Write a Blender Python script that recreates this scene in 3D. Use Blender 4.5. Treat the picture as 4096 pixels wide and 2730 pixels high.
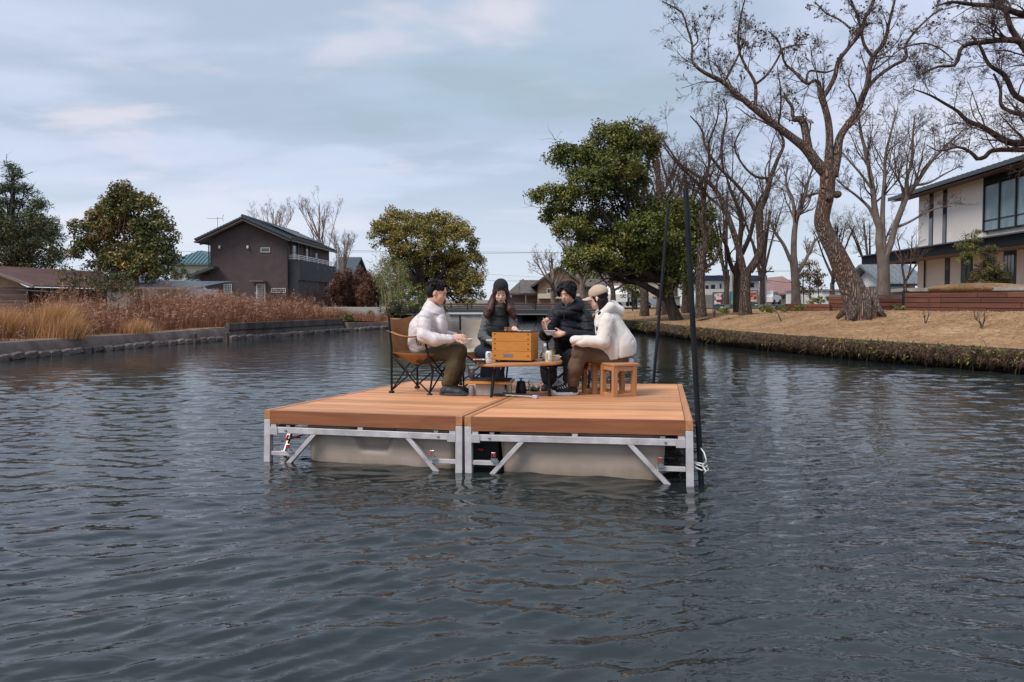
import bpy, bmesh, math, random
import numpy as np
from mathutils import Vector, Matrix, noise

# ------------------------------------------------------------------ camera, world, sun, exposure
S = bpy.context.scene
COL = S.collection
for o in list(bpy.data.objects):
    bpy.data.objects.remove(o)
F = 2731.0          # focal length in photo pixels (24 mm on 36 mm, photo 4096 wide)
PITCH = 0.03
EYE = 1.4           # eye height above the water
CY0 = 1200 + F*math.tan(PITCH)
camd = bpy.data.cameras.new('camera'); cam = bpy.data.objects.new('camera', camd); COL.objects.link(cam)
cam.location = (0, 0, EYE); cam.rotation_euler = (math.pi/2-PITCH, 0, 0)
camd.lens = 24.0; camd.sensor_width = 36; camd.shift_y = -(1365-CY0)/4096.0
camd.clip_start = 0.1; camd.clip_end = 5000
S.camera = cam
SUN_EL, SUN_AZ = math.radians(50), math.radians(236)     # azimuth clockwise from +Y: behind the camera, to its left

def build_world():
    w = bpy.data.worlds.new('World'); S.world = w; w.use_nodes = True
    nt = w.node_tree; N = nt.nodes; L = nt.links; N.clear()
    out = N.new('ShaderNodeOutputWorld')
    sky = N.new('ShaderNodeTexSky'); sky.sky_type = 'NISHITA'; sky.sun_disc = False
    sky.sun_elevation = SUN_EL; sky.sun_rotation = SUN_AZ
    b1 = N.new('ShaderNodeBackground'); b1.inputs[1].default_value = 0.1; L.new(sky.outputs[0], b1.inputs[0])
    tc = N.new('ShaderNodeTexCoord'); sep = N.new('ShaderNodeSeparateXYZ'); L.new(tc.outputs['Generated'], sep.inputs[0])
    def M(op, a, b=None, c=None):
        n = N.new('ShaderNodeMath'); n.operation = op
        for i, v in enumerate((a, b, c)):
            if v is None: continue
            if isinstance(v, (int, float)): n.inputs[i].default_value = v
            else: L.new(v, n.inputs[i])
        return n.outputs[0]
    z = M('MAXIMUM', sep.outputs[2], 0.0)
    zz = M('ADD', z, 0.22)
    u = M('DIVIDE', sep.outputs[0], zz); v = M('DIVIDE', sep.outputs[1], zz)
    # streaks drift to the right and down: shear the cloud plane a little
    u2 = M('ADD', M('MULTIPLY', u, 0.55), M('MULTIPLY', v, 0.42))
    v2 = M('SUBTRACT', M('MULTIPLY', v, 1.0), M('MULTIPLY', u, 0.25))
    cx = N.new('ShaderNodeCombineXYZ'); L.new(u2, cx.inputs[0]); L.new(v2, cx.inputs[1])
    def noise_(scale, det, off, rough=0.5, dist=0.0):
        mp = N.new('ShaderNodeMapping'); mp.inputs['Location'].default_value = off; L.new(cx.outputs[0], mp.inputs[0])
        n = N.new('ShaderNodeTexNoise'); n.inputs['Scale'].default_value = scale; n.inputs['Detail'].default_value = det
        n.inputs['Roughness'].default_value = rough; n.inputs['Distortion'].default_value = dist
        L.new(mp.outputs[0], n.inputs['Vector']); return n.outputs[0]
    def ramp(f, stops):
        r = N.new('ShaderNodeValToRGB'); e = r.color_ramp.elements
        while len(e) < len(stops): e.new(0.5)
        for i, (p, c) in enumerate(stops):
            e[i].position = p; e[i].color = (*c, 1) if len(c) == 3 else c
        r.color_ramp.interpolation = 'EASE'
        L.new(f, r.inputs[0]); return r.outputs[0]
    def mix(f, a, b):
        m = N.new('ShaderNodeMix'); m.data_type = 'RGBA'
        if isinstance(f, (int, float)): m.inputs[0].default_value = f
        else: L.new(f, m.inputs[0])
        for i, q in ((6, a), (7, b)):
            if isinstance(q, tuple): m.inputs[i].default_value = (*q, 1)
            else: L.new(q, m.inputs[i])
        return m.outputs[2]
    n1 = noise_(0.80, 5, (16.6, 9.9, 0.0), 0.5, 0.35)
    n2 = noise_(1.9, 6, (13.8, 5.7, 1.0), 0.55, 0.4)
    n3 = noise_(2.6, 4, (5.98, 1.73, 4.0), 0.5, 0.3)
    big = M('ADD', M('MULTIPLY', n1, 0.75), M('MULTIPLY', n2, 0.25))
    base = ramp(big, [(0.38, (0.315, 0.40, 0.475)), (0.46, (0.36, 0.43, 0.545)), (0.535, (0.48, 0.53, 0.675)), (0.63, (0.62, 0.63, 0.72))])
    blue = ramp(n2, [(0.42, (0, 0, 0)), (0.62, (1, 1, 1))])
    col = mix(M('MULTIPLY', blue, 0.25), base, (0.42, 0.54, 0.67))
    pk = ramp(n3, [(0.56, (0, 0, 0)), (0.72, (1, 1, 1))])
    col = mix(M('MULTIPLY', pk, 0.55), col, (0.72, 0.65, 0.69))
    # towards the horizon the cloud thins out to an even pale blue
    hz = N.new('ShaderNodeMapRange'); hz.inputs[1].default_value = 0.0; hz.inputs[2].default_value = 0.24
    hz.inputs[3].default_value = 0.85; hz.inputs[4].default_value = 0.0; hz.interpolation_type = 'SMOOTHSTEP'
    L.new(z, hz.inputs[0])
    col = mix(hz.outputs[0], col, (0.56, 0.615, 0.70))
    dn = N.new('ShaderNodeMapRange'); dn.inputs[1].default_value = -0.02; dn.inputs[2].default_value = -0.12
    L.new(sep.outputs[2], dn.inputs[0])
    col = mix(dn.outputs[0], col, (0.12, 0.11, 0.09))
    b2 = N.new('ShaderNodeBackground'); b2.inputs[1].default_value = 0.98; L.new(col, b2.inputs[0])
    mx = N.new('ShaderNodeMixShader'); mx.inputs[0].default_value = 0.93
    L.new(b1.outputs[0], mx.inputs[1]); L.new(b2.outputs[0], mx.inputs[2]); L.new(mx.outputs[0], out.inputs[0])
build_world()

ld = bpy.data.lights.new('sun', 'SUN'); ld.energy = 2.2; ld.angle = math.radians(24); ld.color = (1.0, 0.93, 0.86)
sun = bpy.data.objects.new('sun', ld); COL.objects.link(sun)
sd = Vector((math.sin(SUN_AZ)*math.cos(SUN_EL), math.cos(SUN_AZ)*math.cos(SUN_EL), math.sin(SUN_EL)))
sun.rotation_euler = sd.to_track_quat('Z', 'Y').to_euler()
S.view_settings.view_transform = 'Standard'; S.view_settings.look = 'None'
S.view_settings.exposure = 0.45; S.view_settings.gamma = 1.0; S.view_settings.use_curve_mapping = False
S.render.engine = 'CYCLES'
S.cycles.max_bounces = 5; S.cycles.diffuse_bounces = 2; S.cycles.glossy_bounces = 3; S.cycles.transmission_bounces = 3
S.cycles.transparent_max_bounces = 6; S.cycles.caustics_reflective = False; S.cycles.caustics_refractive = False
S.cycles.use_denoising = True
S.cycles.sample_clamp_indirect = 6

# ------------------------------------------------------------------ geometry of the view: photo pixel -> ray
cP, sP = math.cos(PITCH), math.sin(PITCH)
def ray(px, py):
    x, y, z = (px-2048)/F, 1.0, -(py-CY0)/F
    return Vector((x, y*cP+z*sP, -y*sP+z*cP))
def at(px, py, Y):                      # point of the place seen at (px, py) and Y metres ahead
    r = ray(px, py); t = Y/r.y
    return Vector((0, 0, EYE)) + r*t
def onz(px, py, z):
    r = ray(px, py); t = (z-EYE)/r.z
    return Vector((0, 0, EYE)) + r*t
DECK_O = Vector((-.3948, 5.5057, .4566)); DYAW = -.2222; DPIT = -.044
def deckrot(roll):
    return Matrix.Rotation(DYAW, 3, 'Z') @ Matrix.Rotation(DPIT, 3, 'X') @ Matrix.Rotation(roll, 3, 'Y')
DR = deckrot(-.0137); DN = DR @ Vector((0, 0, 1))
def dk(px, py):                         # point on the deck
    r = ray(px, py); t = (DECK_O-Vector((0, 0, EYE))).dot(DN)/r.dot(DN)
    return Vector((0, 0, EYE)) + r*t
def deckz(x, y):
    return DECK_O.z - (DN.x*(x-DECK_O.x)+DN.y*(y-DECK_O.y))/DN.z

# ------------------------------------------------------------------ object helpers
def tag(o, label=None, cat=None, group=None, kind=None):
    if label: o['label'] = label
    if cat: o['category'] = cat
    if group: o['group'] = group
    if kind: o['kind'] = kind
    return o
def thing(name, label, cat, loc=(0, 0, 0), group=None):
    o = bpy.data.objects.new(name, None); COL.objects.link(o); o.location = loc; o.empty_display_size = 0.1
    return tag(o, label, cat, group)
def adopt(o, p):
    if p is not None:
        o.parent = p; m = Matrix.Translation(-Vector(p.location))
        q = p.parent
        while q is not None:
            q = q.parent
        o.matrix_parent_inverse = Matrix.Identity(4)
        o.location = Vector(o.location) - Vector(world_loc(p))
    return o
def world_loc(o):
    v = Vector(o.location)
    while o.parent is not None:
        o = o.parent; v = v + Vector(o.location)
    return v
def link_mesh(name, me, mat, parent=None, loc=(0, 0, 0), smooth=False):
    o = bpy.data.objects.new(name, me); COL.objects.link(o)
    o.location = loc
    if mat is not None and len(me.materials) == 0:
        for m in (mat if isinstance(mat, (list, tuple)) else [mat]): me.materials.append(m)
    if smooth:
        me.polygons.foreach_set('use_smooth', [True]*len(me.polygons))
    adopt(o, parent)
    return o
def np_mesh(name, V, Fc, smooth=False, tint=None, matidx=None):
    me = bpy.data.meshes.new(name)
    V = np.asarray(V, dtype=np.float32); Fc = np.asarray(Fc, dtype=np.int32)
    k = Fc.shape[1]; n = len(Fc)
    me.vertices.add(len(V)); me.vertices.foreach_set('co', V.ravel())
    me.loops.add(n*k); me.loops.foreach_set('vertex_index', Fc.ravel())
    me.polygons.add(n); me.polygons.foreach_set('loop_start', np.arange(0, n*k, k, dtype=np.int32))
    try: me.polygons.foreach_set('loop_total', np.full(n, k, dtype=np.int32))
    except Exception: pass
    if smooth: me.polygons.foreach_set('use_smooth', np.ones(n, dtype=bool))
    if matidx is not None: me.polygons.foreach_set('material_index', np.asarray(matidx, dtype=np.int32))
    me.update(calc_edges=True)
    if tint is not None:
        a = me.attributes.new('tint', 'FLOAT', 'POINT'); a.data.foreach_set('value', np.asarray(tint, dtype=np.float32))
    return me

class MB:
    def __init__(s): s.v = []; s.f = []; s.m = []; s.cur = 0
    def add(s, vs, fs):
        b = len(s.v); s.v.extend([Vector(v) for v in vs]); s.f.extend([tuple(i+b for i in f) for f in fs]); s.m.extend([s.cur]*len(fs)); return s
    def box(s, c, d, R=None, bev=0.0):
        c = Vector(c); x, y, z = d[0]/2, d[1]/2, d[2]/2
        if bev > 0:
            b = min(bev, x*.45, y*.45, z*.45); pts = []
            for zz, ins in ((-z, b), (-z+b, 0), (z-b, 0), (z, b)):
                X, Y = x-ins, y-ins
                for sx, sy in ((-1, -1), (1, -1), (1, 1), (-1, 1)): pts.append(Vector((sx*X, sy*Y, zz)))
            fs = [(3, 2, 1, 0), (12, 13, 14, 15)]
            for k in range(3):
                for i in range(4):
                    j = (i+1) % 4; fs.append((k*4+i, k*4+j, k*4+4+j, k*4+4+i))
        else:
            pts = [Vector((sx*x, sy*y, sz*z)) for sz in (-1, 1) for sx, sy in ((-1, -1), (1, -1), (1, 1), (-1, 1))]
            fs = [(3, 2, 1, 0), (4, 5, 6, 7), (0, 1, 5, 4), (1, 2, 6, 5), (2, 3, 7, 6), (3, 0, 4, 7)]
        if R is not None: pts = [R @ p for p in pts]
        return s.add([p+c for p in pts], fs)
    def bar(s, p, q, w, h, up=(0, 0, 1), bev=0.0):      # a box from p to q, w across, h along up
        p, q = Vector(p), Vector(q); d = q-p; L = d.length; d.normalize()
        u = Vector(up); a = d.cross(u)
        if a.length < 1e-5: a = d.cross(Vector((1, 0, 0)))
        a.normalize(); u = a.cross(d)
        R = Matrix((d, -a, u)).transposed()
        if R.determinant() < 0: R = Matrix((d, a, u)).transposed()
        return s.box((p+q)/2, (L, w, h), R, bev)
    def tube(s, pts, rs, n=8, cap=True, flat=None):
        pts = [Vector(p) for p in pts]
        if isinstance(rs, (int, float)): rs = [rs]*len(pts)
        vs = []; fs = []; prev = None
        for i, p in enumerate(pts):
            t = (pts[min(i+1, len(pts)-1)]-pts[max(i-1, 0)])
            t = t.normalized() if t.length > 1e-9 else Vector((0, 0, 1))
            if prev is None:
                a = t.orthogonal().normalized()
            else:
                a = prev - t*prev.dot(t); a = a.normalized() if a.length > 1e-6 else t.orthogonal().normalized()
            prev = a; b = t.cross(a)
            for k in range(n):
                an = 2*math.pi*k/n
                vs.append(p + a*(math.cos(an)*rs[i]) + b*(math.sin(an)*rs[i]))
        for i in range(len(pts)-1):
            for k in range(n):
                j = (k+1) % n; fs.append((i*n+k, i*n+j, (i+1)*n+j, (i+1)*n+k))
        if cap:
            fs.append(tuple(reversed(range(n)))); fs.append(tuple((len(pts)-1)*n+k for k in range(n)))
        return s.add(vs, fs)
    def lathe(s, prof, c=(0, 0, 0), n=20, R=None):
        c = Vector(c); vs = []; fs = []
        for r, z in prof:
            for k in range(n):
                a = 2*math.pi*k/n; p = Vector((r*math.cos(a), r*math.sin(a), z)); vs.append((R @ p if R else p)+c)
        for i in range(len(prof)-1):
            for k in range(n):
                j = (k+1) % n; fs.append((i*n+k, i*n+j, (i+1)*n+j, (i+1)*n+k))
        if prof[0][0] > 1e-4: fs.append(tuple(reversed(range(n))))
        if prof[-1][0] > 1e-4: fs.append(tuple((len(prof)-1)*n+k for k in range(n)))
        return s.add(vs, fs)
    def prism(s, poly, z0, z1):
        n = len(poly)
        vs = [Vector((p[0], p[1], z0)) for p in poly]+[Vector((p[0], p[1], z1)) for p in poly]
        fs = [tuple(reversed(range(n))), tuple(range(n, 2*n))]+[(i, (i+1) % n, n+(i+1) % n, n+i) for i in range(n)]
        return s.add(vs, fs)
    def ell(s, c, r, n=12, m=8, R=None):
        c = Vector(c); vs = []; fs = []
        for i in range(m+1):
            th = math.pi*i/m
            for k in range(n):
                a = 2*math.pi*k/n
                p = Vector((r[0]*math.sin(th)*math.cos(a), r[1]*math.sin(th)*math.sin(a), -r[2]*math.cos(th)))
                vs.append((R @ p if R else p)+c)
        for i in range(m):
            for k in range(n):
                j = (k+1) % n; fs.append((i*n+k, i*n+j, (i+1)*n+j, (i+1)*n+k))
        return s.add(vs, fs)
    def quad(s, a, b, c, d): return s.add([a, b, c, d], [(0, 1, 2, 3)])
    def mesh(s, name, origin=(0, 0, 0)):
        o = Vector(origin); me = bpy.data.meshes.new(name)
        me.from_pydata([tuple(v-o) for v in s.v], [], s.f)
        if any(s.m): me.polygons.foreach_set('material_index', s.m)
        me.validate(clean_customdata=False)
        return me
    def build(s, name, mat, parent=None, smooth=False, auto=None):
        # object origin at the middle of its own points (world coordinates in, parented after)
        if not s.v: return None
        xs = [v.x for v in s.v]; ys = [v.y for v in s.v]; zs = [v.z for v in s.v]
        o = Vector(((min(xs)+max(xs))/2, (min(ys)+max(ys))/2, min(zs)))
        me = s.mesh(name, o)
        ob = link_mesh(name, me, mat, parent, o, False)
        if smooth:
            me.polygons.foreach_set('use_smooth', [True]*len(me.polygons))
            try: me.set_sharp_from_angle(angle=math.radians(auto or 40))
            except Exception: pass
        return ob

def copy_tree(o, parent=None):
    c = o.copy(); COL.objects.link(c)
    if parent is not None: c.parent = parent
    for ch in list(o.children): copy_tree(ch, c)
    return c

# ------------------------------------------------------------------ materials
def nodes(name):
    m = bpy.data.materials.new(name); m.use_nodes = True
    nt = m.node_tree; b = nt.nodes['Principled BSDF']; return m, nt, b
def setc(b, c): b.inputs['Base Color'].default_value = (*c, 1)
def mat(name, c, rough=0.7, metal=0.0, var=0.0, scale=8.0, c2=None, bump=0.0, bscale=60.0, spec=0.5, obj_rand=0.0, coat=0.0, stretch=(1, 1, 1), tint=None, sheen=0.0, detail=4, trans=0.0, bdist=0.01):
    m, nt, b = nodes(name); N, L = nt.nodes, nt.links
    b.inputs['Roughness'].default_value = rough; b.inputs['Metallic'].default_value = metal
    b.inputs['Specular IOR Level'].default_value = spec
    if coat: b.inputs['Coat Weight'].default_value = coat; b.inputs['Coat Roughness'].default_value = 0.15
    if sheen: b.inputs['Sheen Weight'].default_value = sheen
    if trans: b.inputs['Transmission Weight'].default_value = trans
    tc = N.new('ShaderNodeTexCoord'); mp = N.new('ShaderNodeMapping'); mp.inputs['Scale'].default_value = stretch
    L.new(tc.outputs['Object'], mp.inputs[0])
    col = None
    if c2 is None and var > 0: c2 = tuple(max(0, x*(1-var)) for x in c); c = tuple(min(1, x*(1+var*.6)) for x in c)
    if c2 is not None:
        n = N.new('ShaderNodeTexNoise'); n.inputs['Scale'].default_value = scale; n.inputs['Detail'].default_value = detail
        n.inputs['Roughness'].default_value = 0.6
        L.new(mp.outputs[0], n.inputs['Vector'])
        r = N.new('ShaderNodeValToRGB'); r.color_ramp.elements[0].position = 0.35; r.color_ramp.elements[1].position = 0.65
        r.color_ramp.elements[0].color = (*c2, 1); r.color_ramp.elements[1].color = (*c, 1)
        L.new(n.outputs[0], r.inputs[0]); col = r.outputs[0]
    if tint is not None:      # per-leaf / per-blade variation carried on the mesh
        a = N.new('ShaderNodeAttribute'); a.attribute_name = 'tint'
        r = N.new('ShaderNodeValToRGB'); e = r.color_ramp.elements
        while len(e) < len(tint): e.new(0.5)
        for i, (p, cc) in enumerate(tint): e[i].position = p; e[i].color = (*cc, 1)
        L.new(a.outputs['Fac'], r.inputs[0]); col = r.outputs[0]
    if obj_rand:
        oi = N.new('ShaderNodeObjectInfo'); hs = N.new('ShaderNodeHueSaturation')
        mr = N.new('ShaderNodeMapRange'); mr.inputs[3].default_value = 1-obj_rand; mr.inputs[4].default_value = 1+obj_rand
        L.new(oi.outputs['Random'], mr.inputs[0]); L.new(mr.outputs[0], hs.inputs['Value'])
        if col is not None: L.new(col, hs.inputs['Color'])
        else: hs.inputs['Color'].default_value = (*c, 1)
        col = hs.outputs[0]
    if col is not None: L.new(col, b.inputs['Base Color'])
    else: setc(b, c)
    if bump > 0:
        n = N.new('ShaderNodeTexNoise'); n.inputs['Scale'].default_value = bscale; n.inputs['Detail'].default_value = 5
        L.new(mp.outputs[0], n.inputs['Vector'])
        bp = N.new('ShaderNodeBump'); bp.inputs['Strength'].default_value = bump; bp.inputs['Distance'].default_value = bdist
        L.new(n.outputs[0], bp.inputs['Height']); L.new(bp.outputs[0], b.inputs['Normal'])
    return m

def wood(name, c, c2, rnd=0.12, rough=0.55, axis=0, scale=9.0, bump=0.15):
    st = [9, 9, 9]; st[axis] = 0.6
    m, nt, b = nodes(name); N, L = nt.nodes, nt.links
    b.inputs['Roughness'].default_value = rough
    tc = N.new('ShaderNodeTexCoord'); oi = N.new('ShaderNodeObjectInfo')
    ad = N.new('ShaderNodeVectorMath'); ad.operation = 'ADD'; sc = N.new('ShaderNodeVectorMath'); sc.operation = 'SCALE'
    sc.inputs[0].default_value = (13.1, 7.7, 5.3); L.new(oi.outputs['Random'], sc.inputs['Scale'])
    L.new(tc.outputs['Object'], ad.inputs[0]); L.new(sc.outputs[0], ad.inputs[1])
    mp = N.new('ShaderNodeMapping'); mp.inputs['Scale'].default_value = st; L.new(ad.outputs[0], mp.inputs[0])
    n = N.new('ShaderNodeTexNoise'); n.inputs['Scale'].default_value = scale*.35; n.inputs['Detail'].default_value = 6; n.inputs['Distortion'].default_value = 0.6
    n.inputs['Roughness'].default_value = 0.6
    L.new(mp.outputs[0], n.inputs['Vector'])
    r = N.new('ShaderNodeValToRGB'); r.color_ramp.elements[0].position = 0.32; r.color_ramp.elements[1].position = 0.66
    r.color_ramp.elements[0].color = (*c2, 1); r.color_ramp.elements[1].color = (*c, 1)
    L.new(n.outputs[0], r.inputs[0])
    hs = N.new('ShaderNodeHueSaturation'); mr = N.new('ShaderNodeMapRange'); mr.inputs[3].default_value = 1-rnd; mr.inputs[4].default_value = 1+rnd
    L.new(oi.outputs['Random'], mr.inputs[0]); L.new(mr.outputs[0], hs.inputs['Value']); L.new(r.outputs[0], hs.inputs['Color'])
    L.new(hs.outputs[0], b.inputs['Base Color'])
    bp = N.new('ShaderNodeBump'); bp.inputs['Strength'].default_value = bump; bp.inputs['Distance'].default_value = 0.004
    L.new(n.outputs[0], bp.inputs['Height']); L.new(bp.outputs[0], b.inputs['Normal'])
    return m

MT = {}
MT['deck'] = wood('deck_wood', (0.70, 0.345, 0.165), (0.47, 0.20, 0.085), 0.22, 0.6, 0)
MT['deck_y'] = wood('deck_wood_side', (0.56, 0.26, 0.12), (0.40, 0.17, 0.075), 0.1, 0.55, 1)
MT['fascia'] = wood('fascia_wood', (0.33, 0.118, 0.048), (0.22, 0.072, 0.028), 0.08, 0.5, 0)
MT['alu'] = mat('aluminium', (0.70, 0.67, 0.67), 0.45, 0.2, c2=(0.40, 0.37, 0.37), scale=5, detail=9, bump=0.1, bscale=30)
MT['hull'] = mat('tan_plastic', (0.50, 0.405, 0.335), 0.5, c2=(0.43, 0.34, 0.27), scale=3.0, bump=0.05, bscale=80, stretch=(1, 1, 3))
def waterline_stain(m, z0, z1):          # a ragged scum line left by the water, fixed to the hull
    nt = m.node_tree; N, L = nt.nodes, nt.links; b = N['Principled BSDF']; src = b.inputs['Base Color'].links[0].from_socket
    tc = N.new('ShaderNodeTexCoord'); sp = N.new('ShaderNodeSeparateXYZ'); L.new(tc.outputs['Object'], sp.inputs[0])
    nz = N.new('ShaderNodeTexNoise'); nz.inputs['Scale'].default_value = 9; nz.inputs['Detail'].default_value = 6; mp = N.new('ShaderNodeMapping'); mp.inputs['Scale'].default_value = (1, 1, .3); L.new(tc.outputs['Object'], mp.inputs[0]); L.new(mp.outputs[0], nz.inputs['Vector'])
    ad = N.new('ShaderNodeMath'); ad.operation = 'MULTIPLY_ADD'; ad.inputs[1].default_value = .12; L.new(nz.outputs[0], ad.inputs[0]); L.new(sp.outputs[2], ad.inputs[2])
    mr = N.new('ShaderNodeMapRange'); mr.inputs[1].default_value = z1+.06; mr.inputs[2].default_value = z0+.06; L.new(ad.outputs[0], mr.inputs[0])
    mx = N.new('ShaderNodeMix'); mx.data_type = 'RGBA'; mx.inputs[7].default_value = (0.13, 0.105, 0.06, 1); ml = N.new('ShaderNodeMath'); ml.operation = 'MULTIPLY'; ml.inputs[1].default_value = .45; L.new(mr.outputs[0], ml.inputs[0]); L.new(ml.outputs[0], mx.inputs[0]); L.new(src, mx.inputs[6]); L.new(mx.outputs[2], b.inputs['Base Color'])
waterline_stain(MT['hull'], -.47, -.38)
MT['black'] = mat('black_paint', (0.008, 0.008, 0.009), 0.45, spec=.3)
MT['blackpole'] = mat('black_pole', (0.007, 0.009, 0.012), 0.5, c2=(0.014, 0.016, 0.018), scale=4, spec=.2)
MT['blackrub'] = mat('black_rubber', (0.015, 0.015, 0.016), 0.75)
MT['steel'] = mat('steel', (0.6, 0.6, 0.6), 0.25, 1.0)
MT['red'] = mat('red_grip', (0.55, 0.02, 0.02), 0.35)
MT['rope'] = mat('white_rope', (0.75, 0.75, 0.72), 0.8, bump=0.4, bscale=200)
MT['skin'] = mat('skin', (0.74, 0.43, 0.31), 0.5, var=0.06, scale=20)
MT['skin2'] = mat('fair_skin', (0.82, 0.54, 0.44), 0.48, var=0.05, scale=20)
MT['hair'] = mat('black_hair', (0.006, 0.005, 0.006), 0.6, c2=(0.012, 0.009, 0.010), scale=40, bump=.8, bscale=120, stretch=(1, 1, .25), spec=.25)
MT['hairbrown'] = mat('auburn_hair', (0.085, 0.026, 0.017), 0.42, c2=(0.035, 0.012, 0.009), scale=50, bump=0.6, bscale=110, stretch=(1, 1, .15))
MT['jacket_white'] = mat('pale_nylon', (0.70, 0.64, 0.63), 0.5, var=0.04, scale=6, bump=0.3, bscale=13, bdist=0.03)
MT['fleece'] = mat('cream_fleece', (0.74, 0.69, 0.63), 0.95, var=0.05, scale=10, bump=0.3, bscale=160, sheen=0.3)
MT['jacket_black'] = mat('black_nylon', (0.007, 0.009, 0.013), 0.6, bump=0.3, bscale=13, bdist=0.03, spec=.35)
MT['olive'] = mat('olive_cotton', (0.085, 0.062, 0.025), 0.85, c2=(0.06, 0.043, 0.017), scale=9, bump=0.3, bscale=15, bdist=0.03)
MT['browncloth'] = mat('brown_cotton', (0.125, 0.078, 0.05), 0.85, c2=(0.095, 0.057, 0.036), scale=9, bump=0.3, bscale=15, bdist=0.03)
MT['darkcloth'] = mat('black_cotton', (0.010, 0.011, 0.013), 0.85, bump=0.3, bscale=25, bdist=0.02)
MT['navy'] = mat('navy_cotton', (0.012, 0.02, 0.04), 0.8, bump=0.3, bscale=25)
MT['vest'] = mat('charcoal_vest', (0.040, 0.045, 0.042), 0.7, c2=(0.025, 0.029, 0.029), scale=5, bump=0.3, bscale=14, bdist=0.02)
MT['greyknit'] = mat('grey_knit', (0.115, 0.12, 0.128), 0.9, var=0.08, scale=30, bump=0.3, bscale=120)
MT['beanie'] = mat('dark_knit', (0.016, 0.022, 0.025), 0.95, bump=0.6, bscale=80, stretch=(6, 6, .6))
MT['cap'] = mat('beige_cotton', (0.52, 0.40, 0.30), 0.85, var=0.05, scale=12, bump=0.2, bscale=60)
MT['shoe'] = mat('dark_shoe', (0.022, 0.027, 0.034), 0.6)
MT['sole'] = mat('grey_sole', (0.05, 0.05, 0.055), 0.7)
MT['white'] = mat('white_rubber', (0.8, 0.8, 0.78), 0.5)
MT['lips'] = mat('lips', (0.42, 0.10, 0.08), 0.4)
MT['lips_m'] = mat('lips_muted', (0.40, 0.17, 0.12), 0.5)
MT['brownfab'] = mat('brown_canvas', (0.42, 0.20, 0.075), 0.8, c2=(0.29, 0.125, 0.045), scale=5, bump=0.35, bscale=18, bdist=0.015)
MT['beigefab'] = mat('beige_canvas', (0.66, 0.58, 0.48), 0.85, c2=(0.56, 0.48, 0.39), scale=5, bump=0.35, bscale=18, bdist=0.015)
MT['blackfab'] = mat('black_canvas', (0.02, 0.02, 0.02), 0.85)
MT['boxwood'] = wood('box_wood', (0.60, 0.255, 0.05), (0.50, 0.20, 0.035), 0.04, 0.38, 0, 7)
MT['tablewood'] = wood('table_wood', (0.52, 0.26, 0.12), (0.40, 0.18, 0.075), 0.05, 0.5, 0)
MT['stoolwood'] = wood('stool_wood', (0.52, 0.26, 0.11), (0.40, 0.18, 0.07), 0.12, 0.55, 2)
MT['boardwood'] = wood('board_wood', (0.62, 0.28, 0.06), (0.52, 0.22, 0.045), 0.05, 0.45, 0)
MT['bowl'] = mat('white_paper', (0.78, 0.76, 0.75), 0.55)
MT['bamboo'] = mat('pale_wood', (0.70, 0.52, 0.34), 0.6)
MT['concrete_light'] = mat('pale_concrete', (0.42, 0.40, 0.37), 0.9, c2=(0.33, 0.31, 0.29), scale=14, bump=0.3, bscale=70)
MT['concrete'] = mat('weathered_concrete', (0.215, 0.165, 0.15), 0.95, c2=(0.095, 0.072, 0.062), scale=2.2, detail=9, bump=0.5, bscale=20, bdist=0.02)
MT['concrete_dark'] = mat('stained_concrete', (0.12, 0.098, 0.09), 0.95, c2=(0.035, 0.029, 0.027), scale=2.2, detail=9, stretch=(1, 1, .35), bump=0.5, bscale=20, bdist=0.02)
MT['stone'] = mat('bank_stone', (0.215, 0.172, 0.158), 0.95, c2=(0.09, 0.07, 0.062), scale=5, bump=0.6, bscale=14, obj_rand=0.25, bdist=0.03)

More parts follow.
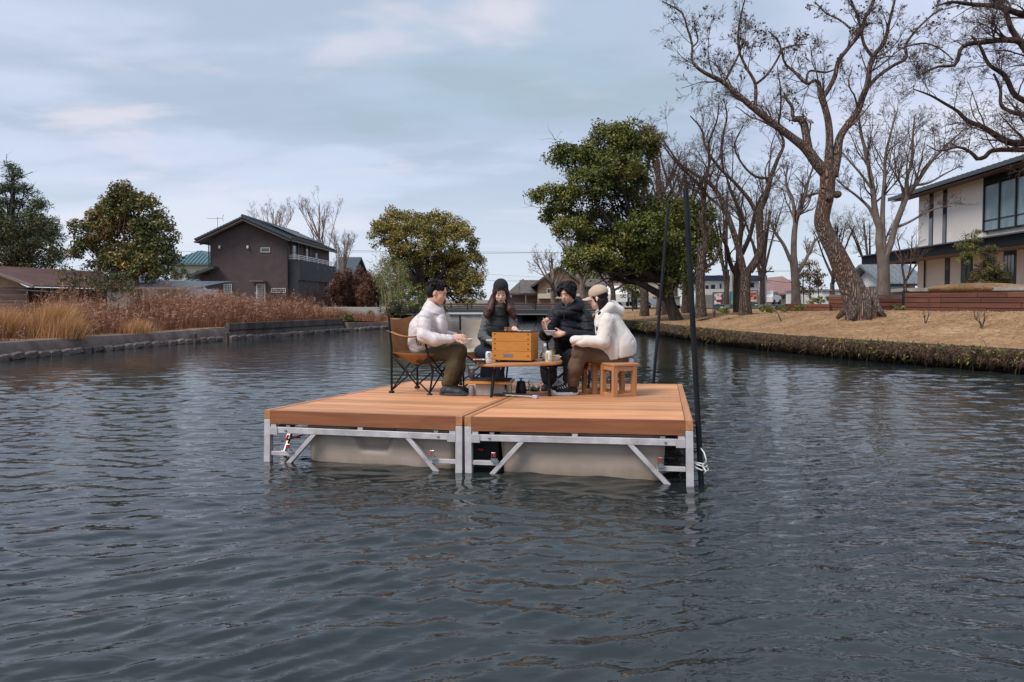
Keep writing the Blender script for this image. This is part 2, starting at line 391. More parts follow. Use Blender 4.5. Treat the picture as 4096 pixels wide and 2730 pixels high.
# ------------------------------------------------------------------ water
def build_water():
    rng = np.random.RandomState(4)
    ys = [1.0]
    while ys[-1] < 60:
        y = ys[-1]; ys.append(y + max(0.016, 0.0049*y if y < 14 else 0.0088*y*(y/14)**.6))
    ys = np.array(ys); nc = 430
    us = np.linspace(-1, 1, nc)
    X = us[None, :]*(ys[:, None]*0.86+1.2); Y = np.repeat(ys[:, None], nc, 1)
    Z = np.zeros_like(X)
    # slowly varying gustiness
    g = np.zeros_like(X)
    for i in range(9):
        k = rng.uniform(0.25, 1.3); a = rng.uniform(0, 6.28)
        g += np.sin(k*(X*math.cos(a)*.7+Y*math.sin(a)*.8)+rng.uniform(0, 6.28))
    g = 0.85+0.12*g
    wx = np.zeros_like(X); wy = np.zeros_like(X)
    for i in range(6):
        k = rng.uniform(0.8, 3.0); a = rng.uniform(0, 6.28); p = rng.uniform(0, 6.28)
        wx += 0.10/k*np.sin(k*(X*math.cos(a)+Y*math.sin(a))+p); wy += 0.10/k*np.cos(k*(X*math.sin(a)-Y*math.cos(a))+p)
    dyv = np.gradient(ys)[:, None]
    NW = 54
    for i in range(NW):
        lam = 0.075*(1.2/0.075)**((i+rng.rand())/NW)
        th = math.radians(rng.normal(98, 20 if i % 3 else 42)); k = 2*math.pi/lam
        sl = (0.043 if lam < .24 else 0.030)*(1.0 if lam < 0.34 else (0.34/lam)**1.6)
        fade = np.clip((lam/dyv-2.2)/2.5, 0, 1)
        fx = np.clip((lam/(2*(ys[:, None]*.86+1.2)/nc)-2.2)/2.5, 0, 1)
        ph = k*((X+wx)*math.cos(th)+(Y+wy)*math.sin(th))+rng.uniform(0, 6.28)
        c = np.cos(ph)
        Z += sl/k*(c+0.28*np.cos(2*ph))*g*fade*fx
    Z -= Z.mean()
    # outer ring falls flat so it joins the sheet beyond
    V = np.stack([X, Y, Z], -1).reshape(-1, 3)
    nr = len(ys)
    i, j = np.meshgrid(np.arange(nr-1), np.arange(nc-1), indexing='ij'); a = (i*nc+j).ravel()
    Fc = np.stack([a, a+1, a+nc+1, a+nc], -1)
    m, nt, b = nodes('water'); N, L = nt.nodes, nt.links
    b.inputs['Roughness'].default_value = 0.02; b.inputs['IOR'].default_value = 1.55
    b.inputs['Specular IOR Level'].default_value = 0.5
    tc = N.new('ShaderNodeTexCoord')
    n0 = N.new('ShaderNodeTexNoise'); n0.inputs['Scale'].default_value = 0.35; n0.inputs['Detail'].default_value = 3; L.new(tc.outputs['Object'], n0.inputs['Vector'])
    r = N.new('ShaderNodeValToRGB'); r.color_ramp.elements[0].position = 0.38; r.color_ramp.elements[1].position = 0.62
    r.color_ramp.elements[0].color = (0.010, 0.015, 0.016, 1); r.color_ramp.elements[1].color = (0.022, 0.029, 0.027, 1)
    L.new(n0.outputs[0], r.inputs[0]); L.new(r.outputs[0], b.inputs['Base Color'])
    mp = N.new('ShaderNodeMapping'); mp.inputs['Scale'].default_value = (1.0, 2.4, 1); L.new(tc.outputs['Object'], mp.inputs[0])
    n1 = N.new('ShaderNodeTexNoise'); n1.inputs['Scale'].default_value = 4.2; n1.inputs['Detail'].default_value = 3; n1.inputs['Distortion'].default_value = 0.4
    n2 = N.new('ShaderNodeTexNoise'); n2.inputs['Scale'].default_value = 11; n2.inputs['Detail'].default_value = 2
    L.new(mp.outputs[0], n1.inputs['Vector']); L.new(mp.outputs[0], n2.inputs['Vector'])
    b1 = N.new('ShaderNodeBump'); b1.inputs['Strength'].default_value = 0.22; b1.inputs['Distance'].default_value = 0.035
    b2 = N.new('ShaderNodeBump'); b2.inputs['Strength'].default_value = 0.16; b2.inputs['Distance'].default_value = 0.010
    L.new(n1.outputs[0], b1.inputs['Height']); L.new(n2.outputs[0], b2.inputs['Height'])
    L.new(b1.outputs[0], b2.inputs['Normal']); L.new(b2.outputs[0], b.inputs['Normal'])
    MT['water'] = m
    o = link_mesh('water', np_mesh('water', V, Fc, True), m); tag(o, kind='structure')
    mb = MB()
    for x0, x1, y0, y1 in ((-60, 60, -40, 1.0),):
        mb.quad((x0, y0, 0), (x1, y0, 0), (x1, y1, 0), (x0, y1, 0))
    tag(mb.build('water', m), kind='structure')
    mb = MB(); mb.quad((-400, -300, -1.2), (400, -300, -1.2), (400, 400, -1.2), (-400, 400, -1.2))
    tag(mb.build('canal_bed', mat('mud', (0.05, 0.045, 0.035), 0.95)), kind='structure')
build_water()

# ------------------------------------------------------------------ banks
def resample(pts, step):
    P = [np.array(p, float) for p in pts]
    # Catmull-Rom
    Q = []
    for i in range(len(P)-1):
        p0 = P[max(i-1, 0)]; p1 = P[i]; p2 = P[i+1]; p3 = P[min(i+2, len(P)-1)]
        n = max(2, int(np.linalg.norm(p2-p1)/(step*.25)))
        for k in range(n):
            t = k/n
            Q.append(0.5*((2*p1)+(-p0+p2)*t+(2*p0-5*p1+4*p2-p3)*t*t+(-p0+3*p1-3*p2+p3)*t**3))
    Q.append(P[-1]); Q = np.array(Q); d = np.r_[0, np.cumsum(np.linalg.norm(np.diff(Q, axis=0), axis=1))]
    n = int(d[-1]/step)+1; s = np.linspace(0, d[-1], n)
    return np.stack([np.interp(s, d, Q[:, i]) for i in range(Q.shape[1])], -1), s
RB = [(15.0, 3), (12.6, 7), (10.9, 10.3), (9.6, 12.9), (8.0, 16.1), (6.75, 20), (6.0, 25), (5.45, 30), (4.6, 35), (3.7, 40), (3.3, 46.3)]
LB = [(-14.6, 3), (-13.2, 9), (-12.4, 12.5), (-11.75, 15.7), (-10.9, 20), (-9.9, 23.6), (-8.95, 25.8), (-7.6, 29.5), (-5.9, 33.6), (-5.3, 36.5), (-6.2, 40), (-8.0, 43), (-8.6, 46.3)]
rbp, rbs = resample(RB, 0.35); lbp, lbs = resample(LB, 0.35)
def normals(p, side):
    t = np.gradient(p, axis=0); t /= np.linalg.norm(t, axis=1)[:, None]
    return np.stack([t[:, 1]*side, -t[:, 0]*side], -1)
rbn = normals(rbp, 1); lbn = normals(lbp, -1)
def ss(a, b, x):
    t = np.clip((np.asarray(x, float)-a)/(b-a), 0, 1); return t*t*(3-2*t)
def crest_r(y): return np.interp(y, [5, 20, 28, 36, 46], [1.14, 1.08, 0.84, 0.62, 0.70])
def noise2(X, Y, seed, scale, oct=4):
    r = np.random.RandomState(seed); Z = np.zeros_like(X)
    for o in range(oct):
        for i in range(5):
            a = r.uniform(0, 6.28); k = scale*2**o*r.uniform(.7, 1.4); Z += np.sin(k*(X*math.cos(a)+Y*math.sin(a))+r.uniform(0, 6.28))/(2**o*2.2)
    return Z
def right_h(y, t):
    c = crest_r(y)
    h = 0.42 + 0.05*ss(0, 0.5, t) + (c-0.47)*ss(0.2, 4.6, t)*1.0
    return h + (1.02-c)*ss(8, 26, t)
def bank(path, nrm, ts, hf, seed, amp):
    P = path[:, None, :]+nrm[:, None, :]*ts[None, :, None]
    Yp = np.repeat(path[:, 1][:, None], len(ts), 1); T = np.repeat(ts[None, :], len(path), 0)
    H = hf(Yp, T)
    H = H + noise2(P[..., 0], P[..., 1], seed, 1.6)*amp*np.minimum(1, T*.6)
    V = np.concatenate([P, H[..., None]], -1).reshape(-1, 3)
    nr, nc = len(path), len(ts)
    i, j = np.meshgrid(np.arange(nr-1), np.arange(nc-1), indexing='ij'); a = (i*nc+j).ravel()
    return V, np.stack([a, a+1, a+nc+1, a+nc], -1)

def lawn_mat():
    m, nt, b = nodes('dead_lawn'); N, L = nt.nodes, nt.links
    b.inputs['Roughness'].default_value = 0.95; b.inputs['Specular IOR Level'].default_value = 0.1
    tc = N.new('ShaderNodeTexCoord')
    def nz(s, d, st=(1, 1, 1)):
        mp = N.new('ShaderNodeMapping'); mp.inputs['Scale'].default_value = st; L.new(tc.outputs['Object'], mp.inputs[0])
        n = N.new('ShaderNodeTexNoise'); n.inputs['Scale'].default_value = s; n.inputs['Detail'].default_value = d; n.inputs['Roughness'].default_value = .65
        L.new(mp.outputs[0], n.inputs['Vector']); return n.outputs[0]
    def rp(f, st):
        r = N.new('ShaderNodeValToRGB'); e = r.color_ramp.elements
        while len(e) < len(st): e.new(.5)
        for i, (p, c) in enumerate(st): e[i].position = p; e[i].color = (*c, 1)
        L.new(f, r.inputs[0]); return r.outputs[0]
    a = rp(nz(1.1, 8), [(0.34, (0.30, 0.185, 0.10)), (0.46, (0.37, 0.225, 0.12)), (0.56, (0.43, 0.27, 0.15)), (0.68, (0.49, 0.335, 0.20))])
    f = rp(nz(7, 6, (1, 2, 1)), [(0.38, (0.40, 0.38, 0.36)), (0.60, (1, 1, 1))])
    g = rp(nz(.9, 5), [(0.64, (0, 0, 0)), (0.72, (1, 1, 1))])
    mx = N.new('ShaderNodeMix'); mx.data_type = 'RGBA'; mx.blend_type = 'MULTIPLY'; mx.inputs[0].default_value = 0.75
    L.new(a, mx.inputs[6]); L.new(f, mx.inputs[7])
    m2 = N.new('ShaderNodeMix'); m2.data_type = 'RGBA'; L.new(g, m2.inputs[0]); L.new(mx.outputs[2], m2.inputs[6]); m2.inputs[7].default_value = (0.17, 0.15, 0.06, 1)
    L.new(m2.outputs[2], b.inputs['Base Color'])
    bp = N.new('ShaderNodeBump'); bp.inputs['Strength'].default_value = 0.8; bp.inputs['Distance'].default_value = 0.06
    L.new(nz(5, 7), bp.inputs['Height']); L.new(bp.outputs[0], b.inputs['Normal'])
    return m
MT['lawn'] = lawn_mat()
MT['soil'] = mat('root_soil', (0.075, 0.05, 0.032), 0.98, c2=(0.025, 0.018, 0.012), scale=5, detail=8, bump=1.0, bscale=12, bdist=0.06)
MT['litter'] = mat('leaf_litter', (0.33, 0.21, 0.115), 0.95, c2=(0.17, 0.10, 0.055), scale=2.5, detail=9, bump=0.8, bscale=10, bdist=0.05)
ts = np.concatenate([np.arange(0, 6, 0.22), np.geomspace(6, 140, 30)])
V, Fc = bank(rbp, rbn, ts, right_h, 3, 0.028)
tag(link_mesh('ground', np_mesh('ground', V, Fc[:, ::-1], True), MT['lawn']), kind='structure')

def wall_top(y): return np.where(y < 23.9, 0.39, np.where(y < 30.3, 0.56, np.interp(y, [30.3, 34, 46], [0.40, 0.26, 0.3])))
def left_h(y, t):
    base = np.interp(y, [3, 23, 31, 34, 46], [0.37, 0.40, 0.44, 0.28, 0.34])
    return base + (0.84-base)*ss(0.8, 9.5, t)
tl = np.concatenate([np.arange(0.34, 6, 0.3), np.geomspace(6, 140, 28)])
V, Fc = bank(lbp, lbn, tl, left_h, 8, 0.03)
tag(link_mesh('ground', np_mesh('ground', V, Fc, True), MT['litter']), kind='structure')
mb = MB(); mb.quad((-900, 46.2, 0.72), (900, 46.2, 0.72), (900, 2500, 0.72), (-900, 2500, 0.72))
tag(mb.build('ground', mat('far_ground', (0.24, 0.19, 0.125), 0.95, c2=(0.15, 0.13, 0.09), scale=.2)), kind='structure')
mb = MB(); mb.quad((8, 52, 0.98), (120, 50, 1.04), (120, 58, 1.04), (8, 59, 0.98))
tag(mb.build('road', mat('asphalt', (0.09, 0.09, 0.095), 0.9)), kind='structure')
def ground_z(x, y):
    # height of the banks at a point
    p = np.array([x, y])
    if x > 0:
        d = np.linalg.norm(rbp-p, axis=1); i = d.argmin(); t = float((p-rbp[i])@rbn[i]); return float(right_h(rbp[i, 1], max(t, 0)))
    d = np.linalg.norm(lbp-p, axis=1); i = d.argmin(); t = float((p-lbp[i])@lbn[i]); return float(left_h(lbp[i, 1], max(t, 0)))

# overhanging root mass of the right bank
def root_mass():
    prof = [(0.25, -0.5), (0.22, 0.02), (0.10, 0.10), (-0.12, 0.13), (-0.20, 0.22), (-0.16, 0.33), (-0.05, 0.42), (0.18, 0.462), (0.5, 0.44)]
    rng = np.random.RandomState(5); n = len(rbp); V = []
    w1 = noise2(rbs, rbs*0, 11, 1.2); w2 = noise2(rbs, rbs*0, 12, 3.3)
    for i in range(n):
        for k, (t, z) in enumerate(prof):
            tt = t + (0.07*w1[i]+0.045*w2[i]*math.sin(k*1.7+i*.1))*(1 if 1 < k < 7 else 0)+rng.normal(0, .018)*(1 if 1 < k < 8 else 0)
            zz = z + (rng.normal(0, .018) + 0.03*w2[i])*(1 if 1 < k < 7 else 0)
            V.append((rbp[i, 0]+rbn[i, 0]*tt, rbp[i, 1]+rbn[i, 1]*tt, zz))
    m = len(prof); i, j = np.meshgrid(np.arange(n-1), np.arange(m-1), indexing='ij'); a = (i*m+j).ravel()
    tag(link_mesh('bank_edge', np_mesh('bank_edge', V, np.stack([a, a+m, a+m+1, a+1], -1), True), MT['soil']), kind='structure')
root_mass()

def strips(rng, base, direc, length, width, droop, segs=3, tint=None):
    # thin bent blades: base (n,3), direc (n,3) unit, length (n), width (n)
    n = len(base); side = np.cross(direc, rng.normal(size=(n, 3))); side /= np.linalg.norm(side, axis=1)[:, None]+1e-9
    P = base.copy(); d = direc.copy(); rows = []
    for k in range(segs+1):
        w = width*(1-k/segs*.92)
        rows.append(np.stack([P-side*w[:, None]/2, P+side*w[:, None]/2], 1))
        d = d+np.array([0, 0, -1.0])*droop[:, None]/segs; d /= np.linalg.norm(d, axis=1)[:, None]
        P = P+d*(length/segs)[:, None]
    V = np.stack(rows, 1).reshape(n, -1, 3); nv = V.shape[1]
    f = np.array([[2*k, 2*k+1, 2*k+3, 2*k+2] for k in range(segs)])
    Fc = (f[None]+np.arange(n)[:, None, None]*nv).reshape(-1, 4)
    if tint is None: tint = rng.rand(n)
    return V.reshape(-1, 3), Fc, np.repeat(tint, nv)
def unit(a): return a/(np.linalg.norm(a, axis=-1, keepdims=True)+1e-9)

def join_np(parts):
    V = []; Fs = []; T = []; b = 0
    for v, f, t in parts: V.append(v); Fs.append(f+b); T.append(t); b += len(v)
    return np.concatenate(V), np.concatenate(Fs), np.concatenate(T)

def edge_growth():
    rng = np.random.RandomState(21)
    sel = (rbp[:, 1] > 8) & (rbp[:, 1] < 45); P = rbp[sel]; Nn = rbn[sel]
    n = 40000; w = 1/np.maximum(P[:, 1], 10); w /= w.sum(); i = rng.choice(len(P), n, p=w)
    tx = np.stack([-Nn[i, 1], Nn[i, 0]], -1); along = rng.uniform(-.2, .2, n)
    z = rng.uniform(0.10, 0.47, n); off = -0.30+0.42*np.abs(z-.28)/.2*rng.uniform(.6, 1.2, n)+rng.normal(0, .05, n)
    z = np.where(rng.rand(n) < .3, rng.uniform(.34, .45, n), z)
    xy = P[i]+Nn[i]*off[:, None]+tx*along[:, None]
    base = np.c_[xy, z]
    out = np.c_[-Nn[i]*rng.uniform(.1, 1, n)[:, None], rng.uniform(-.9, .7, n)] + rng.normal(0, .45, (n, 3))
    V, Fc, T = strips(rng, base, unit(out), rng.uniform(.03, .12, n)*(1+ (rng.rand(n) < .06)*1.5), rng.uniform(.008, .026, n), rng.uniform(.2, 2.2, n), 2, np.clip(rng.beta(2, 3, n), 0, .82))
    # green and yellow leaves here and there
    n2 = 2600; c = rng.choice(len(P), 60); i2 = c[rng.randint(0, 60, n2)]+rng.randint(-1, 2, n2); i2 = np.clip(i2, 0, len(P)-1)
    b2 = np.c_[P[i2]+Nn[i2]*rng.uniform(-.34, .0, n2)[:, None]+rng.normal(0, .08, (n2, 2)), rng.uniform(.15, .5, n2)]
    V2, F2, T2 = strips(rng, b2, unit(rng.normal(size=(n2, 3))), rng.uniform(.04, .10, n2), rng.uniform(.03, .05, n2), rng.uniform(0, 1, n2), 3, rng.uniform(.86, 1, n2))
    V, Fc, T = join_np([(V, Fc, T), (V2, F2, T2)])
    m = mat('bank_growth', (0, 0, 0), 0.9, tint=[(0, (0.035, 0.022, 0.014)), (.3, (0.075, 0.040, 0.025)), (.55, (0.135, 0.078, 0.042)), (.8, (0.23, 0.15, 0.08)), (.87, (0.055, 0.085, 0.018)), (1, (0.22, 0.20, 0.03))])
    o = link_mesh('bank_undergrowth', np_mesh('bank_undergrowth', V, Fc, False, T), m); tag(o, kind='stuff')
    # tufts of dead grass over the slope
    n = 19000; y = rng.uniform(0, 1, n)**1.3; idx = np.where((rbp[:, 1] > 8) & (rbp[:, 1] < 40))[0]
    i = idx[(y*len(idx)).astype(int).clip(0, len(idx)-1)]; t = rng.uniform(0.02, 6.5, n)
    xy = rbp[i]+rbn[i]*t[:, None]+rng.uniform(-.2, .2, (n, 2))
    z = right_h(rbp[i, 1], t)+noise2(xy[:, 0], xy[:, 1], 3, 1.6)*.028*np.minimum(1, t*.6)-.006
    d = unit(np.c_[rng.normal(0, .7, (n, 2)), rng.uniform(.5, 1, n)])
    V, Fc, T = strips(rng, np.c_[xy, z], d, rng.uniform(.03, .075, n), rng.uniform(.014, .03, n), rng.uniform(.3, 1.6, n), 2, np.clip(.5+.22*noise2(xy[:, 0], xy[:, 1], 31, 1.0)+rng.normal(0, .16, n), 0, 1))
    m = mat('dead_grass', (0, 0, 0), 0.9, tint=[(0, (0.19, 0.115, 0.06)), (.5, (0.39, 0.24, 0.13)), (.93, (0.52, 0.36, 0.21)), (1, (0.18, 0.17, 0.06))])
    tag(link_mesh('dead_grass', np_mesh('dead_grass', V, Fc, False, T), m), kind='stuff')
edge_growth()

def retaining_wall():
    t = thing('retaining_wall', 'long low weathered concrete canal wall with rough stones along its foot on the left bank', 'wall', (-11.75, 15.7, 0))
    sel = np.where((lbp[:, 1] > 6.5) & (lbp[:, 1] < 45.8))[0]; P = lbp[sel]; Nn = lbn[sel]
    def sweep(prof_f, name, m, lo, hi):
        idx = [k for k in range(len(P)) if lo <= P[k, 1] <= hi]; mb = MB(); base = None
        npf = None
        for q, k in enumerate(idx):
            pr = prof_f(k); npf = len(pr)
            mb.v += [Vector((P[k, 0]+Nn[k, 0]*a, P[k, 1]+Nn[k, 1]*a, z)) for a, z in pr]
        for q in range(len(idx)-1):
            for c in range(npf-1):
                mb.f.append((q*npf+c, q*npf+c+1, (q+1)*npf+c+1, (q+1)*npf+c)); mb.m.append(0)
        # close the ends
        mb.f.append(tuple(range(npf))); mb.m.append(0); mb.f.append(tuple(reversed(range((len(idx)-1)*npf, len(idx)*npf)))); mb.m.append(0)
        return mb.build(name, m, t, smooth=True, auto=30)
    sweep(lambda k: [(0.05, -.6), (0.08, .12), (0.20, .385), (0.21, .395), (0.52, .40), (0.54, .25)], 'wall_face', MT['concrete'], 0, 24.05)
    sweep(lambda k: [(0.05, -.6), (0.08, .14), (0.18, .33), (0.12, .335), (0.14, .565), (0.34, .565), (0.36, .3)], 'wall_face', MT['concrete_dark'], 23.9, 30.4)
    sweep(lambda k: [(0.05, -.6), (0.06, .12), (0.15, float(wall_top(max(P[k, 1], 30.4)))), (0.42, float(wall_top(max(P[k, 1], 30.4)))+.01), (0.44, .1)], 'wall_face', MT['concrete'], 30.2, 46)
    rng = random.Random(6); s = 0.0
    tot = lbs[sel[0]]; smax = lbs[sel[-1]]; s = tot+3; n = 0
    meshes = []
    for q in range(10):
        b = MB(); b.box((0, 0, 0), (0.94+.04*rng.random(), 1, 1), bev=.14)
        for v in b.v: v += Vector((rng.uniform(-.05, .05), rng.uniform(-.12, .12), rng.uniform(-.1, .1)+v.x*.25))
        me = b.mesh('stone'); me.materials.append(MT['stone']); meshes.append(me)
    while s < smax-.4 and n < 200:
        w = rng.uniform(.22, .36); i = int(np.searchsorted(lbs, s+w/2)); i = min(i, len(lbs)-1)
        px, py = lbp[i]; nx, ny = lbn[i]
        o = bpy.data.objects.new('stone', meshes[rng.randrange(10)]); COL.objects.link(o)
        off = rng.uniform(-.01, .06)
        o.location = (px+nx*off, py+ny*off, rng.uniform(.045, .075)); o.scale = (w*1.06, rng.uniform(.16, .20), rng.uniform(.13, .16))
        o.rotation_euler = (0, 0, math.atan2(lbn[i][0]*-1, lbn[i][1])+0)
        adopt(o, t); s += w; n += 1
    for (px, py) in ((777, 1366), (905, 1362), (1373, 1320)):      # short dark drain posts in the wall foot
        p = onz(px, py, 0.05); mb = MB(); mb.box((p.x, p.y, .14), (.12, .16, .34), bev=.02); mb.build('drain_stub', MT['concrete_dark'], t)
retaining_wall()

# ------------------------------------------------------------------ trees
def tubes_np(P, R, n):
    B, K, _ = P.shape; T = np.gradient(P, axis=1); T = unit(T)
    av = T.mean(1); ref = np.eye(3)[np.abs(av).argmin(1)]; A = unit(np.cross(T, ref[:, None, :])); Bv = np.cross(T, A)
    an = 2*np.pi*np.arange(n)/n
    V = P[:, :, None, :]+R[:, :, None, None]*(A[:, :, None, :]*np.cos(an)[None, None, :, None]+Bv[:, :, None, :]*np.sin(an)[None, None, :, None])
    V = V.reshape(-1, 3); k, a = np.meshgrid(np.arange(K-1), np.arange(n), indexing='ij'); k = k.ravel(); a = a.ravel(); a2 = (a+1) % n
    f = np.stack([k*n+a, k*n+a2, (k+1)*n+a2, (k+1)*n+a], -1)
    Fc = (f[None]+(np.arange(B)*K*n)[:, None, None]).reshape(-1, 4)
    return V, Fc
def ribbons(rng, P, R):        # the finest twigs: narrow flat slivers
    B, K, _ = P.shape; T = unit(np.gradient(P, axis=1)); s = unit(np.cross(T, rng.normal(size=(B, 1, 3))))*R[:, :, None]*1.5
    V = np.stack([P-s, P+s], 2).reshape(-1, 3); f = np.array([[2*k, 2*k+1, 2*k+3, 2*k+2] for k in range(K-1)])
    return V, (f[None]+(np.arange(B)*K*2)[:, None, None]).reshape(-1, 4)
def level(rng, start, d, L, r0, K, wob, trop, taper):
    P = [start]; D = [d]; p = start; sgn = 1
    for k in range(1, K):
        d = unit(d+rng.normal(size=d.shape)*wob+np.array([0, 0, trop])); p = p+d*(L/(K-1))[:, None]; P.append(p); D.append(d)
    P = np.stack(P, 1); D = np.stack(D, 1); R = r0[:, None]*(1-(1-taper)*np.linspace(0, 1, K))[None, :]
    return P, D, R
def kids(rng, P, D, R, L, c, tmin, ang, lf, rf, up=0.0, prop=False):
    B, K, _ = P.shape
    if prop: i = np.repeat(np.arange(B), np.maximum(2, (c*L/L.mean()).round().astype(int))); L = .6*L+.4*L.mean()
    else: i = np.repeat(np.arange(B), c)
    t = rng.uniform(tmin, 1, len(i))
    x = t*(K-1); a = np.minimum(x.astype(int), K-2); fr = (x-a)[:, None]
    pos = P[i, a]*(1-fr)+P[i, a+1]*fr; d = D[i, a+1]; r = R[i, a]*(1-fr[:, 0])+R[i, a+1]*fr[:, 0]
    perp = unit(np.cross(d, rng.normal(size=d.shape))); an = np.radians(rng.normal(ang[0], ang[1], len(i)))
    nd = unit(d*np.cos(an)[:, None]+perp*np.sin(an)[:, None]+np.array([0, 0, up]))
    Lc = L[i]*lf*(1-.45*(t-tmin)/(1-tmin+1e-6))*rng.uniform(.6, 1.25, len(i))
    return pos, nd, Lc, r*rf
def limb_arrays(limbs, K=18, rng=None, wob=0.0):
    Ps, Rs, Ls = [], [], []
    for lb in limbs:
        q, s = resample([tuple(p)+(r,) for p, r in lb], 0.05)
        d = np.linspace(0, len(q)-1, K); j = d.astype(int).clip(0, len(q)-1)
        P = q[j, :3].copy(); R = q[j, 3]
        if wob and rng is not None: P[1:-1] += rng.normal(0, wob, (K-2, 3))
        Ps.append(P); Rs.append(R); Ls.append(s[-1])
    P = np.stack(Ps); R = np.stack(Rs); D = unit(np.gradient(P, axis=1)); return P, D, R, np.array(Ls)
BARK = {}
def bark(name, c, c2, sc=6, zs=.25, b=1.0, bd=.05):
    if name not in BARK: BARK[name] = mat(name, c, 0.95, c2=c2, scale=sc, detail=7, bump=b, bscale=sc*2, stretch=(1, 1, zs), bdist=bd, spec=.2)
    return BARK[name]
def tree(name, label, group, base, limbs, seed, counts=(7, 5, 4, 4), bk=None, sides=10, wob=(.16, .22, .28, .3), trop=(.05, .04, .02, 0), ang=((42, 12), (42, 14), (40, 15), (38, 15)), lf=(.62, .58, .5, .5), rf=(.55, .55, .6, .6), tmin=.35, rmin=.004, twigmat=None, noroot=None, leafing=None, rough=0.0, spare=0):
    rng = np.random.RandomState(seed)
    t = thing(name, label, 'tree', base, group)
    P, D, R, Lg = limb_arrays(limbs, 38 if sides > 6 else 12, rng, 0.0)
    V, Fc = tubes_np(P, R, sides)
    if rough:
        q = V*np.array([9, 9, 3.0]); V = V+rng.normal(0, 1, V.shape)*0.0
    link_mesh('trunk', np_mesh('trunk', V-np.array(base), Fc, True), bk, t, base)
    # limbs that carry growth (skip the trunk itself when told)
    s = slice(noroot, None) if noroot else slice(None)
    P, D, R, Lg = P[s], D[s], R[s], Lg[s]
    parts = []; ends = []
    for lv, c in enumerate(counts):
        if lv == 0: pos, nd, Lc, r = kids(rng, P, D, R, Lg, c, tmin, ang[0], lf[0], rf[0], .15, True)
        else: pos, nd, Lc, r = kids(rng, P, D, R, Lc, c, .2, ang[min(lv, 3)], lf[min(lv, 3)], rf[min(lv, 3)], .05)
        r = np.maximum(r, rmin)
        K = (9, 7, 4, 3, 3)[lv]; P, D, R = level(rng, pos, nd, Lc, r, K, wob[min(lv, 3)], trop[min(lv, 3)], .3)
        R = np.maximum(R, rmin*.6)
        V, Fc = tubes_np(P, R, (6, 4, 3, 3, 3)[lv]) if lv < (3 if len(counts) > 3 else 2) else ribbons(rng, P, R); parts.append((V, Fc, np.zeros(len(V)))); ends.append((P, D))
    V, Fc, T = join_np(parts)
    o = link_mesh('crown', np_mesh('crown', V-np.array(base), Fc, True), twigmat or bk, t, base); tag(o, kind='stuff')
    return t, ends

def leaf_quads(rng, C, n_per, rad, size, tint_c, up=.5, elong=1.9, flat=1.0):
    n = len(C)*n_per; c = np.repeat(C, n_per, 0); q = rng.normal(size=(n, 3)); q = unit(q)*(rng.uniform(0, 1, n)**.5)[:, None]
    q[:, 2] *= flat
    P = c+q*rad; nrm = unit(rng.normal(size=(n, 3))+np.array([0, 0, up])+q*.5); a = unit(np.cross(nrm, rng.normal(size=(n, 3)))); b = np.cross(nrm, a)
    s = size*rng.uniform(.6, 1.3, n)[:, None]
    V = np.stack([P-a*s*elong/2, P+b*s/2+nrm*s*.12, P+a*s*elong/2, P-b*s/2+nrm*s*.12], 1).reshape(-1, 3)
    Fc = np.arange(n*4).reshape(-1, 4); T = np.repeat(np.clip(np.repeat(tint_c, n_per)+rng.normal(0, .075, n), 0, 1), 4)
    return V, Fc, T
def lobe_centres(rng, lobes, dens):
    C = []
    for (c, r) in lobes:
        c = np.array(c); r = np.array(r); area = (r[0]*r[1]+r[0]*r[2]+r[1]*r[2])*4.19; n = max(6, int(area*dens))
        q = unit(rng.normal(size=(n, 3))); q[:, 2] = np.where((q[:, 2] < -.35) & (rng.rand(n) < .6), -q[:, 2], q[:, 2])
        C.append(c+q*r*rng.uniform(.55, 1.05, n)[:, None]+rng.normal(0, .06, (n, 3))*r.mean())
    return np.concatenate(C)
def foliage_tree(name, label, group, base, limbs, lobes, seed, dens=3.0, nper=40, rad=.42, size=.11, leaf=None, bk=None, up=.5, elong=1.9, counts=(6, 5), flat=.8, cat='tree'):
    rng = np.random.RandomState(seed); t = thing(name, label, cat, base, group)
    C = lobe_centres(rng, lobes, dens); tc = np.clip(rng.normal(.5, .17, len(C))+.1*np.sin(C[:, 0]*1.3+C[:, 2]), 0, 1)
    if limbs:
        P, D, R, Lg = limb_arrays(limbs, 14); V, Fc = tubes_np(P, R, 8)
        parts = [(V, Fc, np.zeros(len(V)))]
        for lv, c in enumerate(counts):
            if lv == 0: pos, nd, Lc, r = kids(rng, P, D, R, Lg, c, .4, (40, 12), .45, .5, .1)
            else: pos, nd, Lc, r = kids(rng, P, D, R, Lc, c, .2, (42, 14), .55, .55, .05)
            r = np.maximum(r, .008); P, D, R = level(rng, pos, nd, Lc, r, 6, .2, .03, .3); V, Fc = tubes_np(P, R, 4); parts.append((V, Fc, np.zeros(len(V))))
        V, Fc, T = join_np(parts); link_mesh('trunk', np_mesh('trunk', V-np.array(base), Fc, True), bk, t, base)
    V, Fc, T = leaf_quads(rng, C, nper, rad, size, tc, up, elong, flat)
    o = link_mesh('crown', np_mesh('crown', V-np.array(base), Fc, False, T), leaf, t, base); tag(o, kind='stuff')
    return t
def limbs_to(rng, origin, lobes, r0, mid=None):
    out = []; o = np.array(origin)
    for c, r in lobes:
        c = np.array(c); m = o*.5+c*.5+np.array([0, 0, -.12*np.linalg.norm(c-o)])+rng.normal(0, .12, 3)*np.linalg.norm(c-o)*.5
        out.append([(tuple(o), r0), (tuple(m), r0*.62), (tuple(c), r0*.18)])
    return out
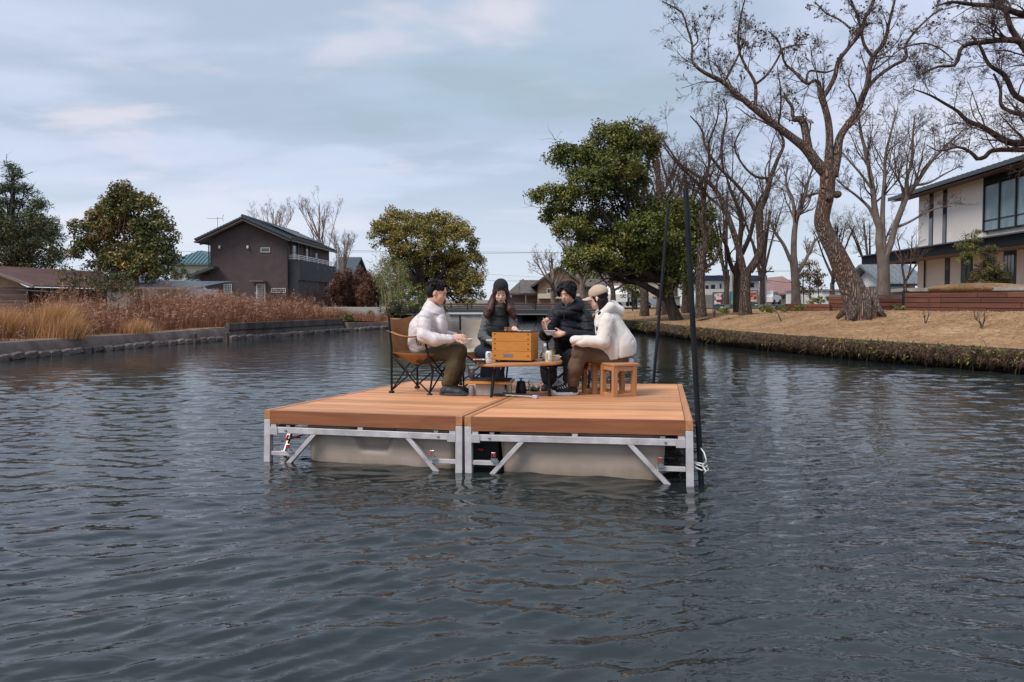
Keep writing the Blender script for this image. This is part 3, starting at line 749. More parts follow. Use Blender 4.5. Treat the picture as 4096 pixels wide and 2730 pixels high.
def pxlobes(L, Y, dz=1.0):
    s = Y/F; return [((lambda p: (p.x, p.y+dy, p.z))(at(cx, cy, Y)), (rx*s, max(.5, (rx+ry)*.5*s*dz), ry*s)) for cx, cy, rx, ry, dy in L]

def leafmat(name, stops, rough=.55):
    m = mat(name, (0, 0, 0), rough, tint=stops, spec=.35); return m
LEAF = {
 'camphor': leafmat('camphor_leaf', [(0, (0.065, 0.088, 0.022)), (.45, (0.125, 0.145, 0.032)), (.75, (0.20, 0.195, 0.042)), (1, (0.28, 0.23, 0.055))]),
 'camphor2': leafmat('olive_leaf', [(0, (0.12, 0.112, 0.03)), (.4, (0.21, 0.175, 0.042)), (.75, (0.29, 0.225, 0.055)), (1, (0.36, 0.26, 0.07))]),
 'magnolia': leafmat('magnolia_leaf', [(0, (0.044, 0.076, 0.026)), (.4, (0.111, 0.130, 0.040)), (.7, (0.243, 0.179, 0.056)), (1, (0.442, 0.286, 0.099))]),
 'pine': leafmat('pine_needle', [(0, (0.032, 0.060, 0.032)), (.6, (0.082, 0.122, 0.054)), (1, (0.162, 0.169, 0.064))]),
 'dark': leafmat('dark_leaf', [(0, (0.025, 0.041, 0.022)), (.55, (0.082, 0.085, 0.032)), (1, (0.234, 0.160, 0.046))]),
 'rust': leafmat('rust_conifer', [(0, (0.050, 0.024, 0.016)), (.5, (0.135, 0.062, 0.038)), (1, (0.23, 0.12, 0.075))]),
 'bamboo': leafmat('bamboo_leaf', [(0, (0.062, 0.081, 0.022)), (.5, (0.175, 0.188, 0.050)), (1, (0.350, 0.300, 0.112))]),
 'shrub': leafmat('shrub_leaf', [(0, (0.039, 0.065, 0.018)), (.5, (0.117, 0.143, 0.033)), (1, (0.312, 0.286, 0.065))]),
 'maple': leafmat('maple_leaf', [(0, (0.045, 0.05, 0.015)), (.5, (0.10, 0.075, 0.02)), (.8, (0.17, 0.05, 0.03)), (1, (0.26, 0.08, 0.05))]),
 'twigred': leafmat('brown_twig', [(0, (0.05, 0.03, 0.025)), (.5, (0.11, 0.065, 0.05)), (1, (0.17, 0.10, 0.07))]),
}
bk_main = bark('ridged_bark', (0.175, 0.118, 0.090), (0.055, 0.037, 0.030), 7, .3, 1.0, .12)
bk_red = bark('brown_bark', (0.155, 0.102, 0.080), (0.065, 0.043, 0.035), 7, .22, 1.0, .06)
bk_dark = bark('dark_bark', (0.085, 0.062, 0.052), (0.035, 0.026, 0.023), 7, .25, .8, .05)
def ridged(name, c, c2, c3, sc):
    m, nt, b = nodes(name); N, L = nt.nodes, nt.links; b.inputs['Roughness'].default_value = .95; b.inputs['Specular IOR Level'].default_value = .2
    tc = N.new('ShaderNodeTexCoord'); mp = N.new('ShaderNodeMapping'); mp.inputs['Scale'].default_value = (1, 1, .16); L.new(tc.outputs['Object'], mp.inputs[0])
    nz = N.new('ShaderNodeTexNoise'); nz.inputs['Scale'].default_value = 3; nz.inputs['Detail'].default_value = 4; L.new(mp.outputs[0], nz.inputs['Vector'])
    mx = N.new('ShaderNodeVectorMath'); mx.operation = 'MULTIPLY_ADD'; mx.inputs[1].default_value = (.25, .25, .25); L.new(nz.outputs['Color'], mx.inputs[0]); L.new(mp.outputs[0], mx.inputs[2])
    v = N.new('ShaderNodeTexVoronoi'); v.feature = 'DISTANCE_TO_EDGE'; v.inputs['Scale'].default_value = sc; L.new(mx.outputs[0], v.inputs['Vector'])
    r = N.new('ShaderNodeValToRGB'); e = r.color_ramp.elements; e[0].position = .0; e[1].position = .22; e[0].color = (*c2, 1); e[1].color = (*c, 1); L.new(v.outputs['Distance'], r.inputs[0])
    n2 = N.new('ShaderNodeTexNoise'); n2.inputs['Scale'].default_value = 1.1; n2.inputs['Detail'].default_value = 5; L.new(tc.outputs['Object'], n2.inputs['Vector'])
    r2 = N.new('ShaderNodeValToRGB'); e = r2.color_ramp.elements; e[0].position = .50; e[1].position = .62; L.new(n2.outputs[0], r2.inputs[0])
    m2 = N.new('ShaderNodeMix'); m2.data_type = 'RGBA'; m2.blend_type = 'MIX'; L.new(r2.outputs[0], m2.inputs[0]); L.new(r.outputs[0], m2.inputs[6]); m3 = N.new('ShaderNodeMix'); m3.data_type = 'RGBA'; m3.blend_type = 'MULTIPLY'; m3.inputs[0].default_value = 1; L.new(r.outputs[0], m3.inputs[6]); m3.inputs[7].default_value = (*c3, 1); L.new(m3.outputs[2], m2.inputs[7]); L.new(m2.outputs[2], b.inputs['Base Color'])
    bp = N.new('ShaderNodeBump'); bp.inputs['Strength'].default_value = 1; bp.inputs['Distance'].default_value = .10; mr = N.new('ShaderNodeMapRange'); mr.inputs[2].default_value = .3; L.new(v.outputs['Distance'], mr.inputs[0]); L.new(mr.outputs[0], bp.inputs['Height']); L.new(bp.outputs[0], b.inputs['Normal'])
    return m
bk_main = ridged('ridged_bark_main', (0.31, 0.235, 0.195), (0.18, 0.13, 0.108), (1.0, .82, .72), 20)
bk_red = ridged('ridged_bark_brown', (0.225, 0.165, 0.138), (0.13, 0.094, 0.078), (.85, .82, .8), 20)
bk_grey = bark('grey_bark', (0.235, 0.19, 0.165), (0.12, 0.095, 0.08), 4, .6, .5, .03)
bk_twig = bark('twig_bark', (0.15, 0.105, 0.092), (0.09, 0.062, 0.055), 5, 1, .3, .01)
bk_pale = bark('pale_bark', (0.27, 0.20, 0.165), (0.15, 0.11, 0.09), 4, .5, .4, .03)

def on_bank(px, py, Ymax=60):        # where the ray through a photo point meets the right bank
    r = ray(px, py); Y = 9.0
    while Y < Ymax:
        p = Vector((0, 0, EYE))+r*(Y/r.y)
        if p.z <= ground_z(p.x, p.y): return Y
        Y += .1
    return Ymax
def limb(L, default_Y):                 # [(px, py, width_px[, dY])] -> [(point, radius)]
    out = []
    for q in L:
        Y = default_Y+(q[3] if len(q) > 3 else 0); p = at(q[0], q[1], Y); out.append(((p.x, p.y, p.z), q[2]*Y/F/2))
    return out
def ground_at(px, py, Y, lift=0):
    p = at(px, py, Y); return (p.x, p.y, p.z+lift)

# the big leaning tree
def big_tree():
    Y = 19.4
    def c7(*L): return limb([(2600+x*.8926, y*.8926, w*.8926)+tuple(r) for x, y, w, *r in L], Y)
    limbs = [
        c7((950, 1435, 148), (938, 1385, 120), (905, 1290, 104), (872, 1220, 92), (832, 1130, 78), (790, 1050, 70), (770, 990, 66), (778, 935, 64), (790, 880, 66), (796, 820, 64), (797, 775, 66)),
        # left great limb
        c7((797, 785, 56), (750, 735, 48), (700, 668, 42), (640, 620, 34), (540, 545, 30), (470, 490, 27), (400, 430, 24), (330, 370, 21), (260, 335, 17), (213, 305, 14), (187, 265, 12), (190, 205, 10), (165, 120, 9), (145, 60, 7), (90, 25, 6), (60, 8, 5)),
        # broken stub
        c7((712, 680, 36), (700, 610, 34), (690, 560, 32), (672, 535, 30), (645, 537, 22), (636, 535, 10)),
        c7((668, 540, 12), (640, 520, 15), (636, 480, 14), (610, 440, 12), (600, 415, 5)),
        # middle limb
        c7((800, 780, 48), (802, 700, 36), (805, 620, 32), (798, 540, 29), (780, 470, 27), (765, 430, 25), (758, 380, 18), (745, 358, 14), (700, 375, 13), (650, 325, 12), (605, 285, 10), (590, 230, 9), (572, 180, 8), (530, 140, 5)),
        c7((775, 440, 20), (800, 400, 20), (828, 345, 20), (845, 275, 18), (890, 215, 17), (940, 150, 17), (965, 80, 15), (1000, 10, 13), (1015, -60, 10)),
        # right great limb
        c7((815, 790, 52), (838, 700, 40), (850, 620, 34), (890, 555, 30), (930, 500, 28), (955, 430, 27), (975, 380, 25), (985, 300, 22), (1000, 255, 20), (1050, 190, 17), (1070, 110, 13), (1090, 30, 11), (1110, -60, 9)),
        c7((975, 395, 18), (1020, 345, 16), (1090, 295, 14), (1148, 262, 13), (1145, 205, 12), (1190, 140, 10), (1240, 90, 8), (1300, 40, 6)),
        c7((1000, 260, 15), (960, 200, 13), (945, 130, 12), (925, 60, 11), (900, 0, 10)),
        c7((470, 490, 16), (472, 380, 14), (430, 300, 12), (400, 230, 10), (395, 150, 9), (410, 60, 8), (430, -20, 6)),
        c7((330, 372, 12), (370, 300, 11), (395, 250, 9), (420, 190, 7)),
        c7((472, 380, 11), (530, 330, 10), (580, 250, 9), (585, 225, 8), (640, 205, 6), (700, 200, 4)),
        c7((700, 376, 11), (715, 320, 10), (790, 325, 8), (850, 300, 5)),
        c7((187, 215, 7), (215, 180, 6), (200, 110, 5), (215, 80, 3)),
        c7((1145, 210, 8), (1230, 195, 7), (1300, 220, 6), (1360, 270, 4)),
        c7((900, 130, 10), (850, 90, 8), (790, 60, 7), (740, 10, 6)),
    ]
    base = ground_at(3452, 1262, Y)
    t, ends = tree('leaning_tree', 'big bare leaning tree with a thick ridged trunk and broken stub on the right bank', None, base, limbs, 7,
                   counts=(7, 6, 5, 5), bk=bk_main, sides=16, wob=(.15, .18, .2, .22), trop=(.05, .04, .02, .01), lf=(.32, .6, .64, .62), rf=(.34, .42, .5, .6), noroot=1, tmin=.22, twigmat=bk_twig, rmin=.0034)
    # burr and root flare, same bark
    for x, y, dy, r in ((838, 872, -.1, .13), (805, 885, -.25, .12)): mb = MB(); mb.ell(at(2600+x*.8926, y*.8926, Y+dy), (r, r*.9, r*.85)); mb.build('burr', bk_main, t, smooth=True, auto=180)
    for dx, dy in ((-.5, -.35), (-.1, -.55), (.45, -.4), (.62, .1), (-.65, .2)):
        mb = MB(); b = Vector(base); mb.tube([b+Vector((dx*.25, dy*.25, .75)), b+Vector((dx*.55, dy*.55, .22)), b+Vector((dx*1.0, dy*1.0, -.10))], [.16, .13, .05], 10); mb.build('root', bk_main, t, smooth=True, auto=180)
    # bare broken wood of the stub
    # a few hanging dry seed heads
    rng = np.random.RandomState(3); P, D = ends[2]; q = P[rng.choice(len(P), 1500), -1]
    V, Fc, T = leaf_quads(rng, q-np.array([0, 0, .03]), 1, .03, .045, np.full(len(q), .5)); o = link_mesh('dry_leaves', np_mesh('dry_leaves', V-np.array(base), Fc, False, T), LEAF['twigred'], t, base); tag(o, kind='stuff')
big_tree()

def bare_trees():
    G = 'bare winter trees along the right bank'
    # two-stemmed grey tree behind the big one
    Y = 23.5
    def c8(L, Y): return limb([(3200+x*.6058, 550+y*.6058, w*.6058)+tuple(r) for x, y, w, *r in L], Y)
    def c7(L, Y): return limb([(2600+x*.8926, y*.8926, w*.8926)+tuple(r) for x, y, w, *r in L], Y)
    limbs = [c8([(556, 1175, 110), (556, 1100, 84), (553, 950, 76), (550, 820, 72), (545, 780, 70)], Y),
             c8([(538, 790, 52), (522, 690, 46), (525, 600, 44), (505, 540, 42), (490, 440, 36), (480, 340, 32), (455, 200, 26), (430, 80, 22), (400, -40, 16), (390, -150, 8)], Y),
             c8([(560, 790, 48), (600, 700, 40), (625, 600, 38), (665, 490, 36), (710, 380, 34), (770, 300, 26), (860, 170, 20), (960, 60, 14), (1060, -30, 8)], Y),
             c8([(505, 560, 24), (460, 470, 20), (390, 400, 16), (300, 330, 12), (240, 280, 8)], Y),
             c8([(552, 760, 40), (547, 640, 34), (545, 520, 30), (550, 400, 26), (560, 260, 22), (565, 120, 17), (600, -30, 12), (640, -170, 7)], Y),
             c8([(700, 400, 24), (705, 280, 20), (740, 150, 17), (745, 0, 14), (760, -150, 8)], Y),
             c8([(650, 590, 20), (720, 560, 16), (810, 510, 13), (900, 470, 10), (1000, 455, 6)], Y),
             c8([(480, 350, 18), (400, 240, 15), (330, 160, 12), (270, 90, 7)], Y),
             c8([(740, 320, 18), (850, 300, 14), (960, 240, 10), (1060, 190, 6)], Y)]
    tree('bare_tree', 'grey two-stemmed bare tree standing just behind and right of the big leaning tree', G, ground_at(3537, 1250, Y), limbs, 11, counts=(9, 6, 5, 4), bk=bk_grey, noroot=1, lf=(.42, .6, .6, .55), rf=(.4, .5, .55, .6), wob=(.13, .17, .2, .22), trop=(.06, .05, .03, .02), twigmat=bk_twig, sides=12, rmin=.0035, ang=((36, 10), (38, 12), (36, 14), (36, 14)))
    # tree whose limbs reach in from the right edge
    Y = 17.0
    limbs = [limb([(4560, 1230, 120), (4520, 900, 100), (4440, 600, 90), (4380, 420, 85)], Y),
             c7([(2000, 500, 60), (1790, 560, 44), (1670, 640, 34), (1590, 630, 28), (1500, 575, 22), (1420, 540, 18), (1380, 500, 14), (1330, 470, 12), (1260, 430, 9), (1180, 400, 5)], Y),
             c7([(1960, 620, 40), (1800, 670, 26), (1680, 672, 24), (1540, 675, 20), (1500, 705, 19), (1462, 712, 18), (1440, 685, 14), (1380, 660, 11), (1300, 678, 7), (1240, 650, 4)], Y),
             c7([(1950, 300, 50), (1780, 330, 36), (1680, 200, 30), (1600, 180, 26), (1500, 190, 22), (1400, 210, 18), (1370, 290, 15), (1290, 300, 11), (1200, 340, 6)], Y),
             c7([(1800, 100, 40), (1650, 60, 26), (1560, 30, 22), (1440, 20, 17), (1350, 10, 12), (1280, 30, 6)], Y),
             c7([(1750, 480, 30), (1640, 430, 22), (1590, 340, 20), (1520, 290, 15), (1480, 210, 12), (1440, 160, 8)], Y),
             c7([(1700, 250, 26), (1620, 130, 22), (1590, 50, 18), (1500, -40, 14)], Y),
             c7([(1680, 520, 20), (1580, 480, 15), (1570, 400, 12), (1540, 330, 8)], Y)]
    tree('bare_tree', 'large bare tree whose twiggy limbs reach in from the right edge above the white building', G, ground_at(4560, 1250, Y), limbs, 12, counts=(12, 6, 5, 5), bk=bk_dark, noroot=1, lf=(.32, .62, .64, .64), rf=(.32, .45, .55, .6), wob=(.15, .17, .2, .22), trop=(.03, .02, 0, 0), twigmat=bk_twig, tmin=.15, rmin=.0032)
    # twin trunks left of the big tree
    Y = 27
    limbs = [c7([(428, 1415, 66), (425, 1340, 50), (428, 1260, 46), (432, 1200, 50)], Y),
             c7([(445, 1215, 38), (480, 1160, 36), (497, 1120, 36), (492, 1040, 32), (488, 960, 30), (520, 880, 26), (540, 800, 22), (570, 720, 17), (600, 640, 12), (560, 560, 8), (520, 480, 5)], Y),
             c7([(420, 1215, 32), (395, 1110, 28), (360, 1000, 26), (320, 900, 22), (275, 830, 18), (200, 780, 14), (130, 730, 10), (80, 660, 7), (40, 600, 5)], Y),
             c7([(480, 960, 20), (440, 890, 18), (380, 820, 15), (300, 740, 13), (250, 660, 10), (230, 580, 8), (180, 520, 5)], Y),
             c7([(330, 770, 12), (320, 680, 11), (330, 600, 9), (345, 520, 7), (330, 440, 5)], Y),
             c7([(540, 800, 13), (470, 790, 11), (410, 730, 9), (380, 650, 7), (420, 560, 5)], Y)]
    tree('bare_tree', 'bare crooked tree with a forked mossy trunk standing in front of the poster boards', G, ground_at(2982, 1250, Y), limbs, 13, counts=(9, 5, 5, 4), bk=bk_red, noroot=1, lf=(.34, .6, .6, .55), rf=(.4, .5, .55, .6), wob=(.15, .17, .2, .2), twigmat=bk_twig, rmin=.0042)
    Y = 29.5
    limbs = [c7([(398, 1400, 52), (394, 1330, 44), (395, 1240, 42), (398, 1180, 40)], Y),
             c7([(385, 1230, 24), (360, 1180, 20), (345, 1110, 16), (320, 1060, 12), (310, 1000, 7)], Y),
             c7([(398, 1200, 30), (400, 1100, 26), (410, 1000, 22), (390, 920, 18), (360, 850, 13), (340, 780, 8)], Y),
             c7([(412, 1140, 22), (450, 1050, 20), (470, 960, 16), (500, 880, 11), (560, 820, 7)], Y)]
    tree('bare_tree', 'dark-trunked bare tree directly behind the crooked forked one, covering the middle poster', G, ground_at(2955, 1243, Y), limbs, 14, counts=(8, 5, 4, 4), bk=bk_dark, noroot=1, lf=(.42, .6, .6, .5), rf=(.4, .5, .55, .6), twigmat=bk_twig, rmin=.0042)
    Y = 27.5
    limbs = [c7([(228, 1420, 58), (226, 1330, 44), (225, 1240, 42), (232, 1150, 40), (222, 1100, 32)], Y),
             c7([(235, 1160, 30), (250, 1080, 26), (230, 1000, 22), (240, 930, 20), (235, 850, 18), (180, 790, 13), (110, 720, 9), (50, 640, 6)], Y),
             c7([(238, 930, 16), (250, 820, 14), (265, 730, 12), (265, 640, 10), (300, 540, 7), (310, 460, 4)], Y),
             c7([(250, 1080, 16), (270, 1040, 14), (250, 1000, 12), (225, 870, 10), (150, 830, 7), (90, 740, 5)], Y),
             c7([(235, 1200, 18), (290, 1170, 14), (320, 1080, 11), (340, 980, 8), (330, 900, 5)], Y)]
    tree('bare_tree', 'reddish-trunked bare tree right beside the leaning evergreen, just right of the tall black pole', G, ground_at(2803, 1256, Y), limbs, 15, counts=(9, 5, 4, 4), bk=bk_red, noroot=1, lf=(.38, .6, .6, .5), rf=(.4, .5, .55, .6), twigmat=bk_twig, rmin=.0042)
    Y = 31
    limbs = [c7([(655, 1395, 48), (653, 1300, 38), (648, 1210, 36), (640, 1150, 36)], Y),
             c7([(645, 1180, 28), (645, 1080, 26), (655, 990, 22), (680, 920, 18), (700, 850, 14), (720, 780, 9), (750, 720, 6)], Y),
             c7([(630, 1170, 18), (600, 1100, 15), (560, 1040, 12), (530, 970, 8)], Y),
             c7([(665, 1220, 18), (700, 1160, 15), (740, 1080, 12), (790, 1040, 7)], Y),
             c7([(650, 1000, 18), (640, 900, 14), (610, 820, 10), (620, 740, 6)], Y),
             c7([(700, 880, 14), (740, 870, 10), (800, 850, 6)], Y)]
    tree('bare_tree', 'bare tree with straight pale lower trunk, nearest trunk left of the big leaning tree', G, ground_at(3186, 1238, Y), limbs, 16, counts=(9, 6, 5, 4), bk=bk_grey, noroot=1, lf=(.44, .6, .55, .5), rf=(.4, .5, .55, .6), wob=(.1, .14, .18, .2), twigmat=bk_twig, rmin=.0042)
    # trunks behind the evergreen
    for k, (bx, by, Yt, w, top, lab) in enumerate(((2578, 1262, 36, 34, [(2575, 1000), (2570, 800), (2600, 620)], 'straight bare tree left of the leaning evergreen trunk, farther up the bank'),
                                               (2650, 1260, 35, 46, [(2660, 1050), (2640, 850), (2630, 640)], 'stout ivy-footed bare tree behind the leaning evergreen trunk'),
                                               (2452, 1232, 40, 20, [(2445, 1130), (2440, 1040), (2448, 930)], 'slim bare tree rising behind the woman in the beige cap'),
                                               (2745, 1247, 38, 34, [(2745, 1050), (2750, 850), (2740, 700)], 'half-hidden bare tree between the evergreen trunk and the reddish one'))):
        main = limb([(bx, by+8, w*1.25), (bx, by-60, w)]+[(x, y, w*.8*(1-.25*i)) for i, (x, y) in enumerate(top)], Yt)
        rr = random.Random(k); x0, y0 = top[0]
        ls = [main]
        for q in range(5):
            sx = rr.choice((-1, 1))*rr.uniform(50, 150); yy = rr.uniform(top[-1][1], y0)
            ls.append(limb([(bx+4, min(by-70, yy+120), w*.5), (bx+sx*.4, yy+40, w*.38), (bx+sx*.8, yy-60, w*.25), (bx+sx, yy-150, w*.12)], Yt))
        tree('bare_tree', lab, G, ground_at(bx, by+4, Yt), ls, 40+k, counts=(6, 5, 4, 3), bk=bk_red, lf=(.45, .6, .62, .55), rf=(.4, .5, .55, .6), twigmat=bk_twig, tmin=.4, rmin=.0048, sides=8, noroot=1)
    # sapling beside the white building, behind the grey tree
    limbs = [c8([(695, 1080, 26), (693, 950, 22)], 27), c8([(693, 960, 16), (675, 860, 13), (665, 770, 10), (640, 660, 6)], 27), c8([(695, 960, 14), (725, 880, 11), (735, 780, 9), (740, 650, 5)], 27), c8([(700, 950, 12), (760, 850, 9), (820, 740, 5)], 27)]
    tree('bare_tree', 'small bare upright tree in front of the near corner of the white building', G, ground_at(3621, 1240, 27), limbs, 61, counts=(6, 5, 4), bk=bk_red, noroot=1, sides=7, twigmat=bk_twig, wob=(.08, .1, .12), lf=(.5, .5, .5))
    # far crowns
    for k, (bx, by, Yt, hgt, spread, lab) in enumerate(((2330, 1180, 52, 230, 110, 'wide bare tree in front of the brown house behind the man in black'),
                                                    (2215, 1215, 48, 190, 90, 'bare tree leaning over the far right end of the bridge'),
                                                    (3330, 1215, 60, 330, 90, 'feathery bare tree seen far off just left of the leaning trunk'),
                                                    (3480, 1200, 62, 330, 110, 'far bare tree seen between the leaning trunk and the grey tree'),
                                                    (2700, 1200, 60, 560, 130, 'tall far bare tree rising above the evergreen crown'),
                                                    (2905, 1200, 58, 480, 120, 'far bare tree filling the gap between the crooked and reddish trunks'),
                                                    (3050, 1200, 62, 420, 110, 'thin far bare tree right of the crooked forked one'))):
        rr = random.Random(90+k); ls = [limb([(bx, by+20, 22), (bx+rr.uniform(-6, 6), by-hgt*.25, 18)], Yt)]
        for q in range(8):
            a = rr.uniform(-1, 1); ls.append(limb([(bx, by-hgt*rr.uniform(.1, .35), 12, 0), (bx+a*spread*.4, by-hgt*.55, 8, rr.uniform(-1, 1)), (bx+a*spread*.75, by-hgt*.8, 5, rr.uniform(-2, 2)), (bx+a*spread, by-hgt*rr.uniform(.9, 1.0), 2, rr.uniform(-2, 2))], Yt))
        tree('bare_tree', lab, G, ground_at(bx, by+14, Yt), ls, 90+k, counts=(5, 4, 4, 3), bk=bk_pale if k < 2 else bk_red, sides=6, twigmat=bk_twig if k > 1 else bk_pale, rmin=.0065, lf=(.36, .6, .6, .5), rf=(.4, .5, .55, .6))
bare_trees()

def evergreens():
    rng = np.random.RandomState(2)
    Y = 29
    L = pxlobes([(2490, 565, 150, 68, 0), (2400, 620, 90, 70, 1.2), (2290, 640, 100, 66, 0), (2215, 800, 105, 62, 0), (2330, 760, 90, 60, -1), (2440, 770, 110, 72, .5), (2560, 600, 85, 82, .6), (2290, 925, 92, 42, -.6),
                 (2345, 1050, 118, 58, -.8), (2480, 1000, 130, 70, 0), (2640, 880, 130, 95, .5), (2560, 960, 120, 90, -1.2), (2775, 900, 92, 110, .3), (2800, 1010, 75, 90, 0), (2710, 1110, 62, 78, -.6), (2650, 1020, 90, 80, 1), (2440, 1078, 90, 40, .5), (2560, 1060, 100, 52, -.4), (2410, 890, 100, 62, .6), (2450, 690, 110, 66, -.8), (2530, 720, 100, 70, 1.2), (2250, 860, 80, 45, .7), (2380, 990, 100, 50, 1)], Y, .9)
    trunk = [limb([(2712, 1300, 62), (2690, 1240, 46), (2675, 1190, 42), (2668, 1130, 42), (2640, 1085, 40), (2600, 1060, 36)], Y), limb([(2676, 1200, 34), (2560, 1135, 22), (2490, 1125, 18), (2440, 1090, 10), (2400, 1070, 6)], Y)]
    o = at(2600, 1065, Y); o2 = at(2668, 1120, Y)
    trunk += limbs_to(rng, o, L[:9], .13)+limbs_to(rng, o2, L[9:], .16)
    foliage_tree('evergreen_tree', 'large leaning evergreen with tiered dark and olive crown overhanging the canal behind the black poles', 'evergreen trees', ground_at(2705, 1290, Y), trunk, L, 3, dens=6.2, nper=66, rad=.34, size=.066, leaf=LEAF['camphor'], bk=bk_dark, counts=(7, 5), flat=.75)
    Y = 53
    L = pxlobes([(1600, 900, 115, 55, 0), (1720, 895, 110, 50, 1), (1540, 960, 75, 60, 0), (1820, 975, 90, 80, 0), (1680, 980, 110, 80, -1), (1860, 1080, 85, 90, 0), (1740, 1080, 110, 85, 1), (1620, 1080, 90, 70, 1), (1890, 1160, 55, 65, -1), (1790, 1180, 100, 60, 0), (1640, 1170, 90, 70, 1)], Y, .9)
    o = at(1700, 1190, Y); trunk = [limb([(1705, 1245, 70), (1702, 1200, 55), (1700, 1150, 45)], Y)]+limbs_to(rng, at(1700, 1170, Y), L, .26)
    foliage_tree('evergreen_tree', 'broad round olive-green evergreen on the far left bank beside the bridge', 'evergreen trees', ground_at(1705, 1235, Y), trunk, L, 5, dens=1.8, nper=110, rad=.55, size=.092, leaf=LEAF['camphor2'], bk=bk_dark, flat=.75)
    Y = 38
    L = pxlobes([(495, 800, 85, 60, 0), (430, 860, 90, 60, 0), (560, 850, 95, 70, 0), (380, 940, 85, 70, 0), (480, 950, 110, 90, 1), (610, 950, 90, 80, 0), (350, 1010, 65, 60, 0), (640, 1030, 65, 70, 0), (520, 1060, 120, 90, 0), (420, 1060, 90, 50, 1), (610, 1080, 85, 50, -1)], Y, .9)
    trunk = [limb([(455, 1170, 38), (452, 1100, 30), (455, 1030, 24)], Y), limb([(540, 1170, 40), (535, 1090, 30), (520, 1000, 22)], Y)]+limbs_to(rng, at(535, 1110, Y), L, .10)
    foliage_tree('magnolia_tree', 'dense conical evergreen with bronze-backed leaves left of the dark gabled house', 'evergreen trees', ground_at(500, 1160, Y), trunk, L, 6, dens=3.2, nper=56, rad=.40, size=.09, leaf=LEAF['magnolia'], bk=bk_pale, elong=2.2, counts=(7, 4))
    Y = 46
    L = pxlobes([(55, 705, 38, 38, 0), (20, 760, 50, 35, 0), (100, 765, 45, 28, 0), (75, 820, 60, 30, 1), (10, 840, 60, 40, 0), (150, 830, 40, 28, 0), (140, 880, 55, 32, 0), (190, 900, 35, 30, 0), (60, 900, 70, 40, 1), (210, 960, 40, 45, 0), (150, 960, 60, 40, 0), (235, 1030, 30, 35, 0), (60, 980, 90, 50, 0), (-40, 880, 60, 70, 0)], Y, 1.0)
    trunk = [limb([(30, 1200, 40), (35, 1000, 30), (50, 800, 18), (55, 700, 6)], Y)]+limbs_to(rng, at(38, 960, Y), L, .12)
    foliage_tree('pine_tree', 'tall dark green pine with tufted branches at the left edge', 'evergreen trees', ground_at(30, 1190, Y), trunk, L, 9, dens=1.9, nper=70, rad=.42, size=.05, leaf=LEAF['pine'], bk=bk_dark, elong=6, flat=.9)
    Y = 41
    L = pxlobes([(30, 930, 90, 60, 0), (120, 920, 70, 50, 0), (-60, 950, 80, 70, 0), (170, 1000, 75, 60, 0), (60, 1020, 110, 60, 0), (200, 1050, 45, 30, 0), (-40, 1050, 90, 50, 0), (110, 1065, 80, 30, 0)], Y, 1.0)
    trunk = [limb([(60, 1180, 34), (64, 1080, 28), (70, 980, 18)], Y)]+limbs_to(rng, at(62, 1080, Y), L, .10)
    foliage_tree('evergreen_tree', 'low spreading dark brownish-green tree in front of the pine, behind the old shed', 'evergreen trees', ground_at(60, 1180, Y), trunk, L, 10, dens=2.4, nper=70, rad=.45, size=.07, leaf=LEAF['dark'], bk=bk_dark)
    # shrubs on the left bank
    def shrub(lab, px, py, Y, L, leaf, seed, size=.06, rad=.25, dens=4.5, nper=42, nm='shrub', grp='shrubs on the left bank', elong=2.0, bk=bk_dark):
        L = pxlobes(L, Y, 1.0); o = at(px, py-10, Y)
        foliage_tree(nm, lab, grp, ground_at(px, py, Y), limbs_to(rng, o, L, .035), L, seed, dens=dens, nper=nper, rad=rad, size=size, leaf=leaf, bk=bk, cat='shrub', counts=(5, 3), elong=elong)
    shrub('loose twiggy bush with thin green top between the old shed and the magnolia', 310, 1240, 30, [(300, 1100, 60, 45, 0), (340, 1140, 90, 50, 0), (260, 1150, 55, 50, 0), (400, 1170, 70, 45, 0)], LEAF['dark'], 70, dens=3, nper=18)
    shrub('dark bush under the magnolia, left of the carport', 455, 1215, 33, [(450, 1130, 80, 45, 0), (520, 1160, 70, 40, 0), (400, 1150, 50, 45, 0)], LEAF['dark'], 71, dens=3.5, nper=26)
    shrub('small pine-like bush beside the cream house with the teal roof', 705, 1150, 42, [(700, 1080, 55, 32, 0), (660, 1100, 50, 30, 0), (730, 1105, 35, 30, 0), (680, 1130, 50, 25, 0)], LEAF['pine'], 72, dens=3, nper=30)
    for k, (cx, top, w) in enumerate(((1350, 1100, 38), (1392, 1088, 44), (1440, 1082, 42), (1476, 1100, 40), (1512, 1112, 40), (1415, 1120, 50))):
        Yk = 47+1.2*(k % 3); L = pxlobes([(cx, (top+1245)/2+15, w, (1245-top)/2-8, 0), (cx+4, top+38, w*.62, 36, 0), (cx, top+16, w*.3, 20, 0), (cx-8, 1190, w*1.05, 50, 0)], Yk, 1.0)
        lab = ['narrow rust-brown conifer nearest the gabled house', 'tall rust-brown conifer second from the gabled house', 'tallest pointed rust-brown conifer in the middle of the row', 'rust-brown conifer fourth from the gabled house', 'rust-brown conifer beside the bamboo', 'low rust-brown conifer in front of the others'][k]
        foliage_tree('conifer', lab, 'rust-brown conifers in a row', ground_at(cx, 1245, Yk), [limb([(cx, 1250, 8), (cx, top+20, 3)], Yk)], L, 75+k, dens=5, nper=70, rad=.2, size=.042, leaf=LEAF['rust'], bk=bk_dark, elong=4.5, up=-.3, counts=(3,), flat=2.2)
    # bamboo clump
    Y = 45.5; t = thing('bamboo_clump', 'pale yellow-green bamboo clump right of the rust-brown conifers', 'bamboo', ground_at(1540, 1250, Y), 'plants on the left bank')
    rr = np.random.RandomState(8); n = 46; bx = rr.uniform(1540, 1612, n); P = []; R = []
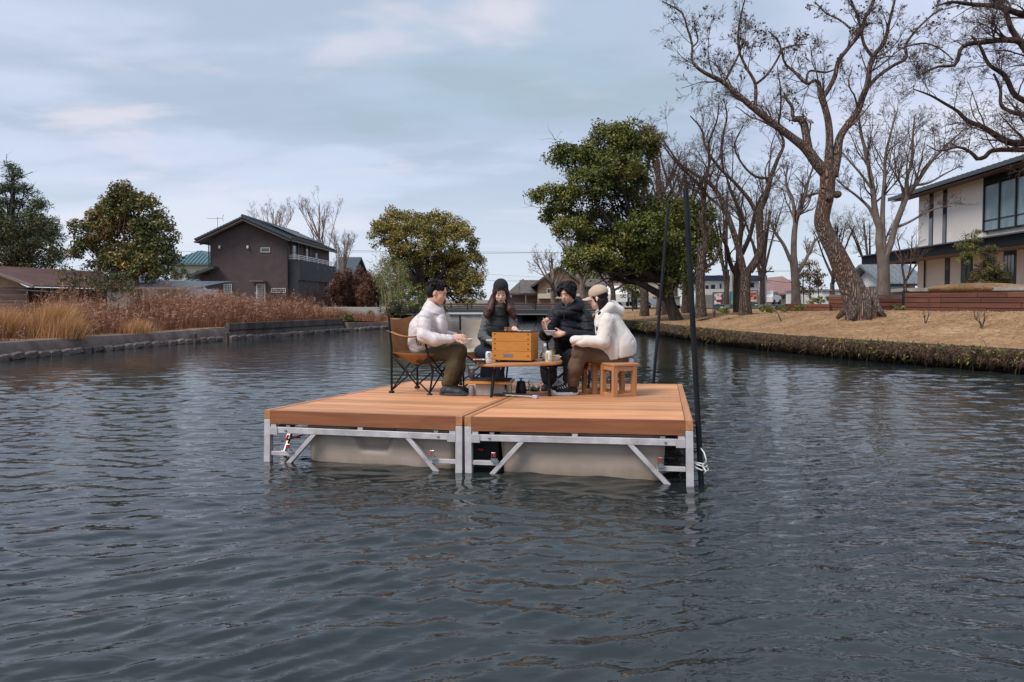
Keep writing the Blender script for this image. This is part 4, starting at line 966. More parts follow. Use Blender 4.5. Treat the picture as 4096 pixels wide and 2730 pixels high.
    for q in range(n):
        tx = bx[q]+(bx[q]-1576)*.9-20+rr.normal(0, 18); ty = rr.uniform(1005, 1100)+abs(tx-1550)*.6
        pts = [at(bx[q]+(tx-bx[q])*u**1.7, 1250+(ty-1250)*u, Y+rr.normal(0, .05)) for u in np.linspace(0, 1, 8)]
        P.append([tuple(p) for p in pts]); R.append(np.linspace(.022, .006, 8))
    P = np.array(P); P[:, :, 1] += rr.normal(0, .7, n)[:, None]; V, Fc = tubes_np(P, np.array(R), 5); b = np.array(world_loc(t))
    link_mesh('culms', np_mesh('culms', V-b, Fc, True), mat('bamboo_culm', (0.34, 0.30, 0.15), .5, var=.3), t, tuple(b))
    C = P[:, 4:, :].reshape(-1, 3); C = np.repeat(C, 3, 0)+rr.normal(0, .16, (len(C)*3, 3)); C2 = P[:, 1:3, :].reshape(-1, 3)+rr.normal(0, .2, (n*2, 3))
    V, Fc, T = leaf_quads(rr, np.concatenate([C, C2]), 8, .24, .034, np.clip(rr.normal(.5, .2, len(C)+len(C2)), 0, 1), 0, 5)
    tag(link_mesh('leaves', np_mesh('leaves', V-b, Fc, False, T), LEAF['bamboo'], t, tuple(b)), kind='stuff')
    shrub('leafy green bush right of the bamboo, behind the man in the pale jacket', 1650, 1262, 43, [(1640, 1170, 50, 45, 0), (1690, 1200, 60, 45, 0), (1620, 1215, 50, 40, 0), (1720, 1235, 70, 30, 0)], LEAF['shrub'], 82, dens=3)
    shrub('dark clipped bush at the foot of the bamboo', 1560, 1275, 41, [(1560, 1240, 50, 32, 0), (1600, 1250, 40, 26, 0)], LEAF['dark'], 83)
    shrub('round green shrub on the bank below the rust-brown conifers', 1490, 1290, 39, [(1492, 1265, 26, 18, 0)], LEAF['shrub'], 84)
    shrub('small grey-green shrub right of the round one by the canal edge', 1527, 1298, 38, [(1527, 1283, 17, 13, 0)], LEAF['shrub'], 85)
    shrub('yellow-green bush spilling over the canal wall', 1395, 1315, 31.5, [(1395, 1292, 26, 24, 0), (1385, 1275, 20, 14, 0)], LEAF['shrub'], 86, size=.06)
    shrub('sprawling yellow-green bush behind the end of the higher wall', 1335, 1290, 33, [(1335, 1270, 44, 18, 0), (1300, 1265, 30, 14, 0), (1370, 1268, 26, 14, 0)], LEAF['shrub'], 87, size=.06, rad=.2)
    # purple-brown twiggy shrub in front of the house side
    tw = thing('twiggy_shrub', 'leafless purple-brown shrub against the right side of the gabled house', 'shrub', ground_at(1230, 1250, 47), 'shrubs on the left bank')
    rr = np.random.RandomState(19); b = np.array(world_loc(tw)); st = b+np.c_[rr.uniform(-1.4, 1.8, 60), rr.uniform(-.6, .6, 60), np.zeros(60)]
    P, D, R = level(rr, st, unit(np.c_[rr.normal(0, .35, (60, 2)), np.ones(60)]), rr.uniform(1.2, 2.3, 60), np.full(60, .02), 7, .12, .02, .3)
    parts = [tubes_np(P, R, 4)+(None,)]; Lc = np.full(60, 1.6)
    for c in (6, 4): pos, nd, Lc, r = kids(rr, P, D, R, Lc, c, .2, (38, 12), .5, .6); P, D, R = level(rr, pos, nd, Lc, np.maximum(r, .008), 5, .2, .02, .4); parts.append(tubes_np(P, R, 3)+(None,))
    V, Fc, T = join_np([(v, f, np.zeros(len(v))) for v, f, _ in parts])
    tag(link_mesh('twigs', np_mesh('twigs', V-b, Fc), bark('purple_twig', (0.10, 0.062, 0.055), (0.06, 0.035, 0.033), 4), tw, tuple(b)), kind='stuff')
    # bare trees behind the gabled house
    for k, (bx, top, sp, lab) in enumerate(((1275, 815, 110, 'tall pale bare tree behind the right side of the gabled house'), (1090, 835, 110, 'bare tree whose twigs show above the ridge of the gabled house'), (1375, 950, 60, 'low pale bare tree right of the gabled house roof'))):
        rr = random.Random(130+k); Yt = 76; ls = [limb([(bx, 1215, 14), (bx, top+140, 7), (bx+4, top, 2)], Yt)]
        for q in range(9):
            a = rr.choice((-1, 1))*rr.uniform(.2, 1); h = rr.uniform(.25, .8); y0 = 1150-(1150-top)*h
            ls.append(limb([(bx, y0+60, 5), (bx+a*sp*.35, y0, 3.5, rr.uniform(-1, 1)), (bx+a*sp*.6, y0-(y0-top)*.5, 2.2, rr.uniform(-2, 2)), (bx+a*sp*.8, max(top, y0-(y0-top)*.9), 1.2)], Yt))
        tree('bare_tree', lab, 'bare trees behind the houses on the left', ground_at(bx, 1218, Yt), ls, 130+k, counts=(9, 5, 5), bk=bk_pale, sides=6, wob=(.08, .1, .14), trop=(.12, .1, .05), rmin=.006, lf=(.30, .55, .55), rf=(.4, .5, .55), ang=((30, 8), (30, 10), (32, 12)))
    # right bank small plants
    Y = 42
    L = pxlobes([(2505, 1110, 30, 30, 0), (2540, 1140, 40, 30, 0), (2510, 1165, 34, 26, 0), (2560, 1190, 28, 24, 0)], Y, 1.0)
    foliage_tree('young_evergreen', 'small round-topped green tree held by stakes in front of the cream building', 'evergreen trees', ground_at(2530, 1240, Y), [limb([(2530, 1245, 5), (2528, 1120, 3)], Y)], L, 101, dens=5, nper=50, rad=.26, size=.06, leaf=LEAF['camphor'], bk=bk_dark)
    Y = 40
    L = pxlobes([(3230, 1060, 34, 22, 0), (3260, 1100, 48, 24, 0), (3215, 1120, 42, 26, 0), (3275, 1145, 46, 24, 0), (3225, 1165, 40, 20, 0), (3180, 1140, 22, 20, 0)], Y, 1.0)
    t = foliage_tree('garden_tree', 'mixed green and reddish garden trees on poles left of the leaning trunk', 'evergreen trees', ground_at(3240, 1215, Y), [limb([(3240, 1215, 6), (3240, 1050, 2)], Y), limb([(3215, 1215, 4), (3212, 1080, 2)], Y), limb([(3275, 1215, 4), (3272, 1090, 2)], Y)], L, 102, dens=4.5, nper=36, rad=.26, size=.06, leaf=LEAF['maple'], bk=bk_dark)
    Y = 27
    L = pxlobes([(3965, 1060, 34, 30, 0), (3945, 1095, 50, 32, 0), (3985, 1110, 46, 32, 0), (3925, 1128, 48, 26, 0), (3952, 1015, 24, 26, 0), (4005, 1130, 30, 20, 0)], Y, 1.0)
    foliage_tree('garden_tree', 'dense round dark green shrub tree on the grassy mound before the white building', 'evergreen trees', ground_at(3945, 1158, Y), [limb([(3945, 1160, 8), (3950, 1060, 4)], Y), limb([(3930, 1160, 6), (3925, 1090, 3)], Y)], L, 103, dens=11, nper=60, rad=.17, size=.04, leaf=LEAF['dark'], bk=bk_pale)
    L = pxlobes([(3855, 985, 26, 14, 0), (3895, 940, 18, 16, 0), (3870, 1030, 26, 20, 0), (3900, 1000, 16, 14, 0), (3890, 965, 12, 10, 0)], Y, 1.0)
    foliage_tree('garden_tree', 'tall thin open-branched young tree on the grassy mound, left of the round one', 'evergreen trees', ground_at(3888, 1158, Y), [limb([(3888, 1160, 5), (3890, 1040, 4), (3888, 930, 2)], Y)], L, 104, dens=10, nper=40, rad=.14, size=.035, leaf=LEAF['camphor'], bk=bk_dark)
    # little pruned stumps on the slope
    for k, (px, py, Yp, pts, lab) in enumerate(((3700, 1292, 17.5, [[(3702, 1297, 12), (3697, 1268, 7), (3695, 1245, 5)], [(3703, 1292, 10), (3714, 1262, 7), (3717, 1200, 4)]], 'small pruned shrub with three upright shoots on the grass slope, left of its larger neighbour'),
                                              (3926, 1310, 16.5, [[(3928, 1312, 16), (3918, 1290, 9), (3902, 1275, 7), (3896, 1245, 4)], [(3929, 1308, 12), (3937, 1280, 8), (3938, 1250, 5)], [(3926, 1300, 8), (3912, 1262, 5), (3915, 1235, 3)]], 'largest pruned candelabra-shaped shrub on the slope near the right edge'),
                                              (2858, 1268, 25, [[(2858, 1270, 10), (2850, 1240, 5)], [(2858, 1268, 8), (2864, 1235, 5)], [(2858, 1268, 8), (2856, 1230, 5)]], 'low bare twiggy shrub below the left poster board'),
                                              (3120, 1282, 22, [[(3124, 1284, 9), (3116, 1265, 5), (3108, 1250, 4)]], 'single leaning cut stem on the grass slope in the middle of the bank'))):
        Yp = on_bank(px, py+6, 40); t = thing('pruned_shrub', lab, 'shrub', ground_at(px, py+6, Yp), 'pruned shrubs on the grass slope')
        P, D, R, Lg = limb_arrays([limb([(a_, b_, w_*.55) for a_, b_, w_ in q], Yp) for q in pts], 8); V, Fc = tubes_np(P, R, 6); b = np.array(world_loc(t)); link_mesh('stems', np_mesh('stems', V-b, Fc, True), bk_red, t, tuple(b))
        pos, nd, Lc, r = kids(rng, P, D, R, Lg, 9, .3, (35, 10), .4, .5, .3); P, D, R = level(rng, pos, nd, Lc, np.maximum(r, .003), 4, .1, .1, .4); V, Fc = tubes_np(P, R, 3)
        link_mesh('shoots', np_mesh('shoots', V-b, Fc), bk_red, t, tuple(b))
    for k, (px, py, Yp, r_, lab, lf) in enumerate(((2890, 1252, 26, 24, 'low dark green clump of leaves at the foot of the left poster board', 'camphor'), (3070, 1243, 28, 34, 'low green ground plants in front of the timber edging', 'shrub'), (3125, 1238, 28, 30, 'yellowish ground plants right of the green ones', 'bamboo'), (3195, 1240, 27, 26, 'bushy green clump at the foot of the straight pale trunk', 'shrub'), (3600, 1238, 21, 10, 'tiny yellow-green weed at the foot of the timber wall', 'bamboo'), (4080, 1225, 18, 22, 'green weed at the right end of the timber wall', 'shrub'), (3290, 1212, 36, 60, 'flower-bed greenery behind the low timber edging', 'shrub'))):
        L = pxlobes([(px, py-4, r_, r_*.32, 0)], Yp, .8)
        foliage_tree('ground_plant', lab, 'low plants on the right bank', ground_at(px, py, Yp), None, L, 110+k, dens=14, nper=24, rad=.12, size=.05, leaf=LEAF[lf], bk=bk_dark, cat='plant')
evergreens()

def reeds():
    rng = np.random.RandomState(33)
    def patch(n, x0, x1, y0, y1, tt, Hh, dens_t, name, label, stops, seed, kind='stuff', wid=(.007, .016)):
        rng = np.random.RandomState(seed)
        sel = np.where((lbp[:, 1] > y0) & (lbp[:, 1] < y1))[0]; i = rng.choice(sel, n); t = rng.uniform(tt[0], tt[1], n)
        xy = lbp[i]+lbn[i]*t[:, None]+rng.uniform(-.2, .2, (n, 2))
        cl = noise2(xy[:, 0], xy[:, 1], seed, 1.1); keep = cl > dens_t; xy = xy[keep]; i = i[keep]; t = t[keep]; cl = cl[keep]; n = len(xy)
        z = left_h(lbp[i, 1], t)-.03
        hh = (Hh[0]+(Hh[1]-Hh[0])*np.clip(.5+.35*cl, 0, 1))*rng.uniform(.55, 1.1, n)*np.clip(.35+t/2.2, .35, 1)
        d = unit(np.c_[rng.normal(0, .16, (n, 2)), np.ones(n)])
        return xy, z, hh, d, cl
    st = [(0, (0.07, 0.026, 0.016)), (.4, (0.20, 0.078, 0.042)), (.75, (0.34, 0.165, 0.095)), (1, (0.50, 0.32, 0.22))]
    m = mat('dry_reed', (0, 0, 0), .9, tint=st)
    parts = []
    for (n, y0, y1, tt, Hh, dt, sd) in ((15000, 9, 22.5, (.7, 5.5), (.35, 1.0), -.5, 1), (13000, 22, 31.5, (.7, 6.5), (.45, 1.35), -.6, 2), (4000, 31, 36.5, (1.2, 4.5), (.25, .6), -.3, 3), (5000, 22, 30, (3, 7), (.5, 1.4), .1, 4)):
        xy, z, hh, d, cl = patch(n, 0, 0, y0, y1, tt, Hh, dt, '', '', st, 100+sd); k = len(xy)
        parts.append(strips(rng, np.c_[xy, z], d, hh, rng.uniform(.010, .022, k), rng.uniform(.0, .5, k), 2, np.clip(.42+.24*cl+rng.normal(0, .13, k), 0, 1)))
        # side leaves
        q = rng.choice(k, k//2); parts.append(strips(rng, np.c_[xy[q], z[q]+hh[q]*rng.uniform(.2, .7, len(q))], unit(np.c_[rng.normal(0, .9, (len(q), 2)), np.ones(len(q))]), hh[q]*.35, np.full(len(q), .02), np.full(len(q), 1.2), 2, np.clip(.5+rng.normal(0, .2, len(q)), 0, 1)))
        # feathery plumes
        if sd in (1, 2, 4):
            q = rng.choice(k, k//9); top = np.c_[xy[q], z[q]+hh[q]*.97]; top = top+d[q]*0
            for r_ in range(7):
                parts.append(strips(rng, top+rng.normal(0, .02, (len(q), 3))-np.array([0, 0, .03*r_]), unit(np.c_[rng.normal(.35, .45, (len(q), 2)), np.ones(len(q))]), rng.uniform(.07, .17, len(q)), np.full(len(q), .022), np.full(len(q), 1.1), 2, np.clip(.82+rng.normal(0, .12, len(q)), 0, 1)))
    V, Fc, T = join_np(parts); tag(link_mesh('reed_bed', np_mesh('reed_bed', V, Fc, False, T), m), kind='stuff')
    # golden clumps that stand out
    mg = mat('golden_grass', (0, 0, 0), .85, tint=[(0, (0.30, 0.135, 0.045)), (.5, (0.58, 0.29, 0.11)), (1, (0.72, 0.46, 0.24))])
    for px, py, Yp, w, h, n, lab in ((205, 1345, 18.3, .32, .95, 2600, 'tall clump of golden pampas grass standing out among the brown reeds'), (260, 1345, 18.0, .3, .6, 1500, 'shorter arching golden grass clump right of the tall one'), (0, 1345, 17.6, .25, .85, 1200, 'golden grass clump cut by the left edge'), (1290, 1290, 31, .22, .55, 800, 'small orange grass tuft on top of the higher wall'), (540, 1330, 20.5, .3, .45, 900, 'low golden grass patch at the middle of the reed bed')):
        p = at(px, py, Yp); gz = ground_z(p.x, p.y); b = np.array((p.x, p.y, gz)); r = np.random.RandomState(int(px)+1)
        xy = r.normal(0, w, (n, 2))*.6; d = unit(np.c_[xy*.5+r.normal(.12, .1, (n, 2)), np.ones(n)])
        V, Fc, T = strips(r, np.c_[xy, np.zeros(n)-.02], d, h*r.uniform(.6, 1.15, n), r.uniform(.006, .014, n), r.uniform(.2, 1.0, n), 4)
        tag(link_mesh('grass_clump', np_mesh('grass_clump', V, Fc, False, T), mg, None, tuple(b)), lab, 'grass clump', 'golden grass clumps on the left bank')
reeds()

# ------------------------------------------------------------------ buildings
MT['brownwall'] = mat('brown_stucco', (0.094, 0.072, 0.073), 0.9, c2=(0.076, 0.058, 0.059), scale=2, detail=8, bump=.2, bscale=40)
MT['darkwall'] = mat('dark_stucco', (0.045, 0.05, 0.057), 0.9, var=.15, scale=2)
MT['rooftile'] = mat('dark_roof_tile', (0.050, 0.066, 0.078), 0.5, var=.25, scale=12, obj_rand=.12)
MT['brownroof'] = mat('dusty_brown_roof', (0.115, 0.095, 0.088), .7, var=.3, scale=2)
MT['tealtile'] = mat('teal_roof_tile', (0.075, 0.15, 0.17), 0.45, var=.2, scale=12)
MT['soffit'] = mat('soffit', (0.21, 0.16, 0.15), 0.9)
MT['cream'] = mat('cream_wall', (0.60, 0.54, 0.43), 0.9, var=.06, scale=2)
MT['plaster'] = mat('warm_white_wall', (0.74, 0.68, 0.64), 0.9, c2=(0.69, 0.63, 0.59), scale=.9, detail=6)
MT['whitepaint'] = mat('white_paint', (0.78, 0.77, 0.76), 0.6)
MT['frame_white'] = mat('white_frame', (0.66, 0.62, 0.58), 0.5)
MT['frame_dark'] = mat('dark_frame', (0.02, 0.024, 0.028), 0.4)
MT['glass'] = mat('window_glass', (0.035, 0.055, 0.065), 0.06, spec=.8, c2=(0.06, 0.085, 0.095), scale=.8)
MT['glass_pale'] = mat('pale_window_glass', (0.22, 0.32, 0.36), 0.07, spec=.8, c2=(0.14, 0.22, 0.255), scale=.7, stretch=(3, 3, .5))
MT['metalroof'] = mat('charcoal_metal', (0.055, 0.065, 0.075), 0.4, .3)
MT['fasciablk'] = mat('black_fascia', (0.008, 0.010, 0.012), 0.7, spec=.2)
MT['timber'] = wood('rust_timber', (0.165, 0.062, 0.037), (0.095, 0.034, 0.021), .22, .8, 0, 6)
MT['greyblock'] = mat('grey_block', (0.27, 0.25, 0.235), 0.9, var=.1, scale=3)
MT['oldwood'] = wood('old_boards', (0.215, 0.155, 0.135), (0.11, 0.075, 0.065), .22, .9, 0, 6)
MT['rustroof'] = mat('rusty_roof', (0.125, 0.058, 0.048), 0.85, c2=(0.065, 0.032, 0.028), scale=1.2, detail=9)
MT['tealboard'] = mat('dark_teal_board', (0.045, 0.10, 0.11), 0.5)

def Pz(px, py, Y): return at(px, py, Y)
def window(parent, c, w, h, facing='y', fm=None, gm=None, bars=(0, 0), fw=.05, name='window', depth=.06):
    # facing 'y': in a wall seen from -Y; facing 'x': in a wall seen from +X; facing '-x'
    c = Vector(c)
    def pl(a, d, z): # along, depth (towards viewer), up
        if facing == 'y': return c+Vector((a, -d, z))
        if facing == 'x': return c+Vector((d, a, z))
        return c+Vector((-d, a, z))
    def bx(mb, a, z, sa, sz, d0, sd): 
        q = pl(a, d0, z); mb.box(q, (sa, sd, sz) if facing == 'y' else (sd, sa, sz))
    m = MB(); bx(m, 0, h/2-fw/2, w, fw, depth/2, depth); bx(m, 0, -h/2+fw/2, w, fw, depth/2, depth)
    bx(m, -w/2+fw/2, 0, fw, h-2*fw, depth/2, depth); bx(m, w/2-fw/2, 0, fw, h-2*fw, depth/2, depth)
    fr = m.build(name, fm or MT['frame_white'], parent)
    g = MB(); bx(g, 0, 0, w-2*fw, h-2*fw, .012, .02); g.build('pane', gm or MT['glass'], fr)
    if bars != (0, 0):
        b = MB()
        for i in range(bars[0]): bx(b, -w/2+fw+(w-2*fw)*(i+1)/(bars[0]+1), 0, .02, h-2*fw, depth*.8, .02)
        for i in range(bars[1]): bx(b, 0, -h/2+fw+(h-2*fw)*(i+1)/(bars[1]+1), w-2*fw, .02, depth*.8+.012, .02)
        o = b.build('bars', fm or MT['frame_white'], fr); tag(o, kind='stuff')
    return fr
def gable_house():
    Y = 55.0; gz = .78
    X0, X1 = Pz(843, 1200, Y).x, Pz(1151, 1200, Y).x
    pk = Pz(985, 872, Y); el = Pz(796, 962, Y); er = Pz(1178, 957, Y); Y1 = Y+12.6
    t = thing('gabled_house', 'two-storey dark brown gabled house with a white-railed balcony beyond the left bank', 'house', ((X0+X1)/2, Y, gz), 'houses on the left bank')
    sL = (pk.z-el.z)/(pk.x-el.x); sR = (pk.z-er.z)/(er.x-pk.x); th = .32
    zl = pk.z-(pk.x-X0)*sL-th; zr = pk.z-(X1-pk.x)*sR-th
    prof = [(X0, gz-.3), (X1, gz-.3), (X1, zr), (pk.x, pk.z-th), (X0, zl)]
    mb = MB(); vs = [Vector((x, Y, z)) for x, z in prof]+[Vector((x, Y1, z)) for x, z in prof]
    mb.add(vs, [(0, 1, 2, 3, 4), (9, 8, 7, 6, 5), (0, 5, 6, 1), (1, 6, 7, 2), (2, 7, 8, 3), (3, 8, 9, 4), (4, 9, 5, 0)])
    mb.build('wall', MT['brownwall'], t)
    # roof slabs
    def slab(a, b, name, off=.0):
        m = MB(); y0, y1 = Y-.75, Y1+.7
        d = Vector((b.x-a.x, 0, b.z-a.z)); n = Vector((-d.z, 0, d.x)).normalized()
        if n.z < 0: n = -n
        for k in range(0, 1):
            p = [Vector((a.x, y0, a.z)), Vector((b.x, y0, b.z)), Vector((b.x, y1, b.z)), Vector((a.x, y1, a.z))]
            m.add([q-n*.22 for q in p]+p, [(3, 2, 1, 0), (4, 5, 6, 7), (0, 1, 5, 4), (1, 2, 6, 5), (2, 3, 7, 6), (3, 0, 4, 7)])
        r = m.build(name, MT['rooftile'], t)
        # courses of tiles with rolled tops
        tb = MB(); L = d.length; d.normalize(); nrow = int(L/.28); ncol = 44
        for i in range(nrow):
            q = a+d*(i+.5)*L/nrow+n*.03
            tb.bar((q.x, y0, q.z), (q.x, y1, q.z), L/nrow*1.02, .05, (n.x-d.x*.14, 0, n.z-d.z*.14) if a.z > b.z else (n.x+d.x*.14, 0, n.z+d.z*.14))
        # visible end tiles on the gable edge
        o = tb.build('tile_courses', MT['rooftile'], t); tag(o, kind='stuff')
        m2 = MB(); m2.bar(a-n*.25+Vector((0, Y-.62-a.y, 0)), b-n*.25+Vector((0, Y-.62-b.y, 0)), .5, .03, tuple(n)); m2.build('soffit', MT['soffit'], t)
        eb = MB(); me = None
        for i in range(nrow):
            q = a+d*(i+.5)*L/nrow
            e = MB(); e.box((0, 0, 0), (L/nrow*.95, .12, .17), Matrix.Rotation(-math.atan2(d.z, d.x)+.12, 3, 'Y'), .03)
            if me is None: me = e.mesh('edge_tile'); me.materials.append(MT['rooftile'])
            ob = bpy.data.objects.new('edge_tile', me); COL.objects.link(ob); ob.location = (q.x, y0-.04, q.z-.02); adopt(ob, t)
    slab(pk.copy(), el.copy(), 'roof'); slab(pk.copy(), er.copy(), 'roof')
    m = MB(); m.tube([(pk.x, Y-.8, pk.z+.06), (pk.x, Y1+.7, pk.z+.06)], .14, 8); m.build('ridge', MT['rooftile'], t)
    # solar panels on the right slope
    d = (er-pk); n = Vector((-d.z, 0, d.x)).normalized(); n = n if n.z > 0 else -n
    for i in range(4):
        a = pk+d*.18+n*.17; b = pk+d*.78+n*.17; m = MB(); y0 = Y+3.2+i*2.1
        m.bar((a.x, y0+1, a.z), (b.x, y0+1, b.z), 1.95, .05, tuple(n)); m.build('solar_panel', MT['metalroof'], t)
    # lean-to on the left
    xl = Pz(772, 1200, Y).x; lt = Pz(866, 1066, Y-.4); ll = Pz(755, 1105, Y-.4); wl = Pz(803, 1200, Y).x
    zz = lambda x: lt.z+(x-lt.x)*(lt.z-ll.z)/(lt.x-ll.x)
    m = MB(); x0 = wl; m.add([(x0, Y-.02, gz-.3), (X0+.01, Y-.02, gz-.3), (X0+.01, Y-.02, zz(X0)-.3), (x0, Y-.02, zz(x0)-.3), (x0, Y+6, gz-.3), (X0+.01, Y+6, gz-.3), (X0+.01, Y+6, zz(X0)-.3), (x0, Y+6, zz(x0)-.3)], [(0, 1, 2, 3), (7, 6, 5, 4), (3, 2, 6, 7), (4, 0, 3, 7)])
    m.build('wall', MT['brownwall'], t)
    m = MB(); m.bar((ll.x, Y+2.5, ll.z-.1), (lt.x, Y+2.5, lt.z-.1), 7, .2, (-.4, 0, 1)); m.build('lean_to_roof', MT['rooftile'], t)
    # front details
    def pp(px, py): p = Pz(px, py, Y); return (p.x, Y, p.z)
    k = Y/F
    window(t, pp(1062, 1001), 37*k, 19*k, bars=(0, 0)); window(t, pp(912, 1157), 32*k, 38*k, bars=(3, 4)); window(t, pp(1115, 1163), 58*k, 18*k, bars=(7, 1)); window(t, pp(845, 1175), 58*k, 22*k, bars=(0, 1))
    window(t, (pp(1044, 1180)[0], Y, (1.4-(1230-1200)*k+1.4-(1137-1200)*k)/2), 36*k, 94*k, bars=(4, 11), fw=.09, name='door')
    m = MB(); c = pp(1039, 1126); m.box((c[0], Y-.4, c[2]), (56*k, .8, .07)); m.box((c[0], Y-.06, c[2]-.12), (50*k, .1, .16)); m.build('door_canopy', MT['soffit'], t)
    for px in (880, 993):
        c = pp(px, 989); m = MB(); m.lathe([(.0, -.12), (.09, -.12), (.09, .02), (.07, .10), (0, .13)], (c[0], Y-.12, c[2]), 10); m.build('vent_hood', MT['whitepaint'], t, True)
    m = MB(); m.tube([(X0-.06, Y-.1, zl-.2), (X0-.06, Y-.1, gz+2.6)], .05, 6); m.tube([(el.x+.1, Y-.1, el.z-.35), (X0-.06, Y-.1, zl-.3)], .05, 6); m.build('downpipe', MT['frame_dark'], t)
    m = MB(); m.tube([(X1+.05, Y-.08, zr-.1), (X1+.05, Y-.08, gz)], .05, 6); m.tube([(er.x-.1, Y-.1, er.z-.3), (X1+.05, Y-.1, zr-.35)], .05, 6); m.build('downpipe', MT['frame_dark'], t)
    m = MB()
    for sgn, p in ((1, el), (1, er)): m.tube([(p.x, Y-.8, p.z-.2), (p.x, Y1+.7, p.z-.2)], .07, 6)
    m2 = MB(); m2.tube([(el.x, Y-.8, el.z-.2), (el.x, Y1+.7, el.z-.2)], .07, 6); m2.build('gutter', MT['frame_dark'], t)
    m2 = MB(); m2.tube([(er.x, Y-.8, er.z-.2), (er.x, Y1+.7, er.z-.2)], .07, 6); m2.build('gutter', MT['frame_dark'], t)
    # right side: dark balcony block
    bx = X1+.9; ztop = 1.4+(1200-1046)*Y/F+.1; zbot = 1.4+(1200-1128)*(Y+6)/F
    m = MB(); m.box(((X1+bx)/2+.01, Y+5.9, (ztop+zbot)/2), (bx-X1, 11.4, ztop-zbot)); m.build('balcony_parapet', MT['darkwall'], t)
    m = MB(); m.box(((X1+bx)/2-.05, Y+3.2, (zbot+gz)/2-.1), (bx-X1-.1, 6.0, zbot-gz+.2)); m.build('porch_wall', MT['darkwall'], t)
    m = MB(); y0 = Y+.25
    for h in (.12, .26, .40): m.bar((bx-.05, y0, ztop+h), (bx-.05, Y+11.5, ztop+h), .05, .045)
    for h in (.12, .26, .40): m.bar((X1+.06, y0, ztop+h), (bx-.05, y0, ztop+h), .05, .045)
    for i in range(9): m.box((bx-.05, y0+i*1.4, ztop+.2), (.05, .05, .42))
    m.build('balcony_rail', MT['whitepaint'], t)
    for yy, w in ((Y+1.7, 1.7), (Y+5.2, 1.5)): window(t, (X1+.02, yy, ztop+.75), w, 2.0, 'x', MT['soffit'], MT['glass'], (1, 0), fw=.16, depth=.12)
    window(t, (X1+.02, Y+8, ztop+.8), .6, .5, 'x')
    for i in range(3): m = MB(); m.box((bx+.02, Y+5.2+i*2.3, ztop-.35), (.05, .16, .3)); m.build('parapet_slot', MT['frame_dark'], t)
    # aerial
    a = thing('television_aerial', 'thin television aerial on the left roof slope of the gabled house', 'aerial', Pz(871, 931, Y))
    b = Vector(a.location); m = MB(); m.tube([b, b+Vector((0, 0, 1.25))], .018, 5); m.tube([b+Vector((-.85, 0, 1.13)), b+Vector((.5, 0, 1.13))], .012, 4)
    for i in range(9): m.tube([b+Vector((-.8+i*.12, -.18, 1.13)), b+Vector((-.8+i*.12, .18, 1.13))], .006, 4)
    m.tube([b+Vector((.35, 0, 1.13)), b+Vector((.5, 0, 1.42))], .014, 4); m.tube([b+Vector((.35, 0, 1.13)), b+Vector((.5, 0, .9))], .014, 4); m.build('antenna', MT['metalroof'], a)
gable_house()

def hip_roof(t, x0, x1, y0, y1, z, h, ov, m_, name='roof', rows=0):
    x0 -= ov; x1 += ov; y0 -= ov; y1 += ov; w = min(x1-x0, y1-y0)/2; m = MB()
    if x1-x0 >= y1-y0: a, b = Vector((x0+w, (y0+y1)/2, z+h)), Vector((x1-w, (y0+y1)/2, z+h))
    else: a, b = Vector(((x0+x1)/2, y0+w, z+h)), Vector(((x0+x1)/2, y1-w, z+h))
    c = [Vector((x0, y0, z)), Vector((x1, y0, z)), Vector((x1, y1, z)), Vector((x0, y1, z))]; lo = [q-Vector((0, 0, .16)) for q in c]
    fs = [(3, 2, 1, 0), (0, 1, 5, 4), (1, 2, 6, 5), (2, 3, 7, 6), (3, 0, 4, 7)]
    if x1-x0 >= y1-y0: fs += [(4, 5, 9, 8), (5, 6, 9), (6, 7, 8, 9), (7, 4, 8)]
    else: fs += [(4, 5, 8), (5, 6, 9, 8), (6, 7, 9), (7, 4, 8, 9)]
    m.add(lo+c+[a, b], fs); r = m.build(name, m_, t)
    if rows:
        tb = MB(); n = int((x1-x0)/.42)
        for i in range(n):
            x = x0+(i+.5)*(x1-x0)/n; q = min(1, (min(x-x0, x1-x))/w); top = Vector((x, y0+(a.y-y0)*q, z+h*q)); tb.tube([(x, y0-.02, z+.03), top+Vector((0, 0, .03))], .06, 5)
        o = tb.build('tile_rows', m_, t); tag(o, kind='stuff')
    return r
